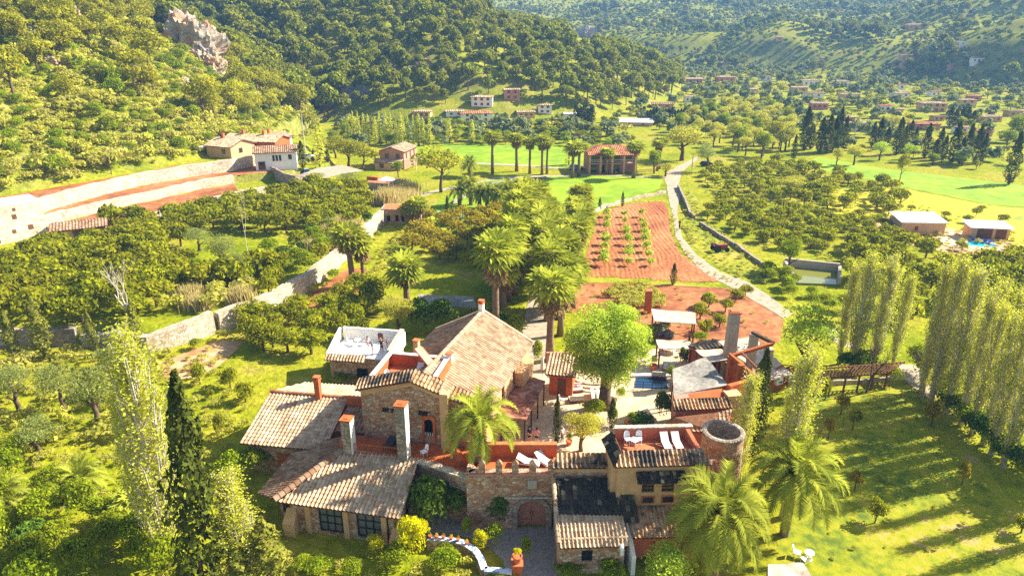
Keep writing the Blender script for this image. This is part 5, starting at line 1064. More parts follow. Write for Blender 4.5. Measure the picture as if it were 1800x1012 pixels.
for kind, m, n1 in (('citrus', 'l_citrus', 850), ('fruit', 'l_fruit', 700)):
    for k in range(4):                      # unit: 4 m tall, 4 m wide
        bl = clumpy(0, 0, 1.75, 1.45, 1.45, 1.05, 12, .78)+[(0, 0, 1.7, 1.35, 1.35, 1.15)]; P, Q, T = blobs_pts(bl, int(n1*1.5))
        proto(kind, lf_mesh('crown', [(P, Q, RNG.uniform(.22, .42, len(P)), .6, T, M[m])]), trunk_mesh(2.2, .14, M['bark'], .05, 4, 1.0))
    for k in range(4):
        bl = clumpy(0, 0, 1.7, 1.45, 1.45, 1.0, 10, .85)+[(0, 0, 1.6, 1.35, 1.35, 1.15)]; P, Q, T = blobs_pts(bl, 560)
        SOLO.setdefault(kind, []).append(with_trunk(lf_mesh(kind+'_tree', [(P, Q, RNG.uniform(.34, .6, len(P)), .6, T, M[m])]), MB().tube([(0, 0, -.5), (.1, 0, 1.6)], [.14, .1], 5)))
for k in range(3):                          # olive, unit 5 m
    bl = clumpy(0, 0, 3.0, 1.6, 1.6, 1.3, 16, .75)+[(0, 0, 3, 1.3, 1.3, 1.2)]; P, Q, T = blobs_pts(bl, 2600, .5, .5)
    proto('olive', lf_mesh('crown', [(P, Q, RNG.uniform(.12, .26, len(P)), .4, T, M['l_olive'])]), trunk_mesh(2.8, .2, M['bark'], .06, 4, 1.2))
for m, kind in (('l_cypress', 'cypress'), ('l_cypress2', 'cypress_olive')):
    for k in range(3):                      # unit: 10 m tall spindle
        n = 2600; t = RNG.random(n)**.8; z = .3+9.7*t; prof = .95*np.minimum(1, (1-t)*1.9+.02)**.7*np.minimum(1, t*5+.35)*(1+.16*np.sin(z*2.3+k)+.12*np.sin(z*5.1+2*k)); a = RNG.uniform(0, 2*PI, n)
        lump = 1+.18*np.sin(a*3+z*1.4+k)+.1*np.sin(a*5-z*2.7)
        rr = prof*lump*np.where(RNG.random(n) < .3, RNG.uniform(.4, .95, n), RNG.uniform(.88, 1.08, n)); P = np.stack([rr*np.cos(a), rr*np.sin(a), z], 1)
        Q = np.stack([np.cos(a), np.sin(a), np.full(n, .35)], 1)+RNG.normal(size=(n, 3))*.5; T = .45+.2*np.sin(a*3+z*1.4+k)+RNG.normal(size=n)*.16
        cr = lf_mesh('crown', [(P, Q, RNG.uniform(.22, .42, n), .5, T, M[m])]); proto(kind, cr, trunk_mesh(2.5, .16, M['bark'], .0))
        n = 380; idx_ = RNG.choice(len(P), n, replace=False)
        SOLO.setdefault(kind, []).append(with_trunk(lf_mesh('cypress', [(P[idx_], Q[idx_], RNG.uniform(.6, 1.0, n), .5, T[idx_], M[m])]), MB().tube([(0, 0, -1.2), (0, 0, 1.5)], [.2, .2], 5)))
def poplar(seed, n, size, nb, sp):
    """unit 14 m: a slim sheaf of steep pale boughs, young leaf along every twig from low down to the tip"""
    mb = MB(); mb.tube([(0, 0, -.4), (.1, .05, 5), (.0, .1, 10), (.05, 0, 13.4)], [.2, .15, .08, .02], 7); P = []; C = []
    for k in range(nb):
        z0 = .6+11.4*((k+random.random())/nb); a = random.uniform(0, 2*PI); R_ = sp*random.uniform(.5, 1.0)*min(1, .55+z0*.12)*min(1, (14.2-z0)/6.5); ln = min(random.uniform(2.2, 4.4), 13.7-z0)
        p0 = Vector((.05, .05, z0)); p1 = Vector((R_*.7*math.cos(a), R_*.7*math.sin(a), z0+ln*.35)); p2 = Vector((R_*math.cos(a), R_*math.sin(a), z0+ln))
        mb.tube([p0, p1, p2], [.045, .03, .01], 4, cap=False); tb = random.gauss(0, .14)
        for q in range(6):
            t = random.uniform(.1, 1); p = p0.lerp(p1, t*2) if t < .5 else p1.lerp(p2, t*2-1); tw = p+Vector((random.uniform(-.4, .4), random.uniform(-.4, .4), random.uniform(.5, 1.0)))
            mb.tube([p, tw], [.018, .006], 3, cap=False); m = n//(nb*6); s = RNG.random((m, 1)); P.append(np.array(p)+(np.array(tw)-np.array(p))*s*1.1+RNG.normal(size=(m, 3))*.16); C.append(np.full(m, tb))
    P = np.concatenate(P); Q = RNG.normal(size=P.shape)+np.array([0, 0, .3]); T = .5+np.concatenate(C)+RNG.normal(size=len(P))*.22
    return lf_mesh('crown', [(P, Q, RNG.uniform(size*.7, size*1.3, len(P)), .7, T, M['l_poplar'])]), mb_mesh('trunk', mb, M['bark_pale'])
for k in range(3): proto('poplar', *poplar(k, 9000, .115, 84, .8))
for k in range(3):
    n = 420; t = RNG.random(n); z = 1+12.5*t; a = RNG.uniform(0, 2*PI, n); rr = 1.0*np.minimum(1, (1-t)*2.2)**.6*RNG.uniform(.3, 1.1, n); P = np.stack([rr*np.cos(a), rr*np.sin(a), z], 1)
    SOLO.setdefault('poplar', []).append(with_trunk(lf_mesh('poplar', [(P, RNG.normal(size=P.shape), RNG.uniform(.4, .7, n), .6, .5+RNG.normal(size=n)*.25, M['l_poplar'])]), MB().tube([(0, 0, -.5), (0, 0, 10)], [.2, .08], 5)))
def strip_mesh(name, V, F, T, MI, mats):
    me = bpy.data.meshes.new(name); me.from_pydata(V, [], F)
    for m in mats: me.materials.append(m)
    me.polygons.foreach_set('material_index', MI); a = me.attributes.new('tint', 'FLOAT', 'FACE'); a.data.foreach_set('value', T); me.update(); return me
def fan_palm(nl, h, skirt):
    """unit: fan palm h tall; crown part of stiff fan leaves, skirt of dead ones, tapered trunk"""
    V, F, T, MI = [], [], [], []
    def fan(base, d, ln, rad, droop, mi, tint):
        d = Vector(d).normalized(); sd_ = d.cross(Vector((0, 0, 1))); sd_ = sd_.normalized() if sd_.length > .05 else Vector((1, 0, 0)); up = sd_.cross(d)
        hub = Vector(base)+d*ln+Vector((0, 0, -droop*.3)); o = len(V)
        V.extend([tuple(Vector(base)+sd_*.03), tuple(Vector(base)-sd_*.03), tuple(hub-sd_*.03), tuple(hub+sd_*.03)]); F.append((o, o+1, o+2, o+3)); T.append(tint); MI.append(mi)
        K = 9
        for k in range(K):
            a0 = (k-K/2)/K*4.2; a1 = a0+4.2/K*.9; am = (a0+a1)/2; o = len(V)
            def pt(a, r): return hub+(d*math.cos(a)+sd_*math.sin(a))*r+up*(.10*r if k % 2 else -.02)+Vector((0, 0, -droop*(r/rad)**2*.55*rad))
            V.extend([tuple(hub), tuple(pt(a0, rad*.6)), tuple(pt(am, rad)), tuple(pt(a1, rad*.6))]); F.append((o, o+1, o+2, o+3)); T.append(tint+random.uniform(-.12, .12)); MI.append(mi)
    for k in range(nl):
        a = k*2.39996; e = 1.25-1.75*(k/nl); fan((0, 0, h), (math.cos(a)*math.cos(e), math.sin(a)*math.cos(e), math.sin(e)), random.uniform(.55, .95), random.uniform(.85, 1.2), .35+.7*(k/nl), 0, random.uniform(.25, .9))
    cr = strip_mesh('crown', V, F, T, MI, [M['l_palm']]); V, F, T, MI = [], [], [], []
    for k in range(int(skirt*34)):
        a = random.uniform(0, 2*PI); z = h-.5-random.random()*skirt; d = (math.cos(a)*.45, math.sin(a)*.45, -1); fan((math.cos(a)*.15, math.sin(a)*.15, z+.7), d, .45, random.uniform(.6, .85), .2, 0, random.uniform(.1, .8))
    sk = strip_mesh('skirt', V, F, T, MI, [M['l_dead']]) if F else None
    mb = MB(); mb.tube([(0, 0, -.5), (.03, 0, h*.3), (-.02, .03, h*.7), (0, 0, h)], [.3, .22, .2, .22], 8); return cr, mb_mesh('trunk', mb, M['palm_bark']), sk
PALM = {'fan': [fan_palm(28, 7, s) for s in (1.8, 2.6, 1.2)], 'fan_short': [fan_palm(28, 4.2, s) for s in (1.2, 2.0)], 'fan_tall': [fan_palm(26, 9, s) for s in (1.6, 2.2)]}
def date_palm(nf, h, fl, droop, dates=0):
    V, F, T, MI = [], [], [], []
    for k in range(nf):
        a = k*2.39996+random.uniform(-.1, .1); f = k/nf; e = 1.35-1.55*f+random.uniform(-.1, .1); L_ = fl*random.uniform(.85, 1.1); d0 = Vector((math.cos(a)*math.cos(e), math.sin(a)*math.cos(e), math.sin(e)))
        p = Vector((0, 0, h)); d = d0.copy(); S = 14; tint = random.uniform(.25, .7)
        for s in range(S):
            d = (d+Vector((0, 0, -droop*(s/S)*.32))).normalized(); q = p+d*L_/S; sd_ = d.cross(Vector((0, 0, 1))); sd_ = sd_.normalized() if sd_.length > .05 else Vector((1, 0, 0)); up = sd_.cross(d)
            o = len(V); V.extend([tuple(p+sd_*.025), tuple(p-sd_*.025), tuple(q-sd_*.02), tuple(q+sd_*.02)]); F.append((o, o+1, o+2, o+3)); T.append(.9); MI.append(0)
            w = .66*fl/3*math.sin(PI*min(1, .12+.88*(s+.5)/S))**.6
            for g in range(3):
                b = p.lerp(q, g/3)
                for sg in (-1, 1):
                    t_ = b+(sd_*sg*.8+d*.75+up*random.uniform(.1, .5)).normalized()*w+Vector((0, 0, -.12*w)); wd = d*.048*fl/3; o = len(V)
                    V.extend([tuple(b-wd), tuple(b+wd), tuple(t_)]); F.append((o, o+1, o+2)); T.append(tint+random.uniform(-.12, .12)); MI.append(0)
            p = q
    cr = strip_mesh('crown', V, F, T, MI, [M['l_palm']]); dt = None
    if dates:
        P, Q, TT = blobs_pts([(math.cos(i*2.1)*.55, math.sin(i*2.1)*.55-.2, h-.5, .34, .34, .5) for i in range(dates)], 420); dt = lf_mesh('date_cluster', [(P, Q, .14, .7, TT, M['l_orange'])])
    mb = MB(); pts, rs = [(0, 0, -.5)], [.42]
    for i in range(int(h*3)): pts.append((0, 0, h*(i+1)/int(h*3))); rs.append(.34+.05*(i % 2))
    mb.tube(pts, rs, 10); return cr, mb_mesh('trunk', mb, M['palm_bark']), dt
# broadleaf, shrubs, reeds, bare trees
for kind, m, n, sz in (('sapling', 'l_lime', 300, .3), ('shrub', 'l_shrub', 1700, .14), ('dark_shrub', 'l_dark', 1500, .16), ('yellow', 'l_yellow', 2200, .13)):
    for k in range(3):                      # unit: 2 m tall
        bl = clumpy(0, 0, .9, .75, .75, .6, 11, .42, 1)+[(0, 0, .7, .7, .7, .6)]; P, Q, T = blobs_pts(bl, n); SOLO.setdefault(kind, []).append(lf_mesh(kind, [(P, Q, RNG.uniform(sz*.7, sz*1.4, n), .6, T, M[m])]))
for kind, m, n, sz, nb in (('broad', 'l_shrub', 3000, .24, 14), ('willow', 'l_willow', 4200, .19, 18), ('limetree', 'l_lime', 2600, .2, 16)):
    for k in range(2):                      # unit: 6 m tall
        bl = clumpy(0, 0, 3.8, 1.7, 1.7, 1.6, nb, .85)+[(0, 0, 3.6, 1.3, 1.3, 1.4)]; P, Q, T = blobs_pts(bl, n); proto(kind, lf_mesh('crown', [(P, Q, RNG.uniform(sz*.7, sz*1.3, n), .6, T, M[m])]), trunk_mesh(3.4, .2, M['bark'], .04, 5, 1.4))
for k in range(3):
    bl = clumpy(0, 0, 1.3, 1.3, 1.3, .8, 7, .8, 1); P, Q, T = blobs_pts(bl, 220); SOLO.setdefault('sapling2', []).append(lf_mesh('garden_shrub', [(P, Q, RNG.uniform(.5, .9, len(P)), .6, T, M['l_scrub'])]))
for k in range(3):                          # reeds, unit 3 m
    n = 900; b = RNG.normal(size=(n, 2))*.8; hh = RNG.uniform(1.3, 2.6, n); ln = RNG.normal(size=(n, 2))*.35; V, F, T = [], [], []
    for i in range(n):
        o = len(V); x, y = b[i]; tx, ty = x+ln[i][0], y+ln[i][1]; a = random.uniform(0, PI); c, s = math.cos(a)*.06, math.sin(a)*.06
        V += [(x-c, y-s, 0), (x+c, y+s, 0), ((x+tx)/2+c*1.5, (y+ty)/2+s*1.5, hh[i]*.6), (tx, ty, hh[i]), ((x+tx)/2-c*1.5, (y+ty)/2-s*1.5, hh[i]*.6)]; F.append((o, o+1, o+2, o+3, o+4)); T.append(random.uniform(.1, .9))
    SOLO.setdefault('reed', []).append(strip_mesh('reed', V, F, T, [0]*n, [M['l_reed']]))
def bare(h, r, dp, m, spread=.5, up=.15, kids=(3, 4), tl=.38):
    mb = MB(); branch_mb(mb, (0, 0, -.3), (0, 0, 1), h*tl, r, dp, spread, up, 7, kids, 4, .72); return mb_mesh('bare_tree', mb, m)
SOLO['bare'] = [bare(7, .13, 5, M['bark_white'], .45, .2, (2, 3)), bare(7, .12, 5, M['bark_white'], .45, .2, (2, 3))]
SOLO['bare_brown'] = [bare(6, .16, 4, M['bark'], .55), bare(6, .16, 4, M['bark'], .6)]

CNT = {}
def pick(lst, k): CNT[k] = CNT.get(k, 0)+1; return lst[(CNT[k]*7+CNT[k]//3) % len(lst)]
def tree(name, kind, p, sc, label, cat, group=None, rz=None):
    """a plant with a trunk part and a crown part under its own empty"""
    cr, tr = pick(P_[kind], kind); o = thing(name, p, label, cat, group, random.uniform(0, 6.28) if rz is None else rz); o.scale = sc if hasattr(sc, '__len__') else (sc,)*3
    c = bpy.data.objects.new('crown', cr); COL.objects.link(c); c.parent = o; t = bpy.data.objects.new('trunk', tr); COL.objects.link(t); t.parent = o; return o
def bush(name, kind, p, sc, label, cat, group=None):
    o = link(name, pick(SOLO[kind], kind), None, p, random.uniform(0, 6.28), sc); return tag(o, label, cat, group, 'thing')
def palm(name, parts3, p, sc, label, group=None, names=('crown', 'trunk', 'skirt')):
    o = thing(name, p, label, 'palm tree', group, random.uniform(0, 6.28)); o.scale = sc if hasattr(sc, '__len__') else (sc,)*3
    for n_, me in zip(names, parts3):
        if me: c = bpy.data.objects.new(n_, me); COL.objects.link(c); c.parent = o
    return o
def stuff(name, label, pts, scs, kinds):
    """ground cover nobody could count: one object, plants set out on its points by geometry nodes"""
    me = bpy.data.meshes.new(name); me.from_pydata([tuple(p) for p in pts], [], [])
    n = len(pts)
    for an, ty, va in (('sc', 'FLOAT', np.asarray(scs, np.float32)), ('rz', 'FLOAT', RNG.uniform(0, 6.28, n).astype(np.float32)), ('ix', 'INT', RNG.integers(0, 1000, n).astype(np.int32))):
        a = me.attributes.new(an, ty, 'POINT'); a.data.foreach_set('value', va)
    col = bpy.data.collections.new(name+'_kinds')
    for i, m in enumerate([m for k in kinds for m in SOLO[k]]): col.objects.link(bpy.data.objects.new(name+'_kind_%02d' % i, m))
    ng = bpy.data.node_groups.new(name, 'GeometryNodeTree'); ng.interface.new_socket('Geometry', in_out='INPUT', socket_type='NodeSocketGeometry'); ng.interface.new_socket('Geometry', in_out='OUTPUT', socket_type='NodeSocketGeometry')
    gi, go = ng.nodes.new('NodeGroupInput'), ng.nodes.new('NodeGroupOutput'); ip = ng.nodes.new('GeometryNodeInstanceOnPoints'); ci = ng.nodes.new('GeometryNodeCollectionInfo'); ci.inputs['Collection'].default_value = col; ci.inputs['Separate Children'].default_value = True; ci.inputs['Reset Children'].default_value = True
    def at(nm, dt): a = ng.nodes.new('GeometryNodeInputNamedAttribute'); a.data_type = dt; a.inputs[0].default_value = nm; return a.outputs[0]
    cx = ng.nodes.new('ShaderNodeCombineXYZ'); l = ng.links.new; l(at('rz', 'FLOAT'), cx.inputs[2]); l(gi.outputs[0], ip.inputs['Points']); l(ci.outputs[0], ip.inputs['Instance']); ip.inputs['Pick Instance'].default_value = True
    l(at('ix', 'INT'), ip.inputs['Instance Index']); l(cx.outputs[0], ip.inputs['Rotation']); l(at('sc', 'FLOAT'), ip.inputs['Scale']); l(ip.outputs[0], go.inputs[0])
    o = link(name, me); md = o.modifiers.new('scatter', 'NODES'); md.node_group = ng; return tag(o, label, kind='stuff')
def fill_world(poly, sp, jit=.35):
    P = np.array(poly); out = []; y = P[:, 1].min(); row = 0
    while y < P[:, 1].max():
        xs = np.arange(P[:, 0].min()+(row % 2)*sp/2, P[:, 0].max(), sp)
        if len(xs):
            q = np.stack([xs+RNG.uniform(-jit, jit, len(xs))*sp, y+RNG.uniform(-jit, jit, len(xs))*sp], 1); out.append(q[poly_sd(q[:, 0], q[:, 1], poly) > 0])
        y += sp; row += 1
    q = np.concatenate(out) if out else np.zeros((0, 2)); return np.column_stack([q, hgt(q[:, 0], q[:, 1])])
def fill(px, sp, jit=.35): return fill_world([tuple(p[:2]) for p in GG([a for a, b in px], [b for a, b in px])], sp, jit)
def project(P):
    P = np.asarray(P); d = P[:, 1]*math.cos(PITCH)+(CAM_H-P[:, 2])*math.sin(PITCH); yc = -(P[:, 1]*math.sin(PITCH)-(CAM_H-P[:, 2])*math.cos(PITCH)); return CX+FPX*P[:, 0]/d, CY+FPX*yc/d, d
def seen(P, h, mu=40):                      # in the frame and not wholly behind a hill
    u, v, d = project(P+np.array([0, 0, h])); ok = (u > -mu) & (u < 1800+mu) & (v > -60) & (v < 1090) & (d > 5)
    i = np.where(ok)[0]
    if len(i):
        T = P[i]+np.array([0, 0, h]); O = np.array([0, 0, CAM_H]); bad = np.zeros(len(i), bool)
        for s in np.linspace(.15, .97, 60): q = O+(T-O)*s; bad |= hgt(q[:, 0], q[:, 1]) > q[:, 2]
        ok[i[bad]] = False
    return ok
# ================================================================ PLANTING
def at_px(lst): return [Vector(p) for p in GG([a[0] for a in lst], [a[1] for a in lst])]
# ---- tall trees one can point at: (u, v foot, v top, width px, kind, label)
UNIT = {'cypress': (10, 2.0), 'cypress_olive': (10, 2.0), 'poplar': (13.6, 2.3), 'pine': (7.6, 6.2), 'olive': (4.7, 4.4), 'citrus': (3.4, 4.2), 'fruit': (3.4, 4.2), 'broad': (5.9, 4.8), 'willow': (5.9, 4.8), 'limetree': (5.9, 4.8)}
CAT = {'cypress': 'cypress', 'cypress_olive': 'cypress', 'poplar': 'poplar', 'pine': 'pine tree', 'olive': 'olive tree', 'citrus': 'citrus tree', 'fruit': 'fruit tree', 'broad': 'tree', 'willow': 'tree', 'limetree': 'tree'}
def grow(lst, group=None):
    for (u, v, vt, wp, kind, lab), b in zip(lst, at_px(lst)):
        H = top_height(b, vt); s = depth(b)/FPX; hu, wu = UNIT[kind]; w = wp*s/wu
        nm = {'olive': 'olive_tree', 'citrus': 'citrus_tree', 'fruit': 'fruit_tree', 'pine': 'pine_tree', 'cypress': 'cypress_tree', 'cypress_olive': 'cypress_tree', 'poplar': 'poplar_tree'}.get(kind, 'broadleaf_tree')
        tree(nm, kind, b, (w, w, H/hu), lab, CAT[kind], group)
grow([(476, 1030, 912, 62, 'cypress_olive', 'stubby olive green cypress in front of the glazed pavilion'), (428, 1050, 960, 44, 'cypress_olive', 'smallest stubby cypress beside the lower poplar'),
      (1322, 802, 612, 36, 'cypress', 'slim black cypress beside the round cistern'), (978, 782, 694, 13, 'cypress', 'thin young cypress beside the walking couple'), (1075, 752, 700, 16, 'cypress', 'thin young cypress at the foot of the big tree'), (1208, 634, 590, 9, 'cypress', 'small cypress beside the dining table under the cane shade'),
      (1183, 500, 462, 11, 'cypress', 'single cypress between the two red fields'), (1054, 370, 347, 6, 'cypress', 'lone little cypress on the near meadow edge'), (1094, 363, 337, 6, 'cypress', 'second little cypress along the meadow wall'), (955, 368, 321, 8, 'cypress', 'taller of two cypresses behind the palm crowns'), (961, 372, 345, 8, 'cypress', 'shorter of two cypresses behind the palm crowns'), (787, 385, 343, 8, 'cypress', 'cypress in front of the pale blue pool'),
      (533, 300, 247, 15, 'cypress', 'cypress beside the white loggia house'), (552, 284, 262, 7, 'cypress', 'dark little cypress by the white parked car'), (566, 288, 256, 8, 'cypress', 'dark cypress right of the red parked car'), (577, 285, 262, 7, 'cypress', 'last little cypress in the car park row'),
      (80, 628, 520, 30, 'cypress_olive', 'ragged cypress with bare stem by the low grey wall'), (30, 636, 545, 24, 'cypress_olive', 'thin ragged cypress at the edge of view by the low wall'), (168, 622, 545, 18, 'cypress_olive', 'narrow ragged cypress below the orchard'), (245, 612, 525, 18, 'cypress_olive', 'ivy clad stem under the bleached dead tree')])
grow([(302, 985, 596, 118, 'poplar', 'broad pale poplar left of the tallest cypress'), (432, 1036, 838, 96, 'poplar', 'shorter pale poplar right of the tallest cypress'), (268, 965, 690, 64, 'poplar', 'lower leaning poplar stem against the broad pale poplar'),
      (1376, 910, 622, 84, 'poplar', 'tall yellow green poplar above the date palm with orange fruit'), (1296, 848, 664, 58, 'poplar', 'poplar in front of the ruined frame'), (1360, 888, 690, 44, 'poplar', 'thin poplar stem left of the tall one over the date palm')])
RP = [(1512, 640, 470, 44), (1540, 652, 452, 56), (1575, 650, 458, 52), (1602, 640, 490, 36), (1668, 700, 470, 52), (1690, 712, 462, 56), (1716, 726, 480, 56), (1650, 690, 540, 34), (1738, 748, 520, 54), (1756, 764, 545, 50), (1776, 782, 560, 54), (1798, 800, 540, 60), (1820, 822, 560, 60), (1752, 700, 500, 50), (1786, 720, 520, 50)]
RP = [(u-.22*(v-t), v, t, w) for u, v, t, w in RP]
grow([(u, v, t, w, 'poplar', 'tall yellow green poplar in the crowded grove on the right of the lawn') for u, v, t, w in RP[4:]], 'poplars crowding along the right side of the lawn')
grow([(u, v, t, w, 'poplar', 'poplar of the four standing together behind the bare trees and pergola') for u, v, t, w in RP[:4]], 'four poplars behind the pergola')
b = G(362, 1062); H = top_height(b, 652); o = tree('cypress_tree', 'cypress', b, (1.35, 1.35, H/10), 'tallest dark cypress rising between the two pale poplars', 'cypress', None, 0); o.rotation_euler = (0, R(3), 0)
# big tree of the courtyard
b = G(1062, 716); H = top_height(b, 513); s = depth(b)/FPX
bl = clumpy(0, 0, H*.55, 4.5, 4.5, H*.37, 84, 1.2)+[(0, 0, H*.55, 2.8, 2.8, H*.25)]
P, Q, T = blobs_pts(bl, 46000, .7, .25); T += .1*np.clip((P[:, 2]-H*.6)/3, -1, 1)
bt_ = thing('courtyard_tree', b, 'huge round bright green tree standing in the courtyard', 'tree')
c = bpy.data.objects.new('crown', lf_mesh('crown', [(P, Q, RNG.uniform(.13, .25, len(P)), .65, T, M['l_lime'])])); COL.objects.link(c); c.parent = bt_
mb = MB(); mb.tube([(0, 0, -.3), (0, 0, 1.5), (.1, .1, 3.4)], [.85, .6, .55], 12)
for k in range(6): a = k*1.05; branch_mb(mb, (.05, .05, 2.6+.2*k), (math.cos(a)*.6, math.sin(a)*.6, 1), 2.6, .3, 2, .4, .2, 7)
c = bpy.data.objects.new('trunk', mb_mesh('trunk', mb, M['bark'])); COL.objects.link(c); c.parent = bt_
grow([(1022, 792, 722, 88, 'willow', 'small yellow green tree in front of the sunbeds'), (1410, 660, 532, 138, 'limetree', 'light green round tree beside the cane roofed shed'), (700, 590, 516, 82, 'willow', 'dense olive gold round tree left of the cane shade'), (1168, 1072, 955, 118, 'limetree', 'bright green bushy tree in front of the corner house'),
      (1385, 478, 416, 62, 'broad', 'leaning tree at the end of the water tank'), (775, 338, 258, 88, 'pine', 'big dark leaning pine between the meadow and the pool'), (700, 312, 280, 26, 'broad', 'low dark tree beside the pink farmhouse'),
      (1198, 282, 214, 90, 'willow', 'wide golden spreading tree behind the brick villa'), (1150, 305, 260, 36, 'broad', 'round green tree in front of the brick villa'), (1240, 302, 250, 46, 'olive', 'grey green tree at the far end of the track'), (1170, 310, 285, 40, 'willow', 'low pale tree beside the track bridge'), (1385, 345, 305, 60, 'willow', 'mounded yellow green tree among the right orchard rows'),
      (1358, 262, 212, 38, 'pine', 'dark broad conifer at the start of the cypress row'), (1580, 322, 268, 24, 'pine', 'small dark tree on a bare stem in the long green field'), (1568, 232, 198, 62, 'willow', 'yellow domed willow beside the long white farmhouse'), (1782, 250, 200, 50, 'broad', 'grey green tree on the far right near the salmon bungalow'), (1768, 265, 225, 34, 'broad', 'dark bushy tree behind the lone cypress')])
grow([(1470, 292, 258, 26, 'willow', 'feathery pale tree below the dense cypress group'), (1500, 290, 252, 40, 'willow', 'wide pale tree right of the dense cypress group'), (1545, 282, 246, 36, 'limetree', 'fresh green round tree in front of the cypress row'), (1597, 285, 250, 36, 'limetree', 'fresh green tree beside the small dark stemmed tree'), (1690, 292, 262, 40, 'limetree', 'fresh green spreading tree before the right cypress pair'), (1640, 290, 268, 34, 'broad', 'dark low tree before the cypress row'), (1100, 300, 268, 30, 'broad', 'tree with broad crown against the villa veranda')])
PC = [(612, 292, 243, 70), (640, 300, 252, 54), (590, 278, 240, 50), (660, 290, 262, 40)]
grow([(u, v, t, w, 'pine', 'dense round umbrella pine in the clump between the car park and the farmhouse') for u, v, t, w in PC], 'umbrella pines beside the farmhouse')
OL = [(35, 722, 636, 92), (112, 728, 640, 92), (175, 752, 640, 110), (70, 800, 730, 96), (250, 700, 610, 70), (20, 690, 640, 70), (285, 760, 690, 60), (208, 660, 600, 70), (395, 470, 410, 72), (420, 500, 440, 50), (350, 440, 400, 60), (560, 330, 300, 48), (615, 335, 300, 46), (595, 360, 330, 40)]
grow([(u, v, t, w, 'olive', 'grey green olive tree in the dry grove left of the poplars' if v > 600 else 'grey green olive tree among the left orchard trees') for u, v, t, w in OL], 'olive trees')
LAWN = [(1450, 703, 662, 26), (1478, 728, 686, 32), (1498, 756, 708, 30), (1636, 748, 700, 46), (1472, 830, 790, 18), (1502, 862, 822, 34), (1537, 918, 870, 38), (1690, 852, 806, 24), (1795, 936, 895, 40), (1455, 770, 728, 26)]
LL = ['gnarled little tree nearest the pergola', 'dark gnarled tree with forked crown on the upper lawn', 'bronze leaved little tree on the upper lawn', 'leaning dark little tree in front of the poplar grove', 'nearly bare little stump tree on the lawn', 'leaning little tree with golden crown and white stem', 'little tree casting a long clear shadow on the lawn', 'small tree standing in the deep shade of the lawn', 'little tree at the edge of view on the lower lawn', 'bushy dark little tree beside the tall poplar']
grow([(u, v, t, w, 'fruit' if k % 2 else 'citrus', LL[k]) for k, (u, v, t, w) in enumerate(LAWN)])
q = G(1650, 885); tree('pine_tree', 'pine', Vector((q.x+17.5, q.y+5.8, 0)), 1.6, 'broad pine standing past the right edge of the lawn, throwing the wide shadow', 'pine tree')
for k, (u, v) in enumerate(((1835, 850), (1860, 890), (1890, 935), (1925, 985), (1960, 1040))): q = G(u, v); tree('poplar_tree', 'poplar', q, (.9, .9, random.uniform(.85, 1.1)), 'tall yellow green poplar in the crowded grove on the right of the lawn', 'poplar', 'poplars crowding along the right side of the lawn')
for k, (u, v) in enumerate(((1612, 652), (1625, 668), (1640, 690), (1655, 706), (1668, 722), (1682, 738), (1698, 752), (1712, 768), (1728, 782), (1744, 796), (1760, 812), (1778, 826), (1796, 842), (1490, 655), (1515, 660))): p = G(u, v); s = random.uniform(1.3, 2.0); bush('bush', 'dark_shrub' if k % 3 else 'shrub', p, (s, s, s*random.uniform(.8, 1.2)), 'dark bush in the hedge along the foot of the poplars', 'bush', 'bushes along the foot of the right poplars')
# ---- cypress rows at the far field
CR = [(1394, 282, 236, 9), (1413, 264, 188, 20), (1424, 262, 218, 15), (1440, 268, 206, 18), (1452, 270, 200, 18), (1463, 268, 204, 16), (1470, 266, 188, 14), (1481, 264, 204, 14), (1532, 258, 214, 12), (1543, 262, 208, 16), (1558, 258, 224, 14), (1575, 272, 206, 17), (1585, 270, 220, 12), (1597, 254, 211, 13), (1607, 256, 222, 9), (1624, 278, 216, 15), (1641, 282, 244, 14), (1648, 276, 224, 14), (1657, 280, 238, 12), (1673, 286, 214, 20), (1686, 288, 240, 12), (1697, 282, 217, 15), (1713, 286, 218, 17), (1724, 288, 234, 11)]
grow([(u, v, t, w, 'cypress', 'dark cypress in the long broken row beyond the green field') for u, v, t, w in CR], 'dark cypresses in the row beyond the long green field')
grow([(1773, 324, 231, 21, 'cypress', 'lone tall cypress at the right end of the long green field')])
C2 = [(1668, 222, 186, 12), (1677, 224, 192, 12), (1688, 222, 190, 12), (1698, 222, 188, 12), (1708, 222, 194, 12)]
grow([(u, v, t, w, 'cypress', 'cypress in the dark clump between village houses') for u, v, t, w in C2], 'cypress clump in the village')
CH = [(1012+i*4.2 if i < 8 else 1126+(i-8)*5.4, 214+(i*5) % 4, (182 if i < 8 else 188)+(i*7) % 9, 8) for i in range(34)]
for (u, v, t, w), b in zip(CH, at_px(CH)):
    H = max(5, top_height(b, t)); o = link('cypress_tree', pick(SOLO['cypress'], 'csolo'), None, b, random.random()*6, (w*depth(b)/FPX/1.7, w*depth(b)/FPX/1.7, H/10)); tag(o, 'dark cypress in the tight hedge behind the far meadow houses', 'cypress', 'cypress hedge in the valley', 'thing')
FP = [(612+i*9.5+random.uniform(-2, 2), 256+random.uniform(-1, 1), 200+random.uniform(-6, 10), 9) for i in range(16)]+[(707+3, 254, 205, 10), (737, 256, 200, 14), (790, 252, 207, 11), (830, 253, 210, 12), (1000, 290, 242, 14), (660, 250, 204, 9), (475+90, 270, 215, 16), (518+45, 300, 218, 18)]
for (u, v, t, w), b in zip(FP, at_px(FP)):
    H = max(6, top_height(b, t)); o = link('poplar_tree', pick(SOLO['poplar'], 'psolo'), None, b, random.random()*6, (w*depth(b)/FPX/2, w*depth(b)/FPX/2, H/13.6)); tag(o, 'slim yellow green poplar in the row behind the far meadow', 'poplar', 'poplars behind the far meadow', 'thing')
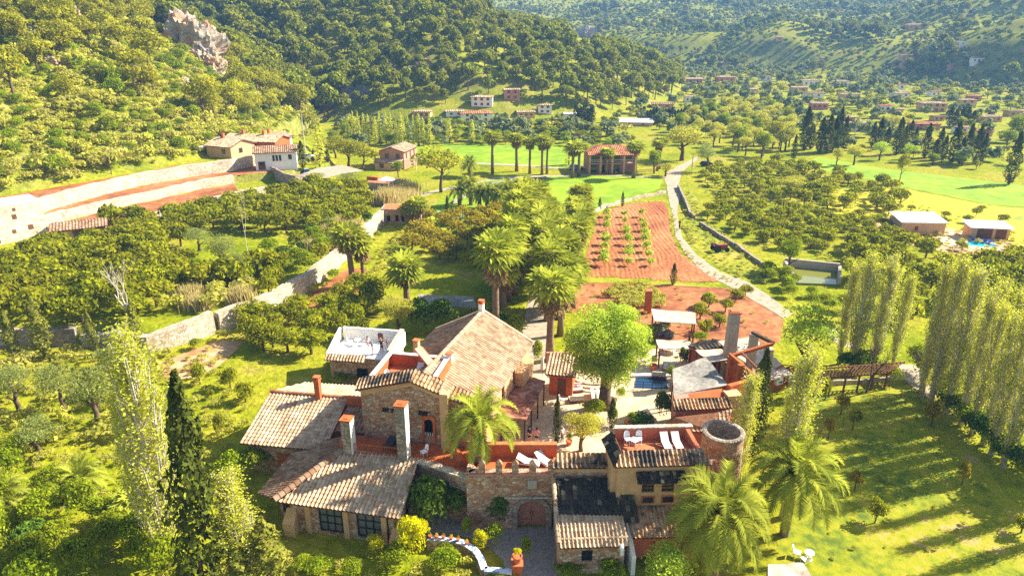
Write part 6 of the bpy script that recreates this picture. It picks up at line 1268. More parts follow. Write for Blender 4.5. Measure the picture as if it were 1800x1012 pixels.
# ---- palms
def palms(lst, kind, group, label):
    hu = {'fan': 7.8, 'fan_short': 5, 'fan_tall': 9.8}[kind]
    for k, ((u, v, t), b) in enumerate(zip(lst, at_px(lst))):
        H = top_height(b, t)*(1.1 if group and 'avenue' in group else 1); w = max(.9, min(1.75, (H/hu)**.5*1.42))*random.uniform(.85, 1.2); palm('fan_palm', PALM[kind][k % len(PALM[kind])], b+Vector((random.uniform(-.9, .9), random.uniform(-1, 1), 0))*(group is not None), (w*1.15, w*1.15, H/hu*random.uniform(.92, 1.1)), label if isinstance(label, str) else label[k], group)
LR = [(866, 585, 444), (883, 566, 470), (892, 552, 418), (900, 532, 432), (908, 515, 400), (915, 498, 410), (921, 482, 384), (926, 468, 392), (931, 455, 366), (936, 444, 372), (940, 433, 350), (944, 424, 352), (948, 415, 338), (884, 545, 440), (905, 480, 372), (912, 455, 350), (918, 440, 342), (925, 425, 335)]
RR = [(963, 640, 505), (988, 592, 498), (990, 560, 460), (991, 535, 440), (996, 515, 424), (1000, 498, 412), (1005, 482, 398), (1009, 468, 386), (1013, 454, 374), (1015, 442, 362), (1018, 430, 350), (1020, 420, 344), (1000, 540, 470), (980, 520, 432), (979, 470, 392), (987, 450, 372)]
palms(LR, 'fan', 'fan palms on the left side of the avenue', 'fan palm with dead leaf skirt in the left row of the avenue')
palms([(u, v, t-12) for u, v, t in ((966, 562, 452), (968, 538, 432), (964, 514, 416), (961, 494, 404), (958, 476, 394), (955, 460, 384), (952, 446, 374))], 'fan', 'fan palms leaning over the avenue', 'fan palm leaning over the pale path of the avenue')
palms(RR, 'fan', 'fan palms on the right side of the avenue', 'fan palm with dead leaf skirt in the right row of the avenue')
palms([(620, 506, 404), (640, 502, 412)], 'fan', None, ['left of the two skirted fan palms by the boundary wall', 'right of the two skirted fan palms by the boundary wall'])
palms([(716, 540, 455), (930, 420, 360), (735, 398, 352), (720, 396, 360)], 'fan_short', None, ['single bushy fan palm near the cane shade', 'short fan palm among the avenue crowns', 'fan palm in front of the arcade building', 'shorter fan palm touching the arcade building'])
palms([(867, 307, 238), (911, 302, 238), (926, 306, 243), (958, 308, 240), (962, 306, 246), (1008, 312, 245), (1013, 310, 250), (1061, 306, 260), (1108, 312, 244), (1150, 300, 244), (1164, 298, 247)], 'fan_tall', 'tall fan palms in front of the brick villa', 'tall slender fan palm in the row at the edge of the near meadow')
DP = [date_palm(46, 2.6, 2.6, 1.0), date_palm(46, 3.2, 2.6, 1.1)]
lst = [(808, 362), (828, 360), (843, 366), (856, 368), (870, 368), (892, 366), (906, 362), (880, 372), (826, 312), (918, 355)]
for k, (q, b) in enumerate(zip(lst, at_px(lst))): palm('date_palm', DP[k % 2], b, random.uniform(1.1, 1.5)*depth(b)/170, 'young feather palm in the group beside the pale blue pool', 'feather palms by the pool', ('crown', 'trunk', 'date_cluster'))
p = GY(843, 792, 45.9); b_ = Vector((p.x, p.y, 4.8)); palm('date_palm', date_palm(36, 3.6, 3.9, 1.25, 3), b_, .98, 'feather palm with orange dates standing in front of the gate terrace', None, ('crown', 'trunk', 'date_cluster'))
p = GZ(1268, 900, 6.0); palm('date_palm', date_palm(62, 5.6, 4.5, 1.3), Vector((p.x, p.y, 0)), 1.0, 'largest feather palm, hanging over the corner of the lawn beside the corner house', None, ('crown', 'trunk', 'date_cluster'))
p = GZ(1398, 826, 6.0); palm('date_palm', date_palm(50, 5.6, 4.5, 1.2, 4), Vector((p.x, p.y, 0)), 1.0, 'feather palm with orange date clusters behind the tall poplar', None, ('crown', 'trunk', 'date_cluster'))
for (u, v, s, lab) in ((145, 862, .75, 'low feather palm with dark arching leaves left of the poplars'), (8, 905, .9, 'feather palm cut by the edge of view')): palm('date_palm', date_palm(60, 1.2, 3.8, 1.1), G(u, v), s, lab, None, ('crown', 'trunk', 'date_cluster'))
palms([(246, 920, 868)], 'fan_short', None, ['small pale fan palm under the broad poplar'])
# ---- bare trees
for (u, v, t, kind, lab) in ((240, 596, 440, 'bare', 'bleached dead tree with forked white branches above the orchard'), (437, 452, 338, 'bare', 'thin white leafless poplar in the left orchard'), (1522, 690, 590, 'bare_brown', 'leafless brown tree at the lawn edge by the pergola'), (1624, 686, 592, 'bare_brown', 'dense twiggy leafless tree beside the curving path'), (1622, 414, 382, 'bare', 'small leafless tree in front of the farm store'), (1008, 372, 320, 'bare', 'leafless pale round tree on the near meadow'), (196, 306, 262, 'bare_brown', 'leafless spreading tree at the top red terrace'), (1735, 260, 228, 'bare', 'white stemmed leafless tree by the lone cypress')):
    b = G(u, v); H = top_height(b, t); o = link('bare_tree', pick(SOLO[kind], kind), None, b, random.random()*6, (H/6.2*(.35 if u == 437 else .85), H/6.2*(.35 if u == 437 else .85), H/6.2)); tag(o, lab, 'tree', None, 'thing')
# ---- orchards
def orchard(px, sp, kind, name, label, cat, group, h0, h1, solo_=True, jit=.3, pts=None, lim=300, avoid=()):
    Q = fill(px, sp, jit) if pts is None else pts
    for a in avoid: Q = Q[poly_sd(Q[:, 0], Q[:, 1], a) < 0]
    for q in Q[:lim]:
        s = random.uniform(h0, h1)
        if solo_: bush(name, kind, q, (s*random.uniform(.9, 1.15)/3.6, s*random.uniform(.9, 1.15)/3.6, s/3.6), label, cat, group)
        else: tree(name, kind, q, (s*random.uniform(.9, 1.15)/3.6, s*random.uniform(.9, 1.15)/3.6, s/3.6), label, cat, group)
    return Q
B_AV = [px_poly([(380, 590), (470, 560), (545, 518), (600, 470), (650, 425), (690, 380), (760, 380), (640, 500), (540, 560), (400, 610)])]
Qa = orchard([(205, 398), (330, 384), (420, 366), (545, 338), (636, 340), (645, 388), (560, 415), (470, 418), (380, 400), (330, 420), (300, 470), (440, 480), (470, 470), (440, 505), (300, 520), (262, 600), (150, 592), (20, 600), (-30, 560), (-30, 430), (100, 425)], 4.0, 'citrus', 'citrus_tree', 'round dark green citrus tree in the big orchard left of the boundary wall', 'citrus tree', 'citrus trees in the left orchard', 3.8, 5.6, avoid=[px_poly([(-60, 380), (70, 390), (190, 380), (205, 432), (150, 450), (100, 446), (60, 462), (-60, 470)], 2.2)])
HOUSE_AV = [[(-25.5, 49), (-12, 47), (-9, 66), (-26, 64)], [(-21.5, 66), (-12.5, 65), (-12, 74), (-21, 74)]]
Qb = orchard([(405, 575), (470, 560), (560, 540), (640, 500), (690, 520), (660, 590), (600, 606), (540, 640), (440, 640), (395, 610)], 3.7, 'citrus', 'citrus_tree', 'leafy citrus tree in the grove behind the white roof terrace', 'citrus tree', 'citrus trees behind the white roof terrace', 3.4, 5.0, False, avoid=HOUSE_AV)
grow([(352, 675, 632, 34, 'citrus', 'small citrus tree left of the pruned one on the yellow grass'), (405, 682, 640, 42, 'citrus', 'open citrus tree on the bright yellow grass'), (432, 706, 668, 44, 'citrus', 'half pruned citrus tree near the annex roof'), (390, 770, 722, 28, 'citrus', 'ivy green small tree beside the annex'), (480, 610, 560, 52, 'citrus', 'tall citrus tree at the edge of the yellow grass'), (372, 700, 680, 16, 'citrus', 'tiny citrus sapling on the yellow grass')])
Qc = orchard([(705, 425), (760, 385), (840, 372), (905, 372), (900, 420), (868, 470), (820, 478), (735, 462)], 3.9, 'fruit', 'fruit_tree', 'bronze green orchard tree in the block left of the palm avenue', 'fruit tree', 'bronze orchard trees left of the palm avenue', 3.2, 4.2)
Qd = orchard([(1235, 385), (1250, 352), (1300, 350), (1400, 372), (1480, 390), (1560, 396), (1600, 420), (1570, 440), (1500, 445), (1400, 440), (1345, 440), (1290, 415)], 3.3, 'citrus', 'orchard_tree', 'low green bush tree in the dense orchard right of the grass bank', 'orchard tree', 'low trees in the dense right orchard', 2.4, 3.4)
Qe = orchard([(1225, 325), (1245, 298), (1320, 285), (1400, 292), (1480, 312), (1560, 330), (1590, 360), (1560, 380), (1470, 372), (1380, 362), (1290, 345)], 4.9, 'citrus', 'orchard_tree', 'dark green tree in the open orchard rows before the green field', 'orchard tree', 'trees in the open right orchard', 2.6, 4.6)
Qf = orchard([(1480, 445), (1590, 428), (1640, 445), (1700, 448), (1800, 450), (1850, 480), (1830, 560), (1700, 545), (1610, 560), (1600, 600), (1500, 500)], 4.6, 'citrus', 'orchard_tree', 'leafy orchard tree between the farm store and the poplars', 'orchard tree', 'orchard trees below the farm store', 3.4, 4.8, avoid=[px_poly([(1560, 410), (1780, 415), (1780, 462), (1690, 462), (1600, 440)])])
lst = [(1480, 398), (1510, 385), (1555, 372), (1560, 362), (1655, 398), (1660, 385), (1700, 392), (1715, 380), (1725, 372), (1760, 392), (1640, 440), (1690, 440), (1455, 365), (1440, 355), (1600, 372)]
for p in at_px(lst): bush('orchard_tree', 'citrus', p, random.uniform(.5, .75), 'dark bush tree standing alone in the yellow field', 'orchard tree', 'scattered trees in the yellow field')
# saplings in the red field
for u in (1068, 1098, 1128):
    pr, n = ((1068, 1064, 1060), 8) if u == 1068 else (((1098, 1104, 1106), 8) if u == 1098 else ((1126, 1134, 1142), 8))
    for k in range(n):
        t = k/(n-1); v = 382+t*86; x = pr[0]+(pr[2]-pr[0])*t; p = G(x+random.uniform(-2, 2), v); s = random.uniform(.7, 1.25); bush('sapling', 'sapling', p, (s, s, s*1.15), 'bright young tree in the three short rows on the ploughed field', 'sapling', 'saplings on the ploughed field')
lst = [(1230, 560), (1245, 540), (1275, 548), (1295, 528), (1310, 520), (1265, 575), (1238, 585)]
for p in at_px(lst): tree('citrus_tree', 'citrus', p, random.uniform(.6, .85), 'small citrus tree in the weedy patch behind the tall chimney', 'citrus tree', 'small trees behind the tall chimney')
# ---- shrubs one can tell apart near the house
for (u, v, w, h, kind, lab) in ((728, 984, 66, 82, 'yellow', 'brilliant yellow green bush in front of the pavilion corner'), (662, 972, 40, 34, 'yellow', 'smaller yellow bush beside the brilliant one'), (415, 838, 66, 46, 'shrub', 'bright green bush at the end of the annex'), (455, 828, 60, 50, 'shrub', 'bright green bush against the annex wall'), (490, 805, 40, 34, 'shrub', 'green bush between annex and pavilion roof'), (760, 930, 90, 96, 'dark_shrub', 'dark bushes filling the shaded corner by the gate wall'), (800, 915, 70, 70, 'dark_shrub', 'dark ivy clump against the stone wall foot'), (722, 905, 50, 70, 'dark_shrub', 'dark foliage beside the pavilion arch'), (880, 920, 62, 66, 'dark_shrub', 'dark climber left of the arched gate'), (900, 880, 30, 60, 'dark_shrub', 'climber reaching up beside the gate arch'),
                                (1042, 732, 50, 30, 'shrub', 'low green bush under the big courtyard tree'), (1076, 745, 26, 30, 'shrub', 'green bush around the thin cypress by the big tree'), (1165, 742, 40, 60, 'dark_shrub', 'dark ivy by the low tiled store'), (1130, 758, 60, 30, 'dark_shrub', 'dark potted hedge beside the courtyard'), (985, 960, 24, 50, 'dark_shrub', 'dark climber on the corner of the gatehouse store'),
                                (845, 968, 34, 40, 'yellow', 'yellowish herb bush behind the tiled garden wall'), (870, 960, 36, 44, 'shrub', 'green bush in the bed beside the drive'), (925, 985, 26, 46, 'shrub', 'upright green plant beside the urn pillar'), (820, 945, 26, 40, 'shrub', 'tall green plant at the corner of the gate wall'), (1000, 1008, 60, 26, 'shrub', 'leafy plants along the front of the gatehouse store'), (1075, 1008, 70, 30, 'shrub', 'leafy plants right of the small store window'), (560, 1000, 60, 24, 'shrub', 'green plants on the slope below the pavilion windows'), (700, 1000, 60, 50, 'shrub', 'grey green bush left of the brilliant yellow one'), (780, 1000, 70, 40, 'shrub', 'green bush below the tiled garden wall'),
                                (880, 585, 40, 50, 'dark_shrub', 'dark tree mass behind the main house'), (770, 590, 80, 60, 'dark_shrub', 'dark shaded bushes behind the main house roof'), (735, 585, 60, 60, 'dark_shrub', 'dark thicket beside the olive gold tree'), (905, 600, 44, 44, 'shrub', 'grey green bush at the far corner of the main house'), (945, 650, 22, 52, 'shrub', 'slim leafy tree beside the kiosk'),
                                (608, 668, 70, 20, 'shrub', 'ivy at the foot of the white terrace house'), (600, 640, 60, 14, 'dark_shrub', 'ivy hanging from the tile coping of the white terrace house'), (1220, 880, 60, 70, 'shrub', 'green bush behind the largest feather palm')):
    b = G(u, v); s = depth(b)/FPX; bush('bush' if 'bush' in lab else 'plant', kind, b, (w*s/2.1, w*s/2.1, h*s/1.5), lab, 'bush')
for k, p in enumerate(fill([(1345, 480), (1385, 488), (1430, 512), (1480, 540), (1490, 548), (1440, 545), (1380, 520), (1340, 500)], 2.6)): bush('bush', 'shrub', p, random.uniform(1.0, 1.6), 'dense green bush on the bank between the track and the water tank', 'bush', 'bushes on the bank below the water tank')
for k, p in enumerate(fill([(-20, 780), (60, 820), (120, 900), (230, 890), (300, 920), (300, 1060), (-40, 1060)], 2.7)): bush('bush', 'shrub' if k % 9 else 'dark_shrub', p, (random.uniform(1.1, 1.9), random.uniform(1.1, 1.9), random.uniform(1.2, 2.3)), 'leafy bush in the tangled thicket below the olive grove', 'bush', 'bushes in the thicket left of the poplars')
for p in fill([(310, 935), (420, 950), (520, 990), (760, 1010), (900, 1020), (900, 1060), (300, 1060)], 2.6): bush('bush', 'shrub', p, (random.uniform(.7, 1.2),)*2+(random.uniform(.5, 1.0),), 'low green plant on the slope in front of the pavilion', 'bush', 'plants on the front slope')
for p in fill([(20, 640), (140, 610), (260, 640), (290, 720), (240, 800), (60, 830), (-20, 760)], 4.6): bush('bush', 'scrub', p, (random.uniform(1.2, 2.2), random.uniform(1.2, 2.2), random.uniform(1.0, 2.0)), 'yellowish shrub under the olive trees', 'bush', 'shrubs under the olive trees')
for k, p in enumerate(fill([(280, 555), (330, 528), (440, 508), (470, 520), (440, 540), (330, 560)], 3.0)):
    if k % 2: bush('reeds', 'reed', p, (.9, .9, random.uniform(.7, 1.0)), 'tan cane clump above the dry stone wall', 'reeds', 'cane clumps above the dry stone wall')
    else: bush('bush', 'scrub', p, random.uniform(1.6, 2.4), 'tangled greenish bush among the tan canes', 'bush', 'bushes among the tan canes')
for p in fill([(520, 455), (545, 425), (600, 392), (630, 400), (590, 440)], 3.2): bush('reeds', 'reed', p, (1.1, 1.1, random.uniform(.75, 1.05)), 'pale cane clump behind the boundary wall', 'reeds', 'cane clumps behind the boundary wall')
for k, p in enumerate(fill([(300, 510), (360, 470), (440, 470), (520, 420), (600, 385), (650, 392), (600, 448), (530, 505), (460, 535), (440, 500)], 3.3)): bush('bush', ('shrub', 'citrus', 'shrub', 'dark_shrub')[k % 4], p, random.uniform(.8, 1.25)*(1.5 if k % 4 != 1 else .95), 'green shrub in the belt between the left orchard and the boundary wall', 'bush', 'shrubs behind the boundary wall')
for p in fill([(668, 350), (700, 335), (722, 345), (715, 372), (680, 372)], 2.6): bush('reeds', 'reed', p, (1.3, 1.3, random.uniform(1.2, 1.5)), 'golden cane clump between arcade and dining terrace', 'reeds', 'cane clumps beside the arcade')
for k, (u, v) in enumerate(((300, 618), (345, 606), (398, 590), (452, 566), (498, 548), (524, 534), (560, 508), (586, 486), (640, 440), (664, 414))): p = G(u, v+6); s = random.uniform(.8, 1.4); bush('bush', 'shrub' if k % 2 else 'scrub', p, (s, s, s*.9), 'green bush growing at the foot of the pale boundary wall', 'bush', 'bushes along the foot of the boundary wall')
# lavender bed
for p in fill([(1062, 520), (1080, 506), (1130, 503), (1165, 520), (1172, 540), (1130, 545), (1090, 540)], 1.0, .4): bush('lavender', 'scrub', p, (.75, .75, .8), 'grey green lavender bush in the oval bed on the red soil', 'lavender', 'lavender bushes in the oval bed')
# ---- hillside and far plants: the largest-looking as things, the rest as one mass
cand = np.concatenate([fill_world([(-330, 292), (-40, 288), (0, 292), (35, 304), (72, 350), (104, 425), (118, 500), (104, 556), (20, 596), (-90, 640), (-330, 690)], 6.3, .38)])
hx = np.array([tuple(p[:2]) for p in pts])
def clear_view(q, back=16, half=8): return ~((np.abs(q[:, None, 0]-hx[None, :, 0]*q[:, None, 1]/hx[None, :, 1]) < half) & (q[:, None, 1] < hx[None, :, 1]+9) & (q[:, None, 1] > hx[None, :, 1]-back)).any(1)
cand = cand[clear_view(cand, 30)]; u, v, d = project(cand); cand = cand[~((u > 1000) & (u < 1066) & (v > 30) & (v < 98))]
ns = wav(cand[:, 0], cand[:, 1], 38, 1.2)+.5*wav(cand[:, 0], cand[:, 1], 15, 3.); cand = cand[ns[:len(cand)] > -.9] if False else cand[wav(cand[:, 0], cand[:, 1], 38, 1.2)+.5*wav(cand[:, 0], cand[:, 1], 15, 3.) > -.95]
lh = fill_world([(-200, 150), (-110, 112), (-96, 160), (-76, 200), (-77, 268), (-99, 345), (-131, 440), (-330, 480), (-330, 200)], 7.4, .42)
u, v, d = project(lh); dens = np.where((v < 95+40*np.sin(u*.02)) & (u < 270), .9, 0)+np.where(u > 385-.2*v, .95, 0)+np.where((u > 195) & (u < 345) & (v > 45) & (v < 190), .55, 0)+np.where((u < 110), .35, 0)+.08
u0 = (u > 272) & (u < 405) & (v > 20) & (v < 190); lh = lh[(RNG.random(len(lh)) < dens) & ~u0]
allp = np.concatenate([lh, cand, GG([520, 528, 536, 541, 545, 532, 524, 538], [192, 200, 208, 218, 230, 222, 212, 236])]); ok = seen(allp, 7.0); allp = allp[ok]; _, _, dd_ = project(allp); allp = allp[np.argsort(dd_)]
for k, q in enumerate(allp[:290]):
    near = q[0] < -72 and q[1] < 300
    s = random.uniform(.8, 1.7) if near else min(1.6, .95*math.exp(random.gauss(0, .28)))
    if k < 90: tree('pine_tree', 'pine', q, (s, s, s*random.uniform(.9, 1.15)), 'yellow green pine growing on the sunny left hillside' if near else 'dark green pine low on the wooded ridge', 'pine tree', 'pines on the left hillside' if near else 'pines on the wooded ridge')
    else: bush('pine_tree', 'pine', q, (s*1.1, s*1.1, s*random.uniform(.95, 1.2)), 'yellow green pine growing on the sunny left hillside' if near else 'dark green pine low on the wooded ridge', 'pine tree', 'pines on the left hillside' if near else 'pines on the wooded ridge')
rest = allp[290:]; stuff('forest', 'dense pine forest covering the ridge behind the valley', rest, np.clip(1.05*np.exp(RNG.normal(size=len(rest))*.26), .5, 1.8), ['pine'])
sc_ = fill_world([(-150, 100), (-111, 101), (-98, 128), (-88, 144), (-80, 159), (-74, 179), (-72, 196), (-73, 226), (-75, 268), (-98, 345), (-131, 440), (-330, 480), (-330, 120)], 2.0, .45)
n_ = wav(sc_[:, 0], sc_[:, 1], 13, 2.)+.6*wav(sc_[:, 0], sc_[:, 1], 5, 1.); sc_ = sc_[n_ > -.95]; sc_ = sc_[seen(sc_, 1.5)]; stuff('undergrowth', 'yellow green scrub covering the left hillside', sc_, RNG.uniform(.7, 2.0, len(sc_))*np.where(RNG.random(len(sc_)) < .12, 1.7, 1), ['scrub', 'scrub', 'shrub'])
fr = fill_world([(-320, 760), (-60, 660), (30, 600), (110, 585), (150, 600), (205, 580), (258, 510), (290, 425), (325, 372), (480, 345), (760, 330), (1100, 620), (1100, 1000), (-320, 1000)], 6.4, .45)
n_ = wav(fr[:, 0], fr[:, 1], 90, .4)+.7*wav(fr[:, 0], fr[:, 1], 33, 2.); keep = (n_ > -.75)
fr2 = fill_world([(-320, 1000), (1300, 1000), (1300, 1640), (-320, 1640)], 11, .45); fr = np.concatenate([fr[keep], fr2]); n_ = np.concatenate([n_[keep], np.full(len(fr2), .2)]); okk = seen(fr, 4); fr, n_ = fr[okk], n_[okk]; stuff('far_woods', 'mixed pine woods, leaf colour greyed for haze, covering the far mountain', fr, RNG.uniform(.6, 1.1, len(fr))*np.where(n_ > .45, 1.5, .72), ['fartree', 'fartree', 'pine'])
VAL = [(-70, 262), (20, 250), (120, 262), (160, 240), (280, 215), (420, 225), (520, 330), (480, 345), (330, 370), (288, 430), (258, 512), (205, 585), (120, 596), (124, 500), (108, 425), (74, 345), (36, 300), (0, 287), (-60, 284)]
vv = fill_world(VAL, 6.0, .48); u, v, d = project(vv)
keepv = clear_view(vv, 20, 8)
n_ = wav(vv[:, 0], vv[:, 1], 60, .7)+.6*wav(vv[:, 0], vv[:, 1], 21, 2.); vv = vv[keepv & (n_ > -.5)]; vv = vv[seen(vv, 3)]; _, _, d = project(vv); vv = vv[np.argsort(d)]
KV = ['fartree', 'citrus', 'fartree', 'scrub', 'citrus']
for k, q in enumerate(vv[:150]):
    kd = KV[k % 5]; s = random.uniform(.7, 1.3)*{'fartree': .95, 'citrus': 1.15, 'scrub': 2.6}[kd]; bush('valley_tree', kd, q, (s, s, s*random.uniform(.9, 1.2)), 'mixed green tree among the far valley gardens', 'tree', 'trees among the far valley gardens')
for k, q in enumerate(fill([(1180, 222), (1260, 196), (1350, 196), (1392, 232), (1400, 262), (1330, 282), (1240, 270)], 7.5, .45)): tree('broadleaf_tree', 'willow' if k % 4 else 'broad', q, random.uniform(.9, 1.5), 'feathery yellow green tree in the grove beyond the golden spreading tree', 'tree', 'yellow green grove beyond the track')
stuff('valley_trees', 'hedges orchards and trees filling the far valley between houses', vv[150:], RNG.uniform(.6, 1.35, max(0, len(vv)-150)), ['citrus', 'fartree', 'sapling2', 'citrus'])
bk = fill([(545, 262), (610, 262), (740, 258), (900, 256), (1010, 258), (1090, 262), (1120, 246), (1010, 222), (900, 222), (800, 218), (700, 214), (600, 215)], 5.0, .42); bk = bk[clear_view(bk, 9, 6)]
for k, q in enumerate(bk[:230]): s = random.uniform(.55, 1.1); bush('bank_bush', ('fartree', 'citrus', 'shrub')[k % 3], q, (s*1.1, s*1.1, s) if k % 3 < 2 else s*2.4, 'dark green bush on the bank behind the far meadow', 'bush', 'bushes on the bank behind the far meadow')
# ---- grass and weeds that nobody could count
def weeds(name, label, px, sp, s0, s1, kinds=('scrub',)):
    q = fill(px, sp, .45); q = q[RNG.random(len(q)) < .75]; stuff(name, label, q, RNG.uniform(s0, s1, len(q)), list(kinds))
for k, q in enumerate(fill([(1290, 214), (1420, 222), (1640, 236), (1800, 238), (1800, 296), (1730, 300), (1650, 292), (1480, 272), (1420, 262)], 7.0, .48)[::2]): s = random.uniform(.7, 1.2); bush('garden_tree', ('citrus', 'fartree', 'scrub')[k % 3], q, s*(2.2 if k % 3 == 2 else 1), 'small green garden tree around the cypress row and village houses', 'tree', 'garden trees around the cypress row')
for k, (u, v, t, w) in enumerate(((893, 520, 470, 44), (915, 500, 440, 44), (950, 470, 405, 40), (975, 450, 392, 40), (930, 452, 400, 36), (880, 480, 430, 40))): grow([(u, v, t, w, 'broad', 'dark leafy tree filling the gap between the avenue palms')], 'leafy trees between the avenue palms')
for (u, v, w, h, kind, lab) in ((1140, 596, 34, 26, 'shrub', 'green bush by the rocks beside the long cane shade'), (1166, 588, 26, 30, 'shrub', 'upright bush behind the dining shade'), (1230, 604, 30, 22, 'shrub', 'low bush beside the pale cane shade'), (1128, 634, 24, 24, 'dark_shrub', 'dark bush at the edge of the dining terrace'), (1200, 648, 20, 40, 'dark_shrub', 'narrow dark bush left of the reed roof'), (1002, 655, 36, 30, 'shrub', 'bush on top of the curved stone steps'), (1090, 700, 26, 18, 'shrub', 'little bush right of the big tree trunk'), (1180, 668, 24, 26, 'shrub', 'leafy pot plant between pool rail and reed roof'), (1410, 700, 40, 40, 'shrub', 'green bush under the light green round tree'), (1560, 672, 46, 34, 'shrub', 'green climber at the far end of the pergola')):
    b = G(u, v); s = depth(b)/FPX; bush('bush', kind, b, (w*s/2.1, w*s/2.1, h*s/1.5), lab, 'bush')
weeds('undergrowth', 'rough grass and weeds on the near slopes', [(-30, 620), (270, 640), (380, 610), (430, 700), (420, 820), (470, 900), (520, 960), (900, 1000), (900, 1090), (-40, 1090)], 1.25, .25, .7)
weeds('undergrowth', 'weeds along the track and boundary wall', [(700, 400), (760, 360), (700, 500), (600, 520), (480, 560), (540, 540), (640, 470)], 1.3, .25, .6)
weeds('undergrowth', 'rough grass on the bank right of the track', [(1212, 330), (1240, 388), (1290, 430), (1350, 472), (1340, 505), (1260, 472), (1212, 425), (1198, 392)], 1.3, .2, .6)
weeds('undergrowth', 'rough grass between the orchard rows', [(1225, 330), (1330, 285), (1500, 320), (1800, 420), (1800, 560), (1600, 560), (1500, 470), (1350, 440)], 2.0, .25, .7)
weeds('undergrowth', 'scattered weeds on the bare red soil', [(1015, 500), (1060, 496), (1180, 500), (1290, 510), (1330, 530), (1376, 562), (1370, 598), (1300, 622), (1180, 610), (1150, 588), (990, 545)], 2.6, .12, .4)
weeds('undergrowth', 'grassy verges of the gravel track', [(1168, 330), (1180, 370), (1178, 412), (1200, 448), (1262, 492), (1300, 508), (1296, 496), (1236, 470), (1192, 420), (1188, 380)], 1.0, .12, .4)
weeds('undergrowth', 'tufts on the upper lawn', [(1400, 700), (1640, 690), (1690, 760), (1780, 880), (1800, 1000), (1380, 1000), (1400, 800)], 2.4, .08, .28)
# ================================================================ FURNITURE, CARS, GARDEN PIECES
def rot2(x, y, a): return x*math.cos(a)-y*math.sin(a), x*math.sin(a)+y*math.cos(a)
class Loc:                                  # local frame standing on a point, turned by a
    def __init__(s, p, a): s.q = Vector(p); s.a = a
    def __call__(s, x, y, z): u, v = rot2(x, y, s.a); return Vector((s.q.x+u, s.q.y+v, s.q.z+z))
def chair(p, a, mk, label, group=None, arms=False):
    f = Loc(p, a); t = thing('chair', p, label, 'chair', group)
    part('seat', MB().box(f(0, 0, .44), (.5, .48, .06), a), M[mk], t)
    b = MB(); vs = []
    for k in range(7): an = PI*k/6; vs += [f(-.25*math.cos(an), .22+.08*math.sin(an), .5), f(-.23*math.cos(an), .28+.12*math.sin(an), .55+.42*math.sin(an)**.5)]
    b.add(vs, [(2*k, 2*k+2, 2*k+3, 2*k+1) for k in range(6)]); b.add([v+f(0, .03, 0)-f(0, 0, 0) for v in vs], [(2*k+1, 2*k+3, 2*k+2, 2*k) for k in range(6)]); b.tube([vs[2*k+1] for k in range(7)], .025, 5); part('backrest', b, M[mk], t)
    for sx, sy in ((-1, -1), (1, -1), (1, 1), (-1, 1)): part('leg', MB().bar(f(.21*sx, .19*sy, 0), f(.2*sx, .18*sy, .42), .035, .035), M[mk], t)
    return t
def lounger(p, a, mk, fk, label, group=None, ln=1.9, w=.62, tilt=.6):
    f = Loc(p, a); t = thing('sun_lounger', p, label, 'sun lounger', group)
    fr = MB()
    for s in (-1, 1): fr.bar(f(s*w/2, -ln/2, .3), f(s*w/2, ln/2, .3), .05, .06)
    for y in (-ln/2, 0, ln/2): fr.bar(f(-w/2, y, .3), f(w/2, y, .3), .05, .05)
    part('frame', fr, M[fk], t)
    m = MB(); y0, y1, y2 = -ln/2, ln*.12, ln/2; z0, z2 = .34, .34+tilt*(y2-y1)
    m.add([f(-w/2, y0, z0), f(w/2, y0, z0), f(w/2, y1, z0), f(-w/2, y1, z0), f(w/2, y2, z2), f(-w/2, y2, z2)]+[f(-w/2, y0, z0+.08), f(w/2, y0, z0+.08), f(w/2, y1, z0+.08), f(-w/2, y1, z0+.08), f(w/2, y2, z2+.08), f(-w/2, y2, z2+.08)],
          [(3, 2, 1, 0), (5, 4, 2, 3), (6, 7, 8, 9), (9, 8, 10, 11), (0, 1, 7, 6), (1, 2, 8, 7), (2, 4, 10, 8), (4, 5, 11, 10), (5, 3, 9, 11), (3, 0, 6, 9)]); part('mattress', m, M[mk], t)
    for sx in (-1, 1):
        for sy in (-1, 1): part('leg', MB().bar(f(sx*w*.45, sy*ln*.42, 0), f(sx*w*.45, sy*ln*.42, .3), .05, .05), M[fk], t)
    return t
def table(p, r, h, mk, label, group=None, square=0, a=0):
    t = thing('table', p, label, 'table', group); f = Loc(p, a)
    part('tabletop', MB().box(f(0, 0, h), (square, square, .05), a) if square else MB().lathe(p, [(.01, h+.03), (r, h+.03), (r, h-.02), (.01, h-.02)], 16), M[mk], t)
    if square:
        for sx, sy in ((-1, -1), (1, -1), (1, 1), (-1, 1)): part('leg', MB().bar(f(sx*square*.42, sy*square*.42, 0), f(sx*square*.42, sy*square*.42, h-.03), .05, .05), M[mk], t)
    else: part('pedestal', MB().lathe(p, [(.28, 0), (.25, .04), (.05, .08), (.05, h-.02)], 10), M[mk], t)
    return t
def sofa(p, a, label, w=1.5, d=.8):
    f = Loc(p, a); t = thing('daybed', p, label, 'daybed')
    part('frame', MB().box(f(0, 0, .17), (w, d, .22), a), M['wood'], t); part('mattress', MB().box(f(0, -.03, .36), (w-.06, d-.08, .16), a), M['light_fabric'], t); part('backrest', MB().box(f(0, d/2-.06, .6), (w, .12, .55), a), M['light_fabric'], t)
    for s in (-1, 1): part('cushion', MB().box(f(s*w*.25, d/2-.2, .55), (w*.3, .14, .3), a), M['whitepaint'], t)
    return t
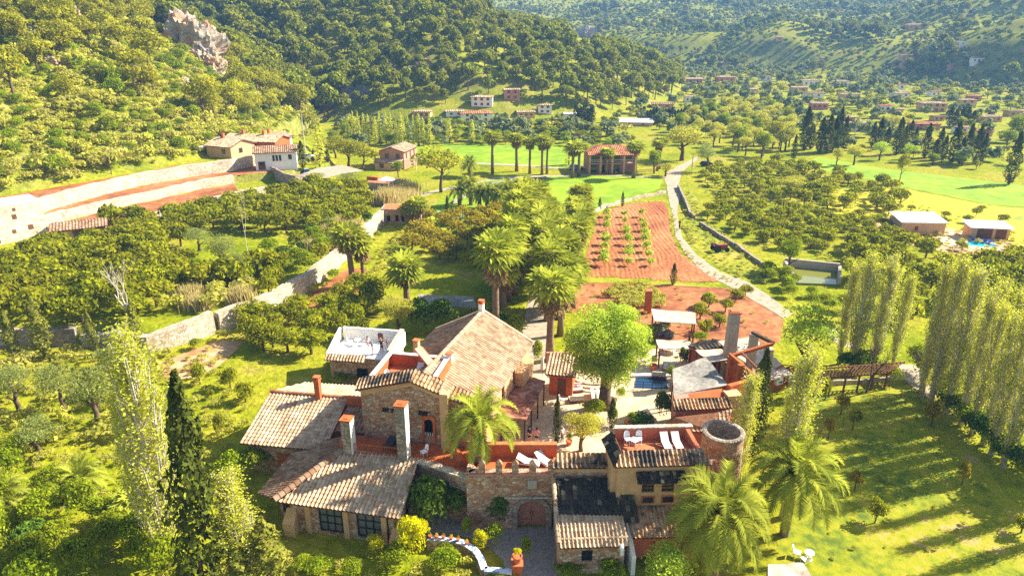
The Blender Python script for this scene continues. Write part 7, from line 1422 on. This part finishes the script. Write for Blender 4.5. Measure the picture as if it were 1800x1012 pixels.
def pot(p, s, label, plant='shrub', ps=.45):
    t = thing('potted_plant', p, label, 'potted plant'); part('pot', MB().lathe(p, [(.01, 0), (.22*s, 0), (.34*s, .5*s), (.38*s, .5*s), (.38*s, .58*s), (.31*s, .58*s), (.3*s, .5*s), (.01, .5*s)], 14), M['clay'], t)
    c = bpy.data.objects.new('foliage', pick(SOLO[plant], plant)); COL.objects.link(c); c.parent = t; c.location = (0, 0, .5*s); c.scale = (ps*s, ps*s, ps*s*1.3); return t
pot(GZ(978, 685), 1.5, 'large terracotta pot with small shrub on the cream courtyard'); pot(GZ(1110, 752), 1.2, 'terracotta pot beside the dark hedge of the courtyard'); pot(GZ(1148, 650), 1.2, 'dark shrub in a pot by the dining terrace'); pot(GZ(870, 905), .7, 'little clay pot at the foot of the dark climber'); pot(GZ(1000, 782), .9, 'clay pot under the small yellow green tree')
sofa(GZ(1012, 688), R(8), 'white daybed with two cushions on the courtyard'); sofa(GZ(1012, 705), R(188), 'second white daybed facing the first across the courtyard', 1.5, .9); chair(GZ(988, 708), R(70), 'whitepaint', 'single white armchair beside the two daybeds')
sofa(GZ(1176, 650), R(-10), 'low white sofa of the dining terrace'); sofa(GZ(1158, 663), R(170), 'low white sofa at the rim of the dark pool')
tb = GZ(1182, 619); table(tb, .95, .74, 'whitepaint', 'round white dining table under the cane shade')
for k in range(4): a = k*PI/2+.5; chair(tb+Vector((1.35*math.sin(a), -1.35*math.cos(a), 0)), a+PI, 'wood', 'wooden chair at the round white dining table', 'chairs at the round dining table')
for k, (u, v) in enumerate(((1232, 640), (1130, 640))): chair(GZ(u, v), R(40*k), 'whitepaint', ['white chair in front of the pale cane shade roof', 'white chair near the dining terrace edge'][k])
# dark pool with rail
sheet('pool', [(1118, 664), (1172, 664), (1174, 684), (1116, 682)], 'dark_pool', 6, label='small dark blue pool behind a metal rail')
rl_ = thing('pool_rail', GZ(1145, 686), 'grey metal rail along the near side of the dark pool', 'railing'); a, b = GZ(1114, 685), GZ(1178, 687); w = MB()
for z in (.35, .7, 1.05): w.bar(a+Vector((0, 0, z)), b+Vector((0, 0, z)), .05, .05)
part('rails', w, M['iron'], rl_)
for k in range(5): p = a.lerp(b, k/4); part('post', MB().bar(p, p+Vector((0, 0, 1.05)), .06, .06), M['iron'], rl_)
c0 = GZ(1145, 661); solo('pool_edge', MB().bar(GZ(1112, 662)+Vector((0, 0, .15)), GZ(1178, 662)+Vector((0, 0, .15)), .5, .3), M['white'], c0, 'white kerb along the far side of the dark pool', 'kerb')
# curved steps
st = thing('stone_steps', GZ(1020, 682), 'curved pale stone steps leading up from the courtyard', 'steps'); c0 = GZ(1042, 660)
for k in range(3):
    r0 = 4.0-k*.55; pts_ = [(c0.x+r0*math.cos(a), c0.y+r0*math.sin(a)) for a in np.linspace(R(195), R(285), 14)]; pts_ += [(c0.x+(r0-.55)*math.cos(a), c0.y+(r0-.55)*math.sin(a)) for a in np.linspace(R(285), R(195), 14)]
    part('step', MB().prism(pts_, 0, .17*(k+1)), M['stone_pale'], st)
for k, (u, u2) in enumerate(((1040, 1044), (1050, 1054))): a, b = GZ(u, 692), GZ(u2, 716); solo('courtyard_wall', MB().bar(a+Vector((0, 0, .35)), b+Vector((0, 0, .35)), .3, .7), M['white'], a, ['low white wall left of the big tree trunk', 'second low white wall right against the big tree trunk'][k], 'wall')
a, b = GZ(1100, 742), GZ(1168, 768); solo('planter', MB().bar(a+Vector((0, 0, .3)), b+Vector((0, 0, .3)), .7, .6), M['cream'], a, 'long planter with dark hedge at the edge of the courtyard', 'planter')
um = thing('parasol', GZ(953, 662), 'closed white parasol at the mouth of the avenue', 'parasol'); p = GZ(953, 662); part('pole', MB().tube([p, p+Vector((0, 0, 2.6))], .035, 6), M['wood'], um); part('canopy', MB().lathe(p, [(.02, 2.65), (.14, 2.3), (.2, 1.6), (.26, 1.0), (.12, .95), (.03, 1.0)], 10), M['light_fabric'], um)
um = thing('parasol', GZ(680, 333, 0), 'open white parasol on the orange dining terrace', 'parasol'); p = GZ(680, 331, 3.2); part('pole', MB().tube([p, p+Vector((0, 0, 2.4))], .05, 6), M['wood'], um); part('canopy', MB().lathe(p, [(.03, 2.75), (1.0, 2.4), (2.0, 2.0), (1.98, 1.95), (.03, 2.65)], 12), M['light_fabric'], um)
# roof terraces and balcony
q = Vector(fj.p(1.5, 1.75, 7.5)); table(q, .3, .7, 'whitepaint', 'white table on the corner house terrace', None, .6, R(45)); chair(Vector(fj.p(1.15, 2.25, 7.5)), R(15), 'whitepaint', 'left white round backed chair on the corner house terrace'); chair(Vector(fj.p(1.95, 2.25, 7.5)), R(-10), 'whitepaint', 'right white round backed chair on the corner house terrace')
for k, x in enumerate((3.9, 4.75)): lounger(Vector(fj.p(x, 1.7, 7.5)), R(4), 'light_fabric', 'wood', ['cream sun lounger on the corner house terrace next to the chairs', 'cream sun lounger on the corner house terrace by the salmon parapet'][k], None, 1.6, .6, .75)
for k, x in enumerate((2.8, 3.75)): lounger(Vector(fc.p(x, -1.15, 4.33)), R(170), 'dark_fabric', 'iron', ['left charcoal sun lounger behind the balcony railing', 'right charcoal sun lounger behind the balcony railing'][k], None, 1.8, .66, -.5 if False else .35)
chair(Vector(fc.p(6.0, -1.9, 4.33)), R(-50), 'whitepaint', 'white chair on the orange balcony')
for k, x in enumerate((3.3, 4.2)): lounger(Vector(fc.p(x, 5.2, 7.62)), R(-12), 'whitepaint', 'whitepaint', ['left white lounger on the terrace house roof', 'right white lounger on the terrace house roof'][k], None, 1.7, .62, .9)
chair(Vector(fc.p(.9, 3.9, 7.62)), R(30), 'whitepaint', 'white chair at the low end of the terrace house roof')
lounger(Vector((1.3, 45.4, 4.82)), R(75), 'light_fabric', 'whitepaint', 'white sun lounger on the gate terrace behind the merlons', None, 1.8, .8, .5); lounger(Vector((2.5, 45.6, 4.82)), R(40), 'light_fabric', 'whitepaint', 'white sun lounger against the orange gate terrace parapet', None, 1.5, .7, .7)
q = Vector(fd.p(2.4, 3.2, 3.3)); table(q, .4, .7, 'whitepaint', 'small white table on the white roof terrace'); chair(Vector(fd.p(1.5, 3.2, 3.3)), R(90), 'whitepaint', 'white chair left of the table on the white roof terrace'); chair(Vector(fd.p(3.2, 3.3, 3.3)), R(-90), 'whitepaint', 'white chair right of the table on the white roof terrace')
# garden seats on the lawn and the pale awning at the bottom edge
for k, (u, v, a) in enumerate(((1400, 978, 60), (1414, 990, 200))): chair(GZ(u, v), R(a), 'whitepaint', ['pale garden chair nearer the feather palm on the lawn', 'pale garden chair in front of the little round lawn table'][k])
table(GZ(1421, 982), .36, .62, 'whitepaint', 'little round pale table on the lawn')
t = thing('shade_roof', GZ(1388, 1040), 'pale sheet roof corner at the bottom of the lawn', 'shade roof'); mat_roof(t, [GZ(1350, 1052, 2.2), GZ(1446, 1046, 2.2), GZ(1412, 988, 2.3), GZ(1350, 992, 2.3)], 'matting', .08, 'canopy', Q4)
# garden wall with tiled top, clay pots and the urn pillar by the drive
gp = [GZ(u, v) for u, v in ((752, 962), (785, 964), (815, 970), (836, 984), (846, 1000), (852, 1018), (900, 1022))]
gwl = thing('tiled_garden_wall', gp[3], 'curving garden wall with white and blue glazed top beside the drive', 'wall'); w = MB(); w2 = MB()
for a, b in zip(gp, gp[1:]): w.bar(a+Vector((0, 0, .4)), b+Vector((0, 0, .4)), .45, .95); w2.bar(a+Vector((0, 0, .93)), b+Vector((0, 0, .93)), .5, .1)
def glaze():
    m, nt, b = mat('glazed_tiles', .25, .5); v = N(nt, 'ShaderNodeTexVoronoi'); v.inputs['Scale'].default_value = 4.5; L(nt, pos(nt), v.inputs['Vector']); s = nt.nodes.new('ShaderNodeSeparateColor'); L(nt, v.outputs['Color'], s.inputs[0])
    r = ramp(nt, s.outputs[0], [(0, (.75, .75, .74)), (.7, (.7, .72, .74)), (.74, (.12, .2, .42)), (1, (.2, .3, .5))]); L(nt, r.outputs[0], b.inputs['Base Color']); return m
M['glaze'] = glaze(); part('wall', w, M['stone'], gwl); part('coping', w2, M['glaze'], gwl)
for k, t_ in enumerate((.15, .5, .85, 1.3, 1.7, 2.3)): i = int(t_); p = gp[i].lerp(gp[i+1], t_-i)+Vector((0, 0, .98)); pot(p, .42, 'small clay pot on the glazed garden wall', 'yellow' if k % 2 else 'shrub', .3)['group'] = 'clay pots along the glazed garden wall'
up = GZ(909, 1016); uo = thing('urn_pillar', up, 'brick pillar carrying a clay urn at the end of the glazed garden wall', 'pillar'); part('pillar', MB().box(up+Vector((0, 0, .7)), (.7, .7, 1.4)), M['orange'], uo); part('pillar_cap', MB().box(up+Vector((0, 0, 1.45)), (.85, .85, .1)), M['clay'], uo)
ur = up+Vector((0, 0, 1.5)); ut = pot(ur, 1.0, 'clay urn with dry plant on the brick pillar', 'yellow', .35)
# pergola on the right
pg = thing('garden_pergola', GZ(1510, 668), 'long wooden pergola of slanting rafters between courtyard and poplars', 'pergola'); a0, a1, b0, b1 = GZ(1438, 664, 2.0), GZ(1560, 656, 2.0), GZ(1440, 648, 2.6), GZ(1590, 637, 2.6)
for n_, a, b in (('beam', a0, a1), ('beam', b0, b1)): part(n_, MB().bar(a, b, .14, .16), M['wood'], pg)
for k in range(22): t_ = k/21; part('rafter', MB().bar(a0.lerp(a1, t_)+Vector((0, 0, .12)), b0.lerp(b1, t_)+Vector((0, 0, .12)), .09, .1), M['wood'], pg)
for k in range(6): t_ = k/5; p = a0.lerp(a1, t_); part('post', MB().bar((p.x, p.y, 0), p, .16, .16), M['wood'], pg)
a, b = GZ(1415, 672), GZ(1590, 684); wall_line('garden_wall', [GZ(1440, 678)[:2], GZ(1530, 672)[:2], GZ(1590, 664)[:2]], -.2, .5, .4, 'stone_pale', 'low pale wall along the top of the lawn below the pergola')
# cars and the old tractor
M['car_silver'] = plain('silver_car_paint', lin('a9b4c4'), .25, .5); M['car_white'] = plain('white_car_paint', lin('e6e6e4'), .3); M['car_red'] = plain('red_car_paint', lin('b02a1c'), .3); M['car_blue'] = plain('blue_car_paint', lin('2a66c8'), .3); M['rust'] = plain('rusty_red_paint', lin('a04632'), .8); M['tyre'] = plain('black_tyre', (.02, .02, .02), .9)
def car(p, a, mk, label):
    f = Loc(p, a); t = thing('parked_car', p, label, 'car'); w = .86
    pr = [(-2.0, .35), (-2.05, .75), (-1.9, .92), (-1.0, .98), (1.15, .95), (2.0, .75), (2.1, .45), (2.0, .3)]; cab = [(-1.85, .93), (-1.45, 1.42), (.1, 1.45), (.95, .95)]
    b = MB(); n = len(pr); b.add([f(x, s*w, z) for s in (-1, 1) for x, z in pr], [tuple(range(n)), tuple(range(2*n-1, n-1, -1))]+[(i, n+i, n+(i+1) % n, (i+1) % n) for i in range(n)])
    b.add([f(x, s*(w-.1 if z < 1.2 else w-.22), z) for s in (-1, 1) for x, z in cab], [(0, 1, 2, 3), (7, 6, 5, 4), (1, 5, 6, 2)]); part('body', b, M[mk], t)
    g = MB(); g.add([f(x, s*(w-.085 if z < 1.2 else w-.2), z) for s in (-1, 1) for x, z in ((-1.65, .99), (-1.38, 1.36), (.06, 1.38), (.78, .99))], [(0, 1, 2, 3), (7, 6, 5, 4)]); g.add([f(x, y, z) for x, y, z in ((.12, -.6, 1.42), (.12, .6, 1.42), (.93, .7, .98), (.93, -.7, .98))], [(0, 3, 2, 1)]); g.add([f(x, y, z) for x, y, z in ((-1.5, -.6, 1.4), (-1.5, .6, 1.4), (-1.84, .7, .97), (-1.84, -.7, .97))], [(0, 1, 2, 3)]); part('window', g, M['glass'], t)
    for x in (-1.3, 1.3):
        for s in (-1, 1):
            m = MB(); c = f(x, s*.8, .32); ax = Vector((math.cos(a+PI/2), math.sin(a+PI/2), 0)); m.tube([c-ax*.1, c+ax*.1], .32, 12); part('wheel', m, M['tyre'], t)
    for s in (-1, 1): part('headlight', MB().box(f(2.03, s*.6, .66), (.1, .3, .14), a), M['whitepaint'], t)
for (u, v, a, mk, lab) in ((540, 308, -70, 'car_silver', 'silver blue car parked by the curved grey wall'), (541, 279, 15, 'car_white', 'white car parked between the hillside cypresses'), (560, 282, 8, 'car_red', 'red car parked beside the white one'), (1013, 298, 10, 'car_silver', 'silver car at the left end of the brick villa'), (1566, 402, 30, 'car_blue', 'bright blue car beside the farm store'), (1243, 292, 5, 'iron', 'dark car under the trees at the far end of the track')): car(G(u, v), R(a), mk, lab)
p = G(1264, 442); f = Loc(p, R(12)); t = thing('old_tractor', p, 'rusty red tractor standing in the grass beside the track', 'tractor')
part('body', MB().box(f(.6, 0, 1.0), (1.7, .6, .6), f.a), M['rust'], t); part('seat', MB().box(f(-.6, 0, 1.3), (.5, .5, .12), f.a), M['iron'], t); part('mudguard', MB().box(f(-.7, 0, 1.15), (.9, 1.3, .1), f.a), M['rust'], t); part('exhaust', MB().tube([f(1.0, .1, 1.3), f(1.0, .1, 1.9)], .05, 6), M['iron'], t)
for x, s, r in ((-.7, -1, .7), (-.7, 1, .7), (1.2, -1, .42), (1.2, 1, .42)): c = f(x, s*.62, r); ax = Vector((math.cos(f.a+PI/2), math.sin(f.a+PI/2), 0)); part('wheel', MB().tube([c-ax*.14, c+ax*.14], r, 16), M['tyre'], t)
for k, (u, v) in enumerate(((1709, 423), (1720, 424.5), (1730, 426), (1740, 428))): lounger(G(u, v), R(160), 'car_blue', 'whitepaint', 'blue sun lounger in the row between pool house and bright pool', 'blue loungers by the bright pool', 1.9, .65, .6)
for k, (u, v) in enumerate(((1034, 302), (1040, 303), (1076, 304), (1083, 305))): car_ = chair(G(u, v), R(30*k), 'whitepaint', 'white chair on the grass in front of the brick villa', 'white chairs before the brick villa')
# rocks, sheds and clutter round the dining terrace
for k, (u, v, r_) in enumerate(((1150, 585, 1.1), (1162, 580, .8), (1176, 590, .7))): p = G(u, v); rock((p.x, p.y, p.z+.2), r_*1.3, r_, r_*.8, 'cliff_grey', ['largest brown boulder below the long cane shade', 'boulder in the middle of the three below the cane shade', 'smallest boulder below the long cane shade'][k], 40+k, k, 4)
for (u, v, w_, d_, h_, rot, rk, lab) in ((1252, 652, 3.2, 2.6, 2.5, 20, 'tile_moss', 'small dark tiled hut squeezed between chimney and reed roof'), (1312, 700, 3.4, 2.6, 2.8, -10, 'tile_brown', 'brown tiled outhouse behind the round cistern')): house('outhouse', lab, u, v, w_, d_, h_, rot, 'gable', 'salmon', rk, [('f', .5, .2, .8, 1.7)], fine=True)
# timber poles with crossbars in the valley
for k, (u, v, t_) in enumerate(((536, 262, 196), (1398, 150, 122), (1216, 300, 268), (1500, 250, 205))):
    b = G(u, v); H = max(5, top_height(b, t_)); t = thing('utility_pole', b, ['pale pole at the gully mouth above the car park', 'white pole in the far valley gardens', 'pole at the upper end of the track', 'pole beside the long white farmhouse'][k], 'pole'); part('pole', MB().tube([b+Vector((0, 0, -.5)), b+Vector((0, 0, H))], [.16, .11], 8), M['bark_pale'], t); part('crossbar', MB().bar(b+Vector((-.9, 0, H-.5)), b+Vector((.9, 0, H-.5)), .12, .12), M['wood'], t)
# ================================================================ PEOPLE
M['skin'] = plain('warm_skin', lin('c98f6c'), .6); M['hair_dark'] = plain('dark_hair', lin('2e2018'), .8); M['hair_fair'] = plain('fair_hair', lin('b8935a'), .8)  # skin is one even warm tone
for n_, c_ in (('cloth_black', '17171a'), ('cloth_pink', 'dd8fa8'), ('cloth_white', 'e8e6e2'), ('cloth_blue', '6f9fd0'), ('cloth_navy', '27304a'), ('cloth_grey', '6f7076')): M[n_] = plain(n_, lin(c_), .9)
def skin_obj(name, pts, edges, rad, mk, parent, root=0, sub=2):
    me = bpy.data.meshes.new(name); me.from_pydata([tuple(p) for p in pts], edges, []); me.materials.append(M[mk]); o = link(name, me, parent); m = o.modifiers.new('skin', 'SKIN'); m.use_smooth_shade = True
    for i, r in enumerate(rad): me.skin_vertices[0].data[i].radius = (r, r) if not isinstance(r, tuple) else r
    me.skin_vertices[0].data[root].use_root = True
    s = o.modifiers.new('sub', 'SUBSURF'); s.levels = s.render_levels = sub; return o
def person(p, face, label, shirt, lower, short=True, hair='hair_dark', H=1.72, arms=((.32, -.05), (.28, -.05)), stride=.12, lean=0.0, long_hair=False, bent=(0, 0), hat=None):
    """stands at p looking along 'face' degrees (0 = towards the camera); arms: (hand forward, raise) for each side"""
    t = thing('person', p, label, 'person', None, R(face)); k = H/1.72; t.scale = (k, k, k)
    P = [(0, 0, .95), (0, -.01-lean*.3, 1.12), (0, -.01-lean*.7, 1.32), (0, 0-lean, 1.47), (0, -.015-lean, 1.56), (0, -.02-lean, 1.64), (0, -.01-lean, 1.70)]; E_ = [(0, 1), (1, 2), (2, 3), (3, 4), (4, 5), (5, 6)]; Rd = [(.15, .11), (.135, .1), (.16, .11), (.06, .06), (.075, .085), (.085, .095), (.06, .07)]
    P.append((0, -.125-lean, 1.605)); E_.append((5, 7)); Rd.append(.016)                    # nose
    for s in (-1, 1): P.append((s*.088, -.01-lean, 1.61)); E_.append((5, len(P)-1)); Rd.append(.02)   # ears
    legs = []
    for s in (-1, 1):
        i = len(P); f_ = s*stride; P += [(s*.09, 0, .9), (s*.1, -f_*.5-.02, .5), (s*.1, -f_+.02, .09), (s*.11, -f_-.12, .04)]; E_ += [(0, i), (i, i+1), (i+1, i+2), (i+2, i+3)]; Rd += [.095, .06, .045, .04]; legs.append(i)
    arm = []
    for s, (fw, up) in zip((-1, 1), arms):
        i = len(P); el = (s*(.25+max(0, up)*.1), -fw*.35-lean, 1.42-.27+max(0, up)*.35); wr = (s*(.24-fw*.12), -fw-lean, 1.42-.5+fw*.55+up*.55)
        P += [(s*.185, -lean, 1.42), el, wr]; E_ += [(2, i), (i, i+1), (i+1, i+2)]; Rd += [.062, .042, .03]; arm.append(i)
        d = (Vector(wr)-Vector(el)).normalized(); sd_ = Vector((1, 0, 0)); sd_ = (sd_-d*d.dot(sd_)).normalized(); nn = d.cross(sd_)
        j = len(P); pal = Vector(wr)+d*.06; P.append(tuple(pal)); E_.append((i+2, j)); Rd.append((.036, .018))
        for q_, (off, ln) in enumerate(((-.03, .07), (-.01, .08), (.01, .075), (.03, .06))):     # four fingers, slightly curled
            a = len(P); b0 = pal+sd_*off+d*.035; b1 = b0+d*ln*.55+nn*.008; b2 = b1+d*ln*.4+nn*.022; P += [tuple(b0), tuple(b1), tuple(b2)]; E_ += [(j, a), (a, a+1), (a+1, a+2)]; Rd += [.009, .008, .007]
        a = len(P); b0 = pal-sd_*s*.035-d*.02; b1 = b0-sd_*s*.02+d*.035; P += [tuple(b0), tuple(b1)]; E_ += [(j, a), (a, a+1)]; Rd += [.011, .009]
    skin_obj('body', P, E_, Rd, 'skin', t)
    i0, i1 = arm
    sp = [P[0], P[1], P[2], (P[3][0], P[3][1], P[3][2]-.02)]; sr = [(.165, .125), (.15, .115), (.178, .128), (.085, .08)]; se = [(0, 1), (1, 2), (2, 3)]
    for i in (i0, i1):
        j = len(sp); m_ = Vector(P[i]).lerp(Vector(P[i+1]), .75); sp += [P[i], tuple(m_)]; se += [(2, j), (j, j+1)]; sr += [.08, .066]
    skin_obj('shirt', sp, se, sr, shirt, t)
    lp = [(0, 0, 1.0), (0, 0, .92)]; lr = [(.16, .125), (.165, .13)]; le = [(0, 1)]
    for i in legs:
        j = len(lp); m_ = Vector(P[i]).lerp(Vector(P[i+1]), .75 if short else 1.0); lp += [P[i], tuple(m_)]; le += [(1, j), (j, j+1)]; lr += [.108, .09 if short else .075]
        if not short: e2_ = Vector(P[i+1]).lerp(Vector(P[i+2]), .92); lp.append(tuple(e2_)); le.append((j+1, j+2)); lr.append(.065)
    skin_obj('shorts' if short else 'trousers', lp, le, lr, lower, t)
    hp = [(0, .012-lean, 1.66), (0, .0-lean, 1.715), (0, .05-lean, 1.60)]; hr = [.1, .07, .075]; he = [(0, 1), (0, 2)]
    if long_hair: hp.append((0, .07-lean, 1.45)); hr.append(.05); he.append((2, 3))
    skin_obj('hair', hp, he, hr, hair, t)
    for i in legs: a, b = P[i+2], P[i+3]; skin_obj('shoe', [(a[0], a[1]+.03, .05), (b[0], b[1], .04)], [(0, 1)], [.058, .048], 'cloth_white' if short else 'cloth_black', t)
    return t
person(GZ(930.5, 778), 40, 'man in black shirt and shorts standing on the shaded courtyard', 'cloth_black', 'cloth_black', True, 'hair_dark', 1.82, ((.35, .0), (.2, -.05)), .05)
person(GZ(943, 779), 180, 'person in pink shirt and black shorts walking away across the courtyard', 'cloth_pink', 'cloth_black', True, 'hair_dark', 1.68, ((.1, -.02), (.12, -.02)), .16)
person(GZ(988, 776), 60, 'fair haired person in white half hidden behind the thin cypress', 'cloth_white', 'cloth_grey', False, 'hair_fair', 1.66, ((.3, .05), (.25, .0)), .06, long_hair=True)
person(G(1194, 402), 150, 'person in dark clothes walking along the gravel track', 'cloth_navy', 'cloth_black', False, 'hair_dark', 1.75, ((.2, 0), (.12, 0)), .25)
person(Vector(fd.p(4.05, 2.0, 3.3)), 20, 'person in white shirt on the white roof terrace', 'cloth_white', 'cloth_white', True, 'hair_dark', 1.7, ((.2, 0), (.15, 0)), .05)
person(Vector(fd.p(4.75, 1.5, 3.3)), -30, 'person in light blue shirt on the white roof terrace', 'cloth_blue', 'cloth_white', True, 'hair_fair', 1.6, ((.3, .0), (.3, .0)), .1, .12)
person(Vector(fd.p(5.75, 1.7, 3.3)), 10, 'person in navy clothes with both hands raised on the white roof terrace', 'cloth_navy', 'cloth_navy', True, 'hair_fair', 1.78, ((.3, .55), (.3, .55)), .06)
person(Vector(fd.p(6.35, 1.9, 3.3)), -60, 'person in grey beside the white terrace wall, arm out', 'cloth_grey', 'cloth_white', True, 'hair_fair', 1.7, ((.12, 0), (.5, .2)), .05)
# ================================================================ HAZE
hz_ = MB(); hz_.box((200, 835, 74), (2900, 1750, 156))
hm_ = bpy.data.materials.new('valley_haze'); hm_.use_nodes = True; nt = hm_.node_tree; nt.nodes.clear()
pvn = nt.nodes.new('ShaderNodeVolumePrincipled'); pvn.inputs['Density'].default_value = .00025; pvn.inputs['Color'].default_value = (.27, .56, 1, 1); pvn.inputs['Anisotropy'].default_value = .1
o = nt.nodes.new('ShaderNodeOutputMaterial'); L(nt, pvn.outputs[0], o.inputs['Volume'])
ho = link('haze', hz_.mesh('haze', [hm_])); tag(ho, 'pale blue air between the valley and the far mountain', kind='stuff')
